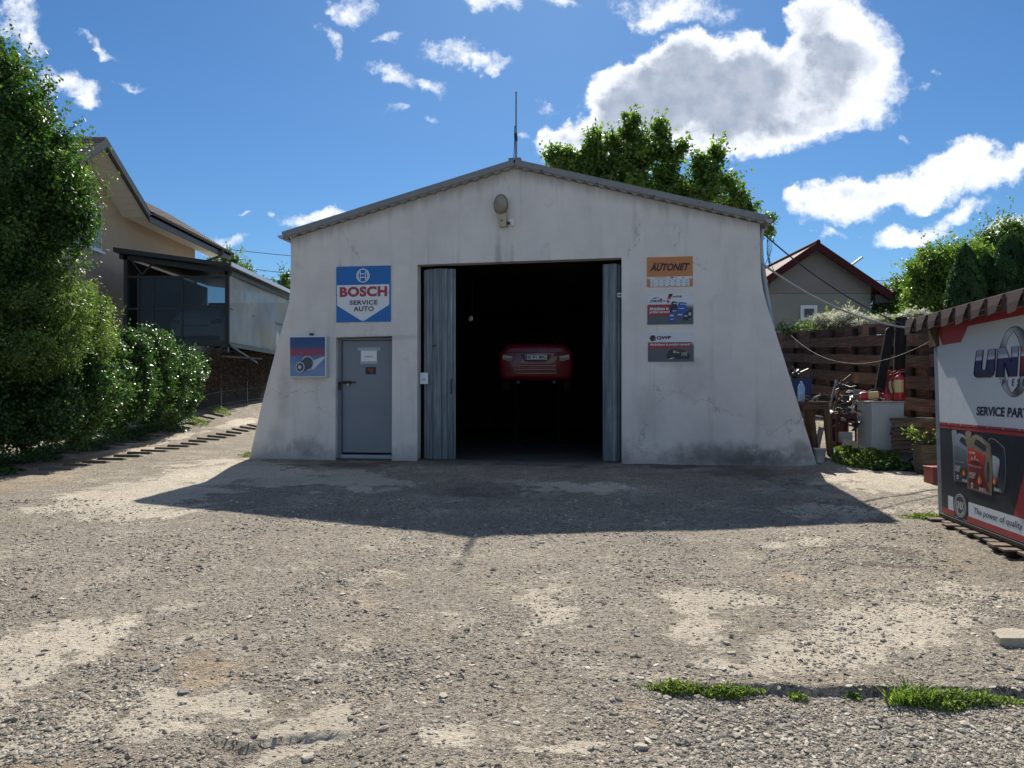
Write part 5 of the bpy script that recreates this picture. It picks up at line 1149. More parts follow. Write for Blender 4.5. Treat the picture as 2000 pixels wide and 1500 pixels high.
# street lamp behind the house
lp = at(1672,510,46); sl_ = empty('street_lamp', (lp.x-.2,46,.5), 0, 'flat grey street lamp head showing over the red roof slope', 'street lamp')
MB().tube([(0,0,0),(0,0,lp.z-.9)], [.09,.06], 8).build('pole', M['galv'], sl_); MB().obox((.25,0,lp.z-.5),(.8,0,.6),(0,1,0),(-.6,0,.8),.38,.13,.05).build('lamp_head', simple('lamp_head_grey', (.35,.35,.36), .5), sl_)
# power lines right and left
M['wire'] = simple('line_wire', (.10,.14,.20), .6)
def wire(a, b_, sag, r_, label, group, name='power_line', mt=None, n=14):
    a = Vector(a); b_ = Vector(b_); pts = []
    for i in range(n+1): f = i/n; p = a.lerp(b_, f); p.z -= sag*4*f*(1-f); pts.append(p)
    o_ = MB().tube([p-a for p in pts], r_, 5, False).build(name, mt or M['wire']); o_.location = a
    return tag(o_, label, 'cable', group)
for (y0, y1, nm) in ((538,536,'topmost'),(545,546,'second'),(550,553,'third'),(556,561,'fourth'),(570,572,'fifth'),(583,584,'lowest')):
    wire(at(1480,y0,52), at(2080,y1+10,52), .25, .022 if nm != 'fourth' else .035, 'dark overhead line between the red roof and the trees, %s of the six' % nm, 'overhead lines right of the red roof')
for (x0, y0, x1, y1, nm) in ((380,478,640,505,'highest'),(500,526,640,537,'middle'),(480,536,640,560,'lowest')):
    wire(at(x0,y0,60), at(x1,y1,60), .1, .028, 'thin overhead line above the carport, %s of the three' % nm, 'overhead lines left of the garage')
# --- wooden fence
def F_at(d): return 8.25+.043*(d-15)
def fz_(z18, d): return z18+.0555*(d-18.8)
M['fence_wood'] = wood('dark_stained_board', (.11,.062,.042), (.30,.165,.09), 3.0, 'Y'); M['post_wood'] = wood('black_stained_post', (.028,.02,.016), (.07,.045,.034), 3.0, 'Z')
wfn = empty('wooden_fence', (8.4,18.8,.5), 0, 'tall dark brown fence of staggered horizontal boards', 'fence'); WO = (8.4,18.8,.5)
cuts = [9.5,11.6,13.4,15.0,16.9,18.8,21.8,25.4]; q = random.Random(12)
rows_f = [(2.48,2.73),(2.05,2.30),(1.61,1.87),(1.18,1.44),(.76,1.02)]; rows_b = [(2.74,2.99),(2.27,2.53),(1.84,2.10),(1.40,1.66),(.98,1.23),(.58,.80)]
def board(y0, y1, z0, z1, xo, th=.028):
    dz = q.uniform(-.018,.018); dz2 = q.uniform(-.018,.018)
    x0, x1 = F_at(y0)+xo, F_at(y1)+xo
    vs = [(x0,y0,fz_(z0,y0)+dz),(x0,y0,fz_(z1,y0)+dz),(x1,y1,fz_(z1,y1)+dz2),(x1,y1,fz_(z0,y1)+dz2)]; vs += [(v[0]+th,v[1],v[2]) for v in vs]
    MB().add(vs, [(0,3,2,1),(4,5,6,7),(0,1,5,4),(1,2,6,5),(2,3,7,6),(3,0,4,7)]).build('board', M['fence_wood'], wfn, WO)
for i in range(len(cuts)-1):
    for z0, z1 in rows_f: board(cuts[i]+.004, cuts[i+1]-.004, z0, z1, -.10)
    for z0, z1 in rows_b: board(cuts[i]+.004, cuts[i+1]-.004, z0, z1, .035)
for y in cuts+[20.3,17.8,15.9,14.2,12.5,23.4]:
    MB().box(F_at(y)-.068,F_at(y)+.03,y-.06,y+.06,gz(F_at(y),y)-.1,fz_(2.93,y)).build('fence_post', M['post_wood'], wfn, WO)
# blossom shrub behind fence
T7 = [plobe(1625,632,23,34,10,.5), plobe(1670,632,22,40,12,.5), plobe(1645,620,23,22,10,.4), plobe(1715,636,21,40,10,.5), plobe(1590,640,24,34,12,.4), plobe(1760,636,20,30,9,.4), plobe(1790,628,19,28,14,.4)]
bs = tree('blossom_shrub', (9.9,22,.8), T7, 5000, 260, .14, .085, 'light_leaf', 61, 'shrub covered in white blossom spilling along the top of the wooden fence', 'shrub', trunk_r=.05, spr=(26,2,.5,.05))
P, d_, t_ = lobe_pts([plobe(1625,626,22.8,30,8,.45), plobe(1660,624,21.9,30,9,.45), plobe(1648,615,22.8,16,6,.3), plobe(1715,631,20.9,38,8,.45), plobe(1790,620,18.9,20,9,.3)], 15000, 66, 420, .11, .8)
leaf_cloud('blossom', P-np.array([9.9,22,.8]), .066, 'blossom', bs, 67, None, .5, .6, .9, t_)
T8 = [plobe(1532,640,24,12,12,.3), plobe(1555,645,24,16,8,.3)]
tree('climbing_shrub', (8.9,24,.85), T8, 420, 30, .12, .09, 'light_leaf', 71, 'small light green climber between the garage wall and the blossom', 'shrub', trunk_r=.03)
# trees on the right
T9 = [plobe(1762,585,36,40,36,1.4), plobe(1800,580,36,40,30,1.4), plobe(1740,612,36,28,24,1.2), plobe(1840,600,36,40,40,1.4)]
tree('bright_tree', (18.6,36,.9), T9, 16000, 420, .30, .17, 'far_leaf', 81, 'bright green tree between the red roofed house and the darker trees', trunk_r=.18, spr=(40,3,.8,.06))
T10 = [plobe(1835,505,24,42,24,.9), plobe(1820,540,24,38,36,.9), plobe(1850,560,24,40,44,.9), plobe(1800,525,24,22,14,.6), plobe(1868,500,24.4,30,18,.8), plobe(1890,505,24.6,34,20,.8), plobe(1810,590,24,34,30,.8), plobe(1850,600,24,40,30,.9)]
tree('dark_plum_tree', (13.4,24,.8), T10, 30000, 620, .19, .10, 'walnut_leaf', 91, 'dark bushy tree left of the conifers', trunk_r=.16, spr=(90,5,.6,.045))
T10b = [plobe(1925,480,27,12,26,.5), plobe(1950,490,27,16,24,.5), plobe(1973,450,27,12,18,.4), plobe(1990,480,27,16,30,.5), plobe(1968,480,27,20,26,.6)]
tree('tall_shoot_tree', (17.2,27,.8), T10b, 9000, 230, .16, .12, 'far_leaf', 95, 'light tree with tall shoots rising behind the conifers', trunk_r=.12, spr=(50,4,.9,.06))
def thuja(px, pytop, Yd, rpx, seed, label):
    p = at(px, pytop, Yd); base = (p.x, Yd, .7); H = p.z-.7; rad = rpx*Yd/1500
    root = empty('conifer', base, 0, label, 'conifer', 'row of columnar conifers behind the kiosk'); r = np.random.RandomState(seed); n = 26000
    cl = 900; cz = r.rand(cl)**.9; ca = r.rand(cl)*6.283; prof = lambda f: rad*1.15*np.clip((1-f)*4.0, 0, 1)**.55
    k = r.randint(0, cl, n); f = np.clip(cz[k]+r.normal(size=n)*.012, 0, 1.01); a = ca[k]+r.normal(size=n)*.10; R_ = prof(f)*(.86+.2*np.sin(ca[k]*5+cz[k]*40)*.5+.12*r.rand(n))
    P = np.stack([np.cos(a)*R_, np.sin(a)*R_, .1+f*H+r.rand(n)*.05], -1); nr = np.stack([np.cos(a), np.sin(a), a*0], -1)
    leaf_cloud('foliage', P, .085, 'thuja_leaf', root, seed, nr*.9, .0, .4, .35, np.clip(r.rand(cl)[k]*.6+r.rand(n)*.4, 0, 1), -2.5)
    MB().tube([(0,0,-.2),(0,0,H*.5),(0,0,H*.95)], [.12,.08,.02], 8).build('trunk', M['bark'], root)
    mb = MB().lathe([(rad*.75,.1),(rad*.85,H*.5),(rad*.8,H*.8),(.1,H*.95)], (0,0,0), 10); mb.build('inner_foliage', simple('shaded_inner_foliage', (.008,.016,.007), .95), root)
thuja(1886,490,20,30,101,'dark columnar conifer, leftmost of the row above the kiosk roof')
thuja(1925,505,20.4,30,102,'slightly lower columnar conifer between its two neighbours')
thuja(1972,465,20,36,103,'broad tall columnar conifer near the right edge of the photo')
thuja(2022,455,19.6,30,104,'columnar conifer cut by the right edge of the photo')

# --- pole with leaning plank
M['dark_pole'] = wood('tarred_pole', (.016,.014,.013), (.05,.04,.035), 3, 'Z')
p = at(1756,735,14.9); g = gz(p.x, 14.9)
po = empty('timber_pole', (p.x,14.9,g), 0, 'thick dark timber pole standing in front of the wooden fence', 'pole')
MB().tube([(-.06,0,0),(.0,0,1.4),(.04,0,at(1759,620,14.9).z-g)], [.115,.10,.105], 12).build('pole_shaft', M['dark_pole'], po)
p = at(1712,765,14.6); p2 = at(1738,648,14.75)
pk_ = empty('leaning_plank', tuple(p), 0, 'dark round ended plank leaning against the timber pole', 'plank')
d_ = p2-p; MB().beam((0,0,-.25), tuple(d_), .17, .05, (0,-1,0)).lathe([(.085,-.025),(.085,.025)], tuple(d_), 14, (0,-1,.05)).build('board', M['dark_pole'], pk_)
# cables from the garage corner to the pole, one to the kiosk
end = at(1775,638,14.7)
wire(GF.world(eR[0]+.1, .2, eR[1]-.15), end, .18, .014, 'black cable from the garage roof corner down to the timber pole', None, 'cable', M['black'])
wire(GF.world(eR[0]+.02, .1, G(1492,510)[1]), at(1775,641,14.6), .22, .02, 'pale grey cable sagging from the downpipe to the timber pole', None, 'cable', simple('pale_cable', (.33,.32,.30), .6))
wire(at(1545,655,15.4), at(1822,664,9.6), .42, .0035, 'thin white cord drooping in front of the wooden fence', None, 'cord', simple('white_cord', (.16,.16,.155), .7))

# --- cabinet and extinguishers
cx0, cx1 = at(1703,800,14.3).x, at(1766,800,14.3).x; cz1 = at(1703,786,14.3).z; cg = gz(6.9,14.6)-.02
M['cab'] = simple('old_white_enamel', (.46,.48,.47), .5, 0, .1, 4, .1, 20, dirt=(.25,.24,.21), dirt_amt=.5)
cab = empty('old_cabinet', ((cx0+cx1)/2,14.6,cg), 0, 'old white metal cabinet standing in weeds by the fence', 'cabinet'); CB = ((cx0+cx1)/2,14.6,cg)
MB().box(cx0,cx1,14.30,14.92,cg,cz1).build('body', M['cab'], cab, CB, .012); MB().box(cx0-.01,cx1+.01,14.28,14.93,cz1+.002,cz1+.022).build('top', M['cab'], cab, CB, .005)
MB().box(cx0+.02,cx1-.02,14.282,14.298,cg+.06,cz1-.04).build('door', M['cab'], cab, CB, .004)
M['ext_red'] = carpaint('extinguisher_red', (.42,.018,.025), .4); M['ext_label'] = simple('extinguisher_label', (.62,.50,.22), .5, 0, .2, 30)
def extinguisher(loc, rot, label, h=.46, r_=.095, lab=True):
    e = empty('fire_extinguisher', loc, 0, label, 'fire extinguisher', 'red fire extinguishers on the old cabinet'); e.rotation_euler = rot
    MB().lathe([(r_*.9,0),(r_,.02),(r_,h-.06),(r_*.85,h-.02),(r_*.5,h+.01),(.03,h+.03),(.03,h+.05)], (0,0,0), 20).build('cylinder', M['ext_red'], e)
    MB().lathe([(.025,h+.05),(.03,h+.08)], (0,0,0), 10).box(-.02,.09,-.012,.012,h+.075,h+.095).add([(-.02,-.01,h+.10),(.09,-.01,h+.13),(.09,.01,h+.13),(-.02,.01,h+.10),(-.02,-.01,h+.11),(.09,-.01,h+.14),(.09,.01,h+.14),(-.02,.01,h+.11)], [(0,3,2,1),(4,5,6,7),(0,1,5,4),(2,3,7,6)]).build('valve_handle', M['ext_red'], e)
    if lab:
        vs = []; fs = []
        for i in range(9):
            a = R(200+i*14); vs += [(math.cos(a)*(r_+.002), math.sin(a)*(r_+.002), h*.35), (math.cos(a)*(r_+.002), math.sin(a)*(r_+.002), h*.85)]
        for i in range(8): fs.append((2*i,2*i+2,2*i+3,2*i+1))
        MB().add(vs, fs, True).build('label', M['ext_label'], e)
    MB().tube([(-.02,-.02,h+.07),(-r_-.03,-.03,h),(-r_-.03,-.04,h*.6),(-r_*.9,-.06,h*.3)], .011, 7).build('hose', M['black'], e)
    return e
zt_ = cz1+.024
extinguisher((at(1731,770,14.7).x,14.72,zt_), (0,0,0), 'upright red fire extinguisher without label, left on the cabinet', .45, .085, False)
extinguisher((at(1746,770,14.55).x-.01,14.62,zt_), (0,0,R(10)), 'upright red fire extinguisher with yellow label, partly hidden by its right neighbour', .44, .085)
extinguisher((at(1759,770,14.45).x-.02,14.45,zt_), (0,0,R(-30)), 'largest upright red fire extinguisher at the right end of the cabinet top', .47, .10)
extinguisher((at(1679,775,14.42).x,14.40,zt_+.085), (0,R(86),R(-12)), 'red fire extinguisher lying on its side at the left end of the cabinet top', .36, .082)
hp = at(1716,772,14.35)
hz_ = empty('loose_hose', (hp.x,14.33,zt_+.02), 0, 'coiled black and white hose beside the lying extinguisher', 'hose')
MB().tube([(.1*math.cos(a)-.02, .05*math.sin(a), .05+.06*math.sin(a*.8)+.02*math.cos(a)) for a in np.linspace(0,7,22)], .014, 7).build('coil', M['black'], hz_)
MB().tube([(.06*math.cos(a)+.05, -.04+.03*math.sin(a), .07+.05*math.sin(a)) for a in np.linspace(0,5,14)], .010, 7).build('pale_coil', M['white_plastic'], hz_)
# --- workbench with bottle, blue bin
M['bench_wood'] = wood('old_bench_wood', (.11,.065,.042), (.22,.135,.085), 3, 'Z'); zb1 = at(1600,784,14.4).z; bg_ = gz(5.9,14.8)
bn = empty('work_bench', (5.75,14.9,bg_), 0, 'rough wooden workbench against the flared garage wall', 'table'); BO = (5.75,14.9,bg_)
MB().box(5.45,5.98,14.38,15.5,zb1-.03,zb1).build('table_top', M['bench_wood'], bn, BO, .004); MB().box(5.50,5.95,14.42,14.46,zb1-.15,zb1-.032).build('apron', M['bench_wood'], bn, BO)
for (x, y, lean) in ((5.90,14.46,.10),(5.90,15.4,.03),(5.60,15.4,.1),(5.62,14.5,.12)):
    gg = gz(x+lean, y)-.03; MB().beam((x,y,zb1-.032),(x+lean,y,gg),.10,.10,(0,-1,0)).build('leg', M['bench_wood'], bn, BO)
MB().beam((5.60,14.9,bg_+.25),(5.93,14.9,zb1-.15),.03,.07,(0,-1,0)).build('brace', M['bench_wood'], bn, BO)
def bottlemat():
    m, t, b, o = mat('clear_plastic_water'); t.put(b.inputs['Base Color'], (.55,.75,.95,1)); b.inputs['Roughness'].default_value = .12; b.inputs['Transmission Weight'].default_value = .6; b.inputs['IOR'].default_value = 1.2; return m
bp = at(1565,780,14.55); bt_ = empty('water_bottle', (bp.x,14.55,zb1+.001), 0, 'large clear plastic water bottle standing on the workbench', 'bottle')
MB().lathe([(.06,0),(.066,.02),(.066,.12),(.060,.14),(.066,.16),(.066,.24),(.05,.31),(.02,.345),(.018,.36)], (0,0,0), 18).build('bottle_body', bottlemat(), bt_)
MB().lathe([(.021,.36),(.021,.38)], (0,0,0), 12).build('cap', M['white_plastic'], bt_)
MB().lathe([(.067,.13),(.067,.20)], (0,0,0), 18).build('label', simple('bottle_label', (.25,.45,.75), .5), bt_)
bb0 = at(1544,780,15.1); bb1 = at(1583,740,15.1)
bl_ = empty('blue_bin', ((bb0.x+bb1.x)/2,15.2,zb1+.001), 0, 'dark blue plastic bin on the workbench behind the bottle', 'bin')
hb = bb1.z-zb1; wdd = (bb1.x-bb0.x)/2
mb = MB(); vs = [(-wdd*.9,-.15,0),(wdd*.9,-.15,0),(wdd*.9,.15,0),(-wdd*.9,.15,0),(-wdd,-.18,hb),(wdd,-.18,hb),(wdd,.18,hb),(-wdd,.18,hb),(-wdd*.93,-.16,hb),(wdd*.93,-.16,hb),(wdd*.93,.16,hb),(-wdd*.93,.16,hb),(-wdd*.85,-.13,.03),(wdd*.85,-.13,.03),(wdd*.85,.13,.03),(-wdd*.85,.13,.03)]
mb.add(vs, [(0,3,2,1),(0,1,5,4),(1,2,6,5),(2,3,7,6),(3,0,4,7),(4,5,9,8),(5,6,10,9),(6,7,11,10),(7,4,8,11),(8,9,13,12),(9,10,14,13),(10,11,15,14),(11,8,12,15),(12,13,14,15)]).build('bin_body', simple('dark_blue_plastic', (.008,.03,.13), .4), bl_)
MB().box(-wdd-.01,wdd+.01,-.19,-.175,hb-.03,hb+.005).build('rim', simple('dark_blue_rim', (.01,.035,.15), .4), bl_)
# scrap on the bench
def scrap(name, loc, n, spread, seed, label, cat, mats_, L=(.1,.3), rr=(.006,.014)):
    e = empty(name, loc, 0, label, cat); q = random.Random(seed)
    for k in range(n):
        a = Vector((q.uniform(-1,1)*spread[0], q.uniform(-1,1)*spread[1], q.uniform(0,1)*spread[2])); d = Vector((q.uniform(-1,1), q.uniform(-1,1), q.uniform(-.6,.9))).normalized()*q.uniform(*L)
        m_ = mats_[k % len(mats_)]
        if k % 3 == 0: MB().tube([a, a+d*.5+Vector((q.uniform(-.05,.05),0,q.uniform(-.05,.05))), a+d], q.uniform(*rr), 6).build('rod', m_, e)
        elif k % 3 == 1: MB().beam(a, a+d, q.uniform(.02,.07), q.uniform(.008,.02)).build('bracket', m_, e, (0,0,0), .002)
        else: MB().obox(a+d*.2, d, d.cross(Vector((.3,.2,1))), (0,0,1), q.uniform(.03,.09), q.uniform(.02,.06), q.uniform(.012,.04)).build('scrap_piece', m_, e, (0,0,0), .006)
    return e
mgrey = simple('dull_scrap_metal', (.28,.28,.28), .5, .5); mdark = simple('greasy_black_scrap', (.022,.022,.024), .45); mpale = simple('pale_scrap', (.5,.48,.44), .6); mrust = simple('rusty_scrap', (.16,.08,.05), .8)
scrap('tool_clutter', (5.72,14.75,zb1+.012), 14, (.2,.28,.05), 1, 'scattered small tools and rags on the workbench', 'tools', [mpale,mgrey,mrust], (.08,.2))
scrap('cable_tangle', (bb0.x+.08,15.15,bb1.z+.0), 16, (.14,.12,.14), 2, 'tangle of dark cables and parts heaped on the blue bin', 'scrap', [mdark,mgrey], (.08,.22))
sp_ = at(1655,800,15.0)
scrap('scrap_heap', (sp_.x,14.9,zb1-.42), 60, (.22,.2,.78), 3, 'heap of black car parts and bent metal between bench and cabinet', 'scrap', [mdark,mdark,mdark,mgrey,mdark,mdark,mpale], (.12,.42), (.008,.018))
# folded chair frame leaning
a = at(1608,790,14.75); b_ = at(1634,742,15.0)
fc = empty('leaning_bars', tuple(a), 0, 'two thin pale bars leaning behind the workbench', 'bars'); dd = b_-a
for off in (0,.10): MB().beam((off,0,-.5), (dd.x+off,dd.y,dd.z), .035, .025, (0,-1,0)).build('bar', M['bench_wood'] if off else mgrey, fc)
MB().beam((dd.x*.8,dd.y*.8,dd.z*.8),(dd.x*.8+.1,dd.y*.8,dd.z*.8),.02,.03).build('crossbar', mgrey, fc)
# maroon chest with drawers under the scrap
m0 = at(1634,808,14.75); m1 = at(1674,865,14.75); gm = gz(6.4,14.8)
M['maroon'] = simple('maroon_paint', (.085,.016,.02), .5, 0, .15, 6)
mc = empty('tool_trolley', ((m0.x+m1.x)/2,14.95,gm), 0, 'open maroon tool trolley with a pale box on its lower shelf', 'trolley'); MO = ((m0.x+m1.x)/2,14.95,gm)
MB().box(m0.x,m1.x,14.75,15.15,m0.z-.10,m0.z).build('top_tray', M['maroon'], mc, MO, .005); MB().box(m0.x,m1.x,14.75,15.15,gm+.06,gm+.10).build('shelf', M['maroon'], mc, MO)
for x in (m0.x+.015,m1.x-.015):
    for y in (14.77,15.13): MB().box(x-.015,x+.015,y-.015,y+.015,gm,m0.z-.10).build('leg', M['maroon'], mc, MO)
MB().box(m0.x+.02,m1.x-.02,15.16,15.17,gm+.1,m0.z-.1).build('back_panel', M['maroon'], mc, MO)
pb = at(1643,842,14.9); e = empty('pale_box', (pb.x+.08,14.95,gm+.101), 0, 'pale cardboard box on the lower shelf of the maroon trolley', 'box'); MB().box(-.12,.11,-.12,.12,0,.2).build('carton', M['cab'], e, (0,0,0), .004); MB().box(-.12,.11,-.125,-.1205,.09,.10).build('tape', M['tape'], e)
# loose white board on the trolley
e = empty('bent_panel', ((m0.x+m1.x)/2-.05,14.9,m0.z+.02), 0, 'bent white plastic panel lying on top of the maroon trolley', 'panel'); mb = MB(); 
vs = []; 
for i in range(9): vs += [(-.25+.06*i,-.12,.02*math.sin(i)),(-.25+.06*i,.14,.02*math.sin(i)+.03)]
mb.add(vs, [(2*i,2*i+2,2*i+3,2*i+1) for i in range(8)], True); mb.add([(v[0],v[1],v[2]-.006) for v in vs], [(2*i+1,2*i+3,2*i+2,2*i) for i in range(8)], True); mb.build('panel_sheet', mpale, e)
# cardboard flap, bucket, stone, board
cpt = at(1655,858,14.35); M['card'] = simple('cardboard', (.40,.31,.21), .85, 0, .1, 5); gc = gz(cpt.x,14.3)
e = empty('cardboard_flap', (cpt.x,14.3,gc+.13), 0, 'folded piece of tan cardboard lying in the weeds before the trolley', 'cardboard')
mb = MB(); mb.add([(-.20,-.12,.0),(.10,-.16,-.04),(.22,.10,.12),(-.03,.14,.20)],[(0,1,2,3)]); mb.add([(-.20,-.12,-.008),(.10,-.16,-.048),(.22,.10,.112),(-.03,.14,.192)],[(3,2,1,0)]); mb.add([(.10,-.16,-.04),(.22,.10,.12),(.25,.08,.0),(.14,-.14,-.1)],[(0,1,2,3)]); mb.build('flap', M['card'], e)
bk = gat(1601,903); bx_, by_ = at(1601,890,14.15).x, 14.15
e = empty('white_bucket', (bx_,by_,gz(bx_,by_)), 0, 'dirty white plastic bucket at the right foot of the garage wall', 'bucket')
mb = MB().lathe([(.085,0),(.11,.24),(.118,.242),(.118,.262),(.105,.262),(.102,.24),(.08,.02)], (0,0,0), 20); mb.build('bucket_body', simple('dirty_white_plastic', (.42,.43,.42), .5, 0, .15, 6), e)
MB().tube([(-.115*math.cos(a), -.03-.02*math.sin(a), .25-.06*math.sin(a)) for a in np.linspace(0, math.pi, 12)], .004, 5).build('handle', M['galv'], e)
e = empty('broken_board', (5.92,14.6,gz(5.92,14.6)), 0, 'splintered grey board leaning under the workbench', 'board'); MB().beam((-.14,.0,.02),(.02,.15,.5),.10,.02,(0,-1,0)).build('plank', simple('grey_weathered_board', (.30,.28,.25), .85), e)
# pallet stack
st0 = at(1745,815,14.0); st1 = at(1800,815,14.0); M['pallet'] = wood('pallet_wood', (.13,.095,.065), (.26,.20,.13), 3, 'X')
gs = gz(7.2,14.2); e = empty('timber_stack', ((st0.x+st1.x)/2,14.3,gs), 0, 'stack of short weathered timber boards beside the old cabinet', 'timber'); EO = ((st0.x+st1.x)/2,14.3,gs)
q = random.Random(9); nb_ = 9; hh_ = (st0.z-gs)/nb_
for k in range(nb_):
    x0 = st0.x+q.uniform(-.02,.03); x1 = st1.x+q.uniform(-.03,.06)+(.25 if k == nb_-1 else 0)
    MB().box(x0,x1,13.98+q.uniform(-.02,.02),14.12,gs+hh_*k+.002,gs+hh_*(k+1)-.012).build('board', M['pallet'], e, EO, .002); MB().box(x0,x1,14.3,14.45,gs+hh_*k+.002,gs+hh_*(k+1)-.012).build('board', M['pallet'], e, EO, .002)
# black bag, planter, red box, small debris
pb = at(1785,890,13.4); e = empty('black_bag', (pb.x,13.45,gz(pb.x,13.45)), 0, 'crumpled black bag slumped in front of the timber stack', 'bag')
mb = MB(); vs = []; fs = []; n = 18; q = random.Random(4)
for i in range(9):
    f = i/8; h = .30*math.sin(f*math.pi/2); rr = .24*math.cos(f*math.pi/2*.96)
    for k in range(n): a = 2*math.pi*k/n; s_ = 1+.16*math.sin(a*5+i*.9)+q.uniform(-.09,.09); vs.append((rr*s_*math.cos(a)*1.15+.05*f, rr*s_*math.sin(a)*.8, h+q.uniform(-.012,.012)))
for i in range(8):
    for k in range(n): fs.append((i*n+k, i*n+(k+1)%n, (i+1)*n+(k+1)%n, (i+1)*n+k))
mb.add(vs, fs); mb.build('bag_body', simple('black_foil', (.014,.014,.016), .25, 0, .1, 5), e)
pp = at(1817,884,13.0); e = empty('planter_box', (pp.x+.05,13.1,gz(pp.x,13.1)), 0, 'wooden planter box with a leafy plant beside the kiosk corner', 'planter'); hh_ = at(1817,869,13.0).z-gz(pp.x,13.1)
for (x0,x1,y0,y1) in ((-.21,.25,-.15,-.13),(-.21,.25,.13,.15)): MB().box(x0,x1,y0,y1,0,hh_).build('side_board', M['pallet'], e)
for x in (-.21,.23): MB().box(x,x+.02,-.128,.128,0,hh_).build('end_board', M['pallet'], e)
MB().box(-.188,.228,-.128,.128,.02,hh_-.04).build('soil', simple('soil', (.03,.022,.016), .95), e)
ppe = empty('potted_plant', (pp.x+.02,13.1,gz(pp.x,13.1)+hh_-.04), 0, 'broad leaved green plant growing in the wooden planter box', 'plant'); r = np.random.RandomState(6); L_ = []
mb = MB()
for k in range(9):
    a = k*.7+2.2; tip = Vector((math.cos(a)*.42, math.sin(a)*.16, .2+.16*r.rand())); mb.tube([(0,0,0),tip*.5+Vector((0,0,.05)),tip], .004, 5)
    for j in range(26): f = .3+.7*j/25; L_.append(np.array(tip)*f+r.normal(size=3)*.035)
leaf_cloud('leaves', np.array(L_), .075, 'weed_leaf', ppe, 5, None, .8, .4, .45); mb.build('stems', M['bark'], ppe)
rp = at(1826,912,11.8); e = empty('red_crate', (rp.x+.06,11.9,gz(rp.x,11.9)), 0, 'dull red metal box half hidden behind the kiosk corner', 'box'); MB().box(-.10,.3,-.12,.15,0,.24).build('box_body', simple('dull_red_metal', (.20,.03,.03), .5), e, (0,0,0), .006); MB().box(-.11,.31,-.13,.16,.243,.262).build('lid', simple('dull_red_lid', (.24,.04,.04), .5), e, (0,0,0), .004)
rp = gat(1806,926); e = empty('old_shoe', (rp[0],rp[1],gz(*rp)), R(10), 'dark flattened shoe shaped scrap lying by the red box', 'scrap'); 
MB().add([(-.14,-.04,0),(.10,-.05,0),(.12,.04,0),(-.12,.05,0),(-.13,-.03,.06),(-.02,-.03,.07),(.10,-.03,.03),(.10,.03,.03),(-.02,.03,.07),(-.12,.03,.06)], [(0,3,2,1),(0,1,6,5,4),(1,2,7,6),(2,3,9,8,7),(3,0,4,9),(4,5,8,9),(5,6,7,8)]).build('upper', mdark, e, (0,0,0), .01)
# weeds on the right
x, y = at(1700,890,14.0).x, 13.95
tuft('weed_patch', x, y, 6500, .62, .34, .24, 'weed_leaf', .045, 'bright green weed patch in front of the old cabinet', 'weeds', 21, .6)
x = at(1643,870,14.4).x; tuft('weed_patch', x, 14.1, 2200, .28, .3, .26, 'weed_leaf', .05, 'bright green weeds beside the workbench leg', 'weeds', 22, .6)
x = at(1752,897,13.4).x; tuft('ivy_clump', x, 13.45, 1500, .36, .2, .22, 'ivy_leaf', .07, 'dark glossy ivy clump between weed patch and black bag', 'ivy', 23, .8)
x, y = gat(1805,1012); tuft('weed_patch', x, y, 600, .22, .10, .05, 'weed_leaf', .03, 'yellowish low weeds at the left kiosk corner', 'weeds', 24, .4, 60)
x, y = gat(1850,1022); 
# foreground grass
def gfix(px, py): return gat(px, py)
x, y = gat(1312,1342); tuft('grass_tuft', x, y-.02, 900, .13, .06, .055, 'weed_leaf', .022, 'short green weed tuft at the left end of the slab edge', 'grass', 31, .4, 50)
x, y = gat(1410,1340); tuft('grass_tuft', x, y-.02, 1200, .16, .06, .06, 'weed_leaf', .022, 'wider green weed tuft just right of the first one on the slab edge', 'grass', 32, .4, 80)
x, y = gat(1850,1352); tuft('grass_tuft', x, y-.02, 2200, .27, .09, .07, 'weed_leaf', .024, 'broad green weed tuft at the right of the slab edge', 'grass', 33, .4, 120)
x, y = gat(1775,1352); tuft('grass_tuft', x, y-.02, 300, .15, .07, .10, 'weed_leaf', .022, 'tall bladed grass tuft rising from the slab edge', 'grass', 34, .3, 110)
x, y = gat(1555,1345); tuft('grass_tuft', x, y-.02, 120, .05, .03, .035, 'weed_leaf', .02, 'tiny weed sprout in the middle of the slab edge', 'grass', 35, .4, 20)
x, y = gat(1665,1342); tuft('grass_tuft', x, y-.02, 80, .04, .03, .03, 'weed_leaf', .02, 'tiny weed sprout left of the tall grass tuft', 'grass', 36, .4, 14)
# big stone on the right and single stones
def rock(x, y, sx, sy, sz, seed, label, m_, rz=0):
    q = random.Random(seed); import bmesh
    bm = bmesh.new(); bmesh.ops.create_icosphere(bm, subdivisions=3, radius=1)
    for v in bm.verts:
        c = v.co; n_ = 1+.16*math.sin(c.x*3.1+seed)+.12*math.sin(c.y*4.3+c.z*2+seed)+.05*math.sin(c.x*9+c.y*7+seed)
        p = c*n_; p.z = max(-.35, min(p.z, .5+.22*c.x+.1*c.y)); p.x = max(-.85, min(.9, p.x)); p.y = max(-.7-.2*c.x, p.y); v.co = (p.x*sx, p.y*sy, p.z*sz)
    me = bpy.data.meshes.new('stone'); bm.to_mesh(me); bm.free(); me.materials.append(m_); o_ = bpy.data.objects.new('stone', me); COL.objects.link(o_)
    o_.location = (x, y, gz(x, y)+sz*.2); o_.rotation_euler = (0,0,rz); return tag(o_, label, 'stone')
M['rock'] = simple('pale_stone', (.42,.37,.29), .85, 0, .2, 14, .8, 60, .3, bdist=.01); M['rock2'] = simple('grey_stone', (.17,.165,.16), .8, 0, .2, 20, .5, 60, .3)
x, y = gat(1990,1258); rock(x, y, .155, .10, .085, 3, 'pale broken stone block lying at the right edge of the yard', M['rock'], R(-8))
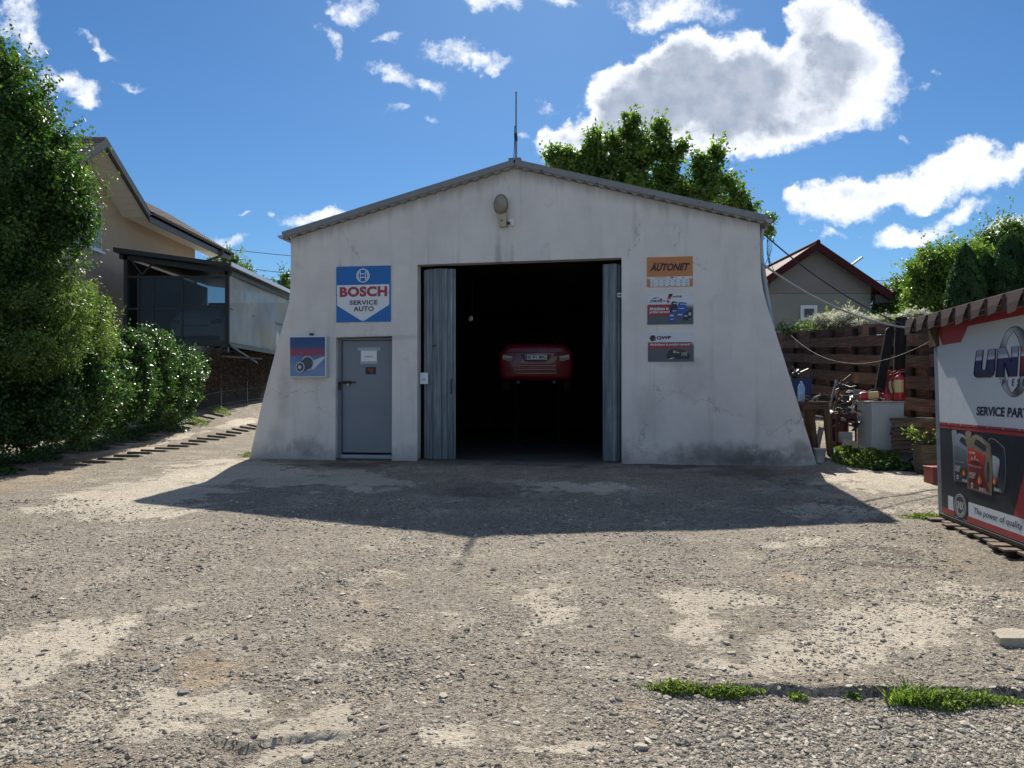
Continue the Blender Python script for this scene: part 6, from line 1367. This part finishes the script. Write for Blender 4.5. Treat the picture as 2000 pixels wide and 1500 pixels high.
for i, (px, py, s_, lb, m_) in enumerate([(1428,1277,.022,'white flat chip of stone in the right middle of the yard','rock'),(300,1308,.028,'dark round pebble on the left near the sandy patch','rock2'),(1245,1243,.022,'lone grey stone left of the pale concrete area','rock2'),(357,1352,.026,'dark grey cobble beside the lower left concrete patch','rock2'),(1250,1462,.03,'pale flat pebble near the bottom of the photo right of centre','rock'),(600,1465,.03,'pale rounded pebble near the bottom left lip of concrete','rock')]):
    x, y = gat(px, py); rock(x, y, s_*1.3, s_, s_*.7, 11+i, lb, M[m_], i)
# ================================================================== KIOSK
K = lambda px, py, off=0: KF.pix(px, py, off)
kio = KF.root('kiosk', label='small roadside kiosk with galvanised corner, printed banner and brown shingle roof', cat='kiosk')
M['ban_white'] = simple('banner_white', (.56,.60,.63), .45, 0, .05, 2, .15, 3, bdist=.03); M['ban_black'] = simple('banner_black', (.018,.021,.027), .4, 0, .15, 1.5, .15, 3, bdist=.03)
M['ban_red'] = simple('banner_red', (.36,.03,.035), .45, 0, .1, 3, .15, 3, bdist=.03); M['navy'] = simple('navy_print', (.012,.016,.055), .45, 0, .05, 3)
gk = float(gbase(4.97, 8.88)); LEN = 2.9
bl, br = K(1843,1008), K(2000,1066); tlk = K(1824,672)
def lin(pA, pB):   # z along the face through two photographed points
    (s0, z0), (s1, z1) = K(*pA), K(*pB); return lambda s: z0+(z1-z0)*(s-s0)/(s1-s0)
zbot = lin((1843,1008),(1998,1062)); zstr = lin((1845,832),(2000,842)); ztopw = lin((1890,632),(2000,612))
mean = lambda f: (f(0)+f(1.8))/2
ZB, ZS, ZT = mean(zbot), mean(zstr), mean(ztopw)
lean = K(1846,1005)[0]-K(1830,690)[0]       # top of the corner leans away
LX = lambda z: -.17*(z-ZB)/(2.05-ZB)      # x shift of the leaning corner with height
def kp(pts, y0, y1): return MB().prism(pts, y0, y1)
ztop = 2.11
# walls
KX = -.06
kp([(LX(ZB)+KX,ZB+.02),(LEN,ZB+.02),(LEN,ztop),(LX(ztop)+KX,ztop)], .004, .05).build('front_wall', M['galv'], kio)
MB().add([(LX(ZB)+KX,.051,ZB+.02),(LX(ZB)+KX,1.9,ZB+.02),(LX(ztop)+KX,1.9,ztop+.35),(LX(ztop)+KX,.051,ztop)]+[(LX(ZB)+KX+.04,.051,ZB+.02),(LX(ZB)+KX+.04,1.9,ZB+.02),(LX(ztop)+KX+.04,1.9,ztop+.35),(LX(ztop)+KX+.04,.051,ztop)], [(0,1,2,3),(7,6,5,4),(0,4,5,1),(3,2,6,7),(1,5,6,2),(0,3,7,4)]).build('side_wall', M['galv'], kio)
MB().box(-.1,LEN,1.86,1.9,ZB+.02,ztop+.3).build('back_wall', M['galv'], kio); MB().box(LEN-.04,LEN,.06,1.85,ZB+.02,ztop).build('side_wall', M['galv'], kio)
zc = K(1837,781)[1]
M['galv_new'] = simple('galvanised_corner', (.27,.31,.345), .42, .55, .12, 25, .1, 60); M['galv_dull'] = simple('scratched_galvanised_corner', (.22,.25,.275), .5, .5, .3, 22, .2, 60, dirt=(.45,.5,.52), dirt_amt=.3)
cw = .16
kp([(LX(zc)+KX-.01,zc+.002),(LX(zc)+cw,zc+.002),(LX(1.86)+cw,1.86),(LX(1.86)+KX-.01,1.86)], -.006, .003).build('corner_trim', M['galv_new'], kio)
kp([(LX(ZB)+KX-.01,ZB),(LX(ZB)+cw,ZB),(LX(zc)+cw,zc),(LX(zc)+KX-.01,zc)], -.009, .003).build('corner_trim', M['galv_dull'], kio)
kp([(LX(1.9)+KX-.03,1.87),(LX(1.9)+.12,1.87),(LX(2.1)+.12,2.1),(LX(2.1)+KX-.03,2.1)], -.05, .003).build('beam_end', wood('orange_brown_beam', (.10,.055,.025), (.17,.09,.04), 3, 'Z'), kio)
# banner
ban = KF.root('banner', LEN/2, -.012, (ZB+ztop)/2, label='large printed advertising banner with oil cans covering the kiosk front', cat='banner'); BN = (LEN/2, -.012, (ZB+ztop)/2)
B0 = .055
def bx(pts, k, name, m_, off=0): return kp(pts, -.014-.0012*k, -.0135-.0012*k+.0).build(name, m_, ban, BN)
# slightly wavy cloth sheet behind the prints
n = 46; vs = []; fs = []
zt2 = 2.10
for i in range(n+1):
    for j in range(25):
        z = ZB+.03+(zt2-ZB-.03)*j/24; s = B0+LX(z)+(LEN-.02-B0-LX(z))*i/n; vs.append((s, -.0120, z))
for i in range(n):
    for j in range(24): fs.append((i*25+j, (i+1)*25+j, (i+1)*25+j+1, i*25+j+1))
MB().add(vs, fs, True).build('cloth', M['ban_white'], ban, BN)
P = lambda px, py: K(px, py, .014)
c1 = lambda x, y: P(1820+x/5.172, 560+y/5.172)       # upper crop
c2 = lambda x, y: P(1820+x/5.556, 820+y/5.556)       # lower crop
s_end = LEN-.03
# red top stripe and corner block
r0, r1_ = c1(105,395), c1(920,260)
zr1 = (c1(370,365)[1]+c1(920,255)[1])/2; zr0 = (c1(370,392)[1]+c1(920,292)[1])/2
bx([(B0+LX(2.05),zt2),(s_end,zt2),(s_end,zr0),(c1(365,392)[0],zr0),(c1(295,560)[0],c1(295,560)[1]),(c1(108,578)[0],c1(295,560)[1])], 1, 'red_band', M['ban_red'])
# black lower field, red middle stripe, white strip, red foot
bx([(LX(ZS)+B0,ZS-.0),(s_end,ZS),(s_end,ZB+.04),(LX(ZB)+B0,ZB+.04)], 1, 'black_field', M['ban_black'])
bx([(LX(ZS)+B0,ZS+.03),(s_end,ZS+.03),(s_end,ZS-.035),(LX(ZS)+B0,ZS-.035)], 3, 'red_stripe', M['ban_red'])
bx([(LX(ZS)+B0,ZS+.008),(s_end,ZS+.008),(s_end,ZS-.004),(LX(ZS)+B0,ZS-.004)], 4, 'stripe_seam', M['maroon'])
wz1 = (c2(405,893)[1]+c2(1000,1078)[1])/2; wz0 = (c2(405,1065)[1]+c2(1000,1240)[1])/2
bx([(c2(178,820)[0],wz1),(c2(232,830)[0],wz1),(c2(244,1010)[0],wz0),(c2(180,1000)[0],wz0)], 2, 'white_strip', M['ban_white'])
bx([(c2(400,890)[0],wz1),(s_end,wz1),(s_end,wz0),(c2(400,1065)[0],wz0)], 2, 'white_strip', M['ban_white'])
bx([(LX(ZB)+B0,wz0-.003),(c2(244,1030)[0],wz0-.003),(c2(250,1040)[0],ZB+.035),(LX(ZB)+B0,ZB+.035)], 2, 'red_foot', M['ban_red'])
bx([(c2(385,1080)[0],wz0-.003),(s_end,wz0-.003),(s_end,ZB+.035),(c2(385,1080)[0],ZB+.035)], 2, 'red_foot', M['ban_red'])
a = c2(890,1040); b_ = c2(1000,740); dsx = b_[0]-a[0]
bx([(a[0],wz1+.002),(a[0]+dsx*1.9,ZS-.04),(a[0]+dsx*3.6,ZS-.04),(a[0]+dsx*2.2,wz1+.002)], 2, 'red_wedge', M['ban_red'])
mb = MB(); s0_ = c2(460,1000)[0]; s1_ = c2(992,1190)[0]; zz0, zz1 = wz0+(wz1-wz0)*.22, wz0+(wz1-wz0)*.76
text_in(mb, 'The power of quality', s0_, s1_, zz0, zz1, -.0185, .012, .12); mb.build('lettering', M['navy'], ban, BN)
mb = MB(); (sa, za) = c1(452,1300); (sb, zb2) = c1(452,1208); (sc_, zc_) = c1(925,1325)
sp_end = sa+(c1(925,1215)[0]-sa)*15.2/10
text_in(mb, 'SERVICE PARTENER', sa, sp_end, (za+zc_)/2, (zb2+c1(925,1225)[1])/2, -.0165, .03, .10); mb.build('lettering', M['navy'], ban, BN)
# round badge
cb_, rb_ = c2(312,930), (c2(374,930)[0]-c2(250,930)[0])/2; rz2 = (c2(312,805)[1]-c2(312,1055)[1])/2
bx([(p[0],p[1]) for p in ellipse(cb_[0], cb_[1], rb_*1.28, rz2*1.2)], 3, 'badge_disc', simple('badge_dark', (.035,.037,.042), .4))
mb = MB(); annulus(mb, cb_, rb_, rz2, .93, -.0195, 36); annulus(mb, cb_, rb_*.84, rz2*.84, .95, -.0195, 36); text_in(mb, 'UNIX', cb_[0]-rb_*.68, cb_[0]+rb_*.68, cb_[1]-.045, cb_[1]+.045, -.0198, .03, .1)
for q_ in ellipse(cb_[0], cb_[1]-rz2*.05, rb_*.62, rz2*.74, 14, 215, 325): mb.box(q_[0]-.012, q_[0]+.012, -.0198, -.0196, q_[1]-.009, q_[1]+.009)
mb.build('badge_print', simple('badge_pale', (.50,.52,.54), .4), ban, BN)
# oil cans
def cpoly(pts, k, name, m_): return bx([c2(*p) for p in pts], k, name, m_)
gold = grad('print_gold', (.16,.115,.07), (.33,.26,.18), -.5, .1, 2, .35, .3); silv = grad('print_silver_can', (.14,.16,.19), (.36,.39,.43), -.5, .1, 2, .35, .3); blk = simple('print_can_black', (.03,.034,.042), .35)
redl = grad('print_label_red', (.10,.010,.010), (.50,.03,.02), -.55, -.25, 2, .4, .15); greyl = grad('print_label_grey', (.035,.045,.055), (.15,.18,.20), -.55, -.2, 2, .4, .15); whl = grad('print_label_white', (.03,.035,.04), (.55,.58,.6), -.6, -.3, 2, .4, .1)
cpoly([(612,215),(640,195),(690,210),(790,295),(805,400),(812,560),(800,700),(780,790),(665,770),(655,400),(650,300)], 3, 'printed_can_edge', silv)
cpoly([(620,222),(642,203),(688,218),(782,300),(797,400),(804,560),(790,700),(772,782),(665,765),(655,400),(650,300)], 4, 'printed_can', blk)
cpoly([(655,262),(668,240),(700,250),(762,315),(755,385),(640,330)], 5, 'printed_handle_gap', M['ban_black'])
cpoly([(664,385),(700,395),(738,430),(742,480),(720,620),(700,740),(664,730)], 5, 'printed_label', whl)
cpoly([(222,118),(240,108),(272,115),(278,150),(272,165),(300,145),(345,160),(400,205),(420,500),(400,690),(245,655),(240,480),(235,300),(225,200)], 5, 'printed_can', silv)
cpoly([(305,230),(322,188),(350,190),(385,225),(385,290),(330,250)], 6, 'printed_handle_gap', M['ban_black'])
cpoly([(250,270),(300,285),(395,340),(395,680),(262,650),(255,500)], 6, 'printed_label', greyl)
cpoly([(374,130),(400,120),(436,130),(440,150),(430,205),(455,168),(490,160),(560,195),(645,265),(652,330),(662,420),(665,640),(663,822),(640,818),(395,745),(390,640),(405,560),(385,400),(400,290),(378,260)], 7, 'printed_can', gold)
cpoly([(466,262),(485,212),(510,212),(600,285),(597,345),(560,330)], 8, 'printed_handle_gap', M['ban_black'])
cpoly([(402,305),(470,325),(592,388),(572,500),(582,620),(625,740),(640,782),(412,722),(412,600),(405,450)], 8, 'printed_label', redl)
cpoly([(612,460),(628,455),(632,560),(626,680),(612,690),(604,640),(606,520)], 8, 'printed_grip', blk)
def drop(cx, cy, k, sc_=1.0):
    cpoly([(cx,cy-62*sc_),(cx+26*sc_,cy+5),(cx+22*sc_,cy+40*sc_),(cx,cy+52*sc_),(cx-20*sc_,cy+34*sc_),(cx-20*sc_,cy)], k, 'printed_drop', simple('print_drop', (.50,.10,.015), .4)); cpoly([(cx-4,cy-40*sc_),(cx+6,cy+10),(cx,cy+36*sc_),(cx-12*sc_,cy+22*sc_)], k+1, 'drop_shine', simple('print_drop_light', (.75,.35,.10), .4))
cpoly([(528,600),(550,590),(556,640),(552,700),(530,718),(510,690),(512,640)], 9, 'drop_shadow', simple('print_drop_dark', (.14,.008,.008), .4))
drop(530,655,10); 
cpoly([(q_[0],q_[1]) for q_ in [(330,540),(350,510),(378,530),(384,590),(360,625),(335,610)]], 7, 'drop_shadow', simple('print_drop_dark_b', (.10,.006,.006), .4)); drop(357,575,8,.75); drop(687,665,7,.8)
mb = MB()
def ct(txt, x0, y0, x1, y1, y_, bold=.02, sh=.1):
    (a0, b0), (a1, b1) = c2(x0, y0), c2(x1, y1); text_in(mb, txt, min(a0,a1), max(a0,a1), min(b0,b1), max(b0,b1), y_, bold, sh)
ct('Meisterteile', 412,490,550,512,-.0265,.03); ct('TOP UNIX', 418,365,482,350,-.0265); ct('5W-30 1 L', 525,765,600,748,-.0265)
for k in range(5): a0 = c2(418,572+14*k); a1 = c2(492-4*k,586+14*k); mb.box(a0[0],a1[0],-.0266,-.0264,min(a0[1],a1[1])+.004,min(a0[1],a1[1])+.008)
pts = [c2(425,445),c2(440,425),c2(447,400),c2(452,440),c2(465,430),c2(478,405),c2(490,388),c2(480,440),c2(505,430),c2(515,445)]
for i in range(len(pts)-1): mb.beam((pts[i][0],-.0265,pts[i][1]),(pts[i+1][0],-.0265,pts[i+1][1]),.0008,.009,(0,1,0))
ct('ulei premium', 415,505,545,530,-.0266,.03); annulus(mb, c2(450,710), .028, .028, .6, -.0265, 20)
ct('Meisterteile', 265,425,370,445,-.024,.03); ct('ulei motor', 265,448,365,464,-.024,.03); ct('5W-40', 342,668,392,650,-.024); annulus(mb, c2(290,622), .024, .024, .6, -.024, 20)
ct('10W-40 1 L', 685,770,765,752,-.024)
for k in range(5): a0 = c2(262,500+13*k); a1 = c2(322-3*k,512+13*k); mb.box(a0[0],a1[0],-.0241,-.0239,min(a0[1],a1[1])+.003,min(a0[1],a1[1])+.007)
mb.build('fine_print', simple('print_fine_white', (.6,.58,.56), .5), ban, BN)
# big chrome lettering with gradient print, ring, small words
def chrome(name, top, mid, low):
    m, t, b, o = mat(name); z = t.sep(t.node('ShaderNodeTexCoord').outputs['Object'])[2]
    zu = c1(500,640)[1]-BN[2]; zl = c1(500,915)[1]-BN[2]; f = t.math('DIVIDE', t.math('SUBTRACT', z, zl), zu-zl)
    t.put(b.inputs['Base Color'], t.ramp(f, [(0, (.02,.025,.05)), (.12, low), (.45, mid), (.60, tuple(x*.6 for x in mid)), (.66, (.55,.57,.64)), (.8, top), (1.0, (.30,.33,.40))])); b.inputs['Roughness'].default_value = .4; return m
chb = chrome('chrome_blue_print', (.22,.25,.38), (.012,.022,.12), (.010,.014,.05)); chr_ = chrome('chrome_red_print', (.40,.12,.12), (.30,.02,.02), (.12,.01,.01))
def rnd_(pts, m_, k, outline=True):
    q_ = [c1(*p) for p in pts]
    if outline:
        cx = sum(p[0] for p in q_)/len(q_); 
        mb = MB()
        for i in range(len(q_)): a, b2 = q_[i], q_[(i+1)%len(q_)]; mb.beam((a[0],-.0142-.0012*k-.001,a[1]),(b2[0],-.0142-.0012*k-.001,b2[1]),.0006,.010,(0,1,0))
        mb.build('letter_outline', M['navy'], ban, BN)
    bx(q_, k, 'letter', m_)
rg = annulus; rc_ = c1(832,758); ru_ = (c1(997,758)[0]-c1(667,758)[0])/2; rzz = (c1(832,408)[1]-c1(832,1108)[1])/2
def ringm():
    m, t, b, o = mat('ring_print'); co = t.sep(t.node('ShaderNodeTexCoord').outputs['Object']); z = co[2]; x = co[0]
    f = t.math('ABSOLUTE', t.math('SINE', t.math('ADD', t.math('MULTIPLY', z, 4.4), t.math('MULTIPLY', x, 5.0))))
    t.put(b.inputs['Base Color'], t.ramp(f, [(0,(.03,.035,.045)),(.5,(.17,.18,.20)),(1,(.50,.52,.55))])); b.inputs['Roughness'].default_value = .35; return m
mb = MB(); mb.prism(ellipse(rc_[0], rc_[1], ru_*1.03, rzz*1.02, 44), -.0165, -.016); mb.build('ring_edge', M['navy'], ban, BN)
mb = MB(); mb.prism(ellipse(rc_[0], rc_[1], ru_, rzz, 44), -.0175, -.017); mb.build('ring', ringm(), ban, BN)
lens_ = [c1(832,440),c1(880,520),c1(905,600),c1(915,760),c1(905,900),c1(880,1000),c1(812,1080),c1(765,990),c1(742,900),c1(738,760),c1(752,600),c1(775,520)]
bx(lens_, 3.6, 'ring_gap_edge', M['navy']); cz_ = sum(p[1] for p in lens_)/12; cx_ = sum(p[0] for p in lens_)/12
bx([((p[0]-cx_)*.93+cx_, (p[1]-cz_)*.97+cz_) for p in lens_], 4.2, 'ring_gap', M['ban_white'])
rnd_([(460,647),(526,642),(506,838),(552,843),(580,634),(651,628),(641,838),(628,890),(600,915),(460,918),(440,903),(433,878),(437,830)], chb, 5)
rnd_([(677,626),(756,614),(806,755),(818,607),(890,600),(870,905),(782,910),(740,765),(735,912),(655,914)], chb, 5)
rnd_([(915,600),(1010,590),(990,902),(895,905)], chr_, 5)
# X letter continues out of the frame
q0 = c1(1030,590); q1 = c1(1015,905); w0 = q0[0]; zT, zL = q0[1], q1[1]
for sg_, k_ in ((1,5),(-1,6)):
    pts = [(w0,zT),(w0+.13,zT),(w0+.42,zL),(w0+.29,zL)] if sg_ > 0 else [(w0+.29,zT),(w0+.42,zT),(w0+.13,zL),(w0,zL)]
    bx(pts, k_, 'letter', chr_)
mb = MB(); a = c1(716,1005); b_ = c1(742,938); e_ = c1(925,940); pit = (c1(868,960)[0]-c1(716,960)[0])/3.0
wds = 'PIESE AUTO'
for i, ch in enumerate(wds):
    if ch == ' ': continue
    s_ = a[0]+pit*i; text_in(mb, ch, s_+(.008 if ch == 'I' else 0), s_+(.022 if ch == 'I' else .055), a[1]+.0, b_[1], -.0236, .018, .2)
mb.build('small_lettering', M['navy'], ban, BN)
for sx_ in range(9): s_ = .25+.32*sx_; MB().lathe([(.008,0),(.008,.004)], (s_,-.0195,ZS+.02), 6, (0,-1,0)).build('eyelet', M['alu'], ban, BN)
# roof: sloping slab with shingle tabs hanging in front
M['shingle'] = simple('brown_mineral_shingle', (.085,.060,.060), .95, 0, .75, 90, .8, 160, .1, bdist=.004)
eo = .24; ze = 2.17
rs0, rs1 = -.36, LEN+.3
def roofz(y): return ze+(y+eo)*math.tan(R(17)) if y < .95 else ze+(.95+eo)*math.tan(R(17))-(y-.95)*math.tan(R(17))
mb = MB(); mb.add([(rs0,-eo,ze),(rs1,-eo,ze),(rs1,.95,roofz(.95)),(rs0,.95,roofz(.95)),(rs0,2.2,roofz(2.2)),(rs1,2.2,roofz(2.2))]+[(rs0,-eo,ze-.05),(rs1,-eo,ze-.05),(rs1,.95,roofz(.95)-.05),(rs0,.95,roofz(.95)-.05),(rs0,2.2,roofz(2.2)-.05),(rs1,2.2,roofz(2.2)-.05)], [(0,1,2,3),(3,2,5,4),(6,9,8,7),(9,10,11,8),(0,6,7,1),(1,7,8,2),(2,8,11,5),(5,11,10,4),(4,10,9,3),(3,9,6,0)]).build('roof_deck', M['pallet'], kio)
mb = MB().box(rs0+.03,rs1-.05,-eo+.03,-eo+.07,ze-.10,ze-.055).build('fascia_board', M['pallet'], kio)
pit = .365; q = random.Random(3); k = 0; s_ = rs0-.02
while s_ < rs1-.1:
    # big front tab and a smaller one tucked behind it
    def tab(s0, w_, h_, y0, tap, tilt):
        yy0 = -eo-y0; top = ze+.035; sl_ = math.tan(R(17))
        vs = [(s0,yy0+.16,top+.16*sl_),(s0+w_,yy0+.16,top+.16*sl_),(s0,yy0,top),(s0+w_,yy0,top),(s0+tap*.10,yy0-.012-tilt*.3,top-h_*.5),(s0+w_-tap,yy0-.012-tilt*.3,top-h_*.5),(s0+tap*.5,yy0-.005-tilt,top-h_),(s0+w_-tap*1.7,yy0-.005-tilt,top-h_+.015)]
        n0 = len(vs); vs += [(v[0], v[1]+.004, v[2]-.004) for v in vs]
        fs = [(0,2,3,1),(2,4,5,3),(4,6,7,5)]; fs += [tuple(n0+i for i in reversed(f)) for f in fs]+[(0,n0,n0+2,2),(2,n0+2,n0+4,4),(4,n0+4,n0+6,6),(6,n0+6,n0+7,7),(7,n0+7,n0+5,5),(5,n0+5,n0+3,3),(3,n0+3,n0+1,1)]
        MB().add(vs, fs).build('shingle', M['shingle'], kio)
    tab(s_+q.uniform(-.01,.01), .27, .18+q.uniform(-.015,.015), .022, .055, .015)
    tab(s_+.235+q.uniform(-.01,.01), .15, .165+q.uniform(-.02,.02), .006, .03, -.01)
    s_ += pit
for i in range(4):
    y = -eo+.19+.24*i; top = roofz(y)+.012; MB().add([(rs0-.02,y-.03,roofz(y-.03)+.022),(rs1,y-.03,roofz(y-.03)+.022),(rs1,y+.26,roofz(y+.26)+.006),(rs0-.02,y+.26,roofz(y+.26)+.006),(rs0-.02,y-.03,roofz(y-.03)+.004),(rs1,y-.03,roofz(y-.03)+.004)], [(0,1,2,3),(4,5,1,0)]).build('shingle_course', M['shingle'], kio)
MB().box(1.28,1.62,-.16,-.05,ztop+.03,ztop+.05).build('batten', M['card'], kio)
# pallets below, boards poking out towards the yard
pal = KF.root('pallet_base', 0, 0, gk, label='weathered pallet boards carrying the kiosk and poking out below the banner', cat='pallet')
q = random.Random(6); sN = 0.0; i = 0
while sN < LEN:
    wdt = .13+q.uniform(-.01,.03); ex_ = q.uniform(.10,.20)
    (wx_, wy_, _) = KF.world(sN, -.1, 0); gg = float(gbase(wx_, wy_))-gk
    zt3 = ZB-gk-.005
    MB().box(sN+.03,sN+.03+wdt,-ex_,.6,zt3-.05,zt3-.02-q.uniform(0,.012)).build('board', M['pallet'], pal, (0,0,0), .003)
    MB().box(sN+.04,sN+.02+wdt,-ex_+.04,.5,gg-.03,zt3-.052).build('block', M['post_wood'], pal)
    sN += wdt+.075; i += 1
MB().box(.0,LEN,-.03,1.8,ZB-gk-.018,ZB-gk+.018).build('floor_frame', M['post_wood'], pal)
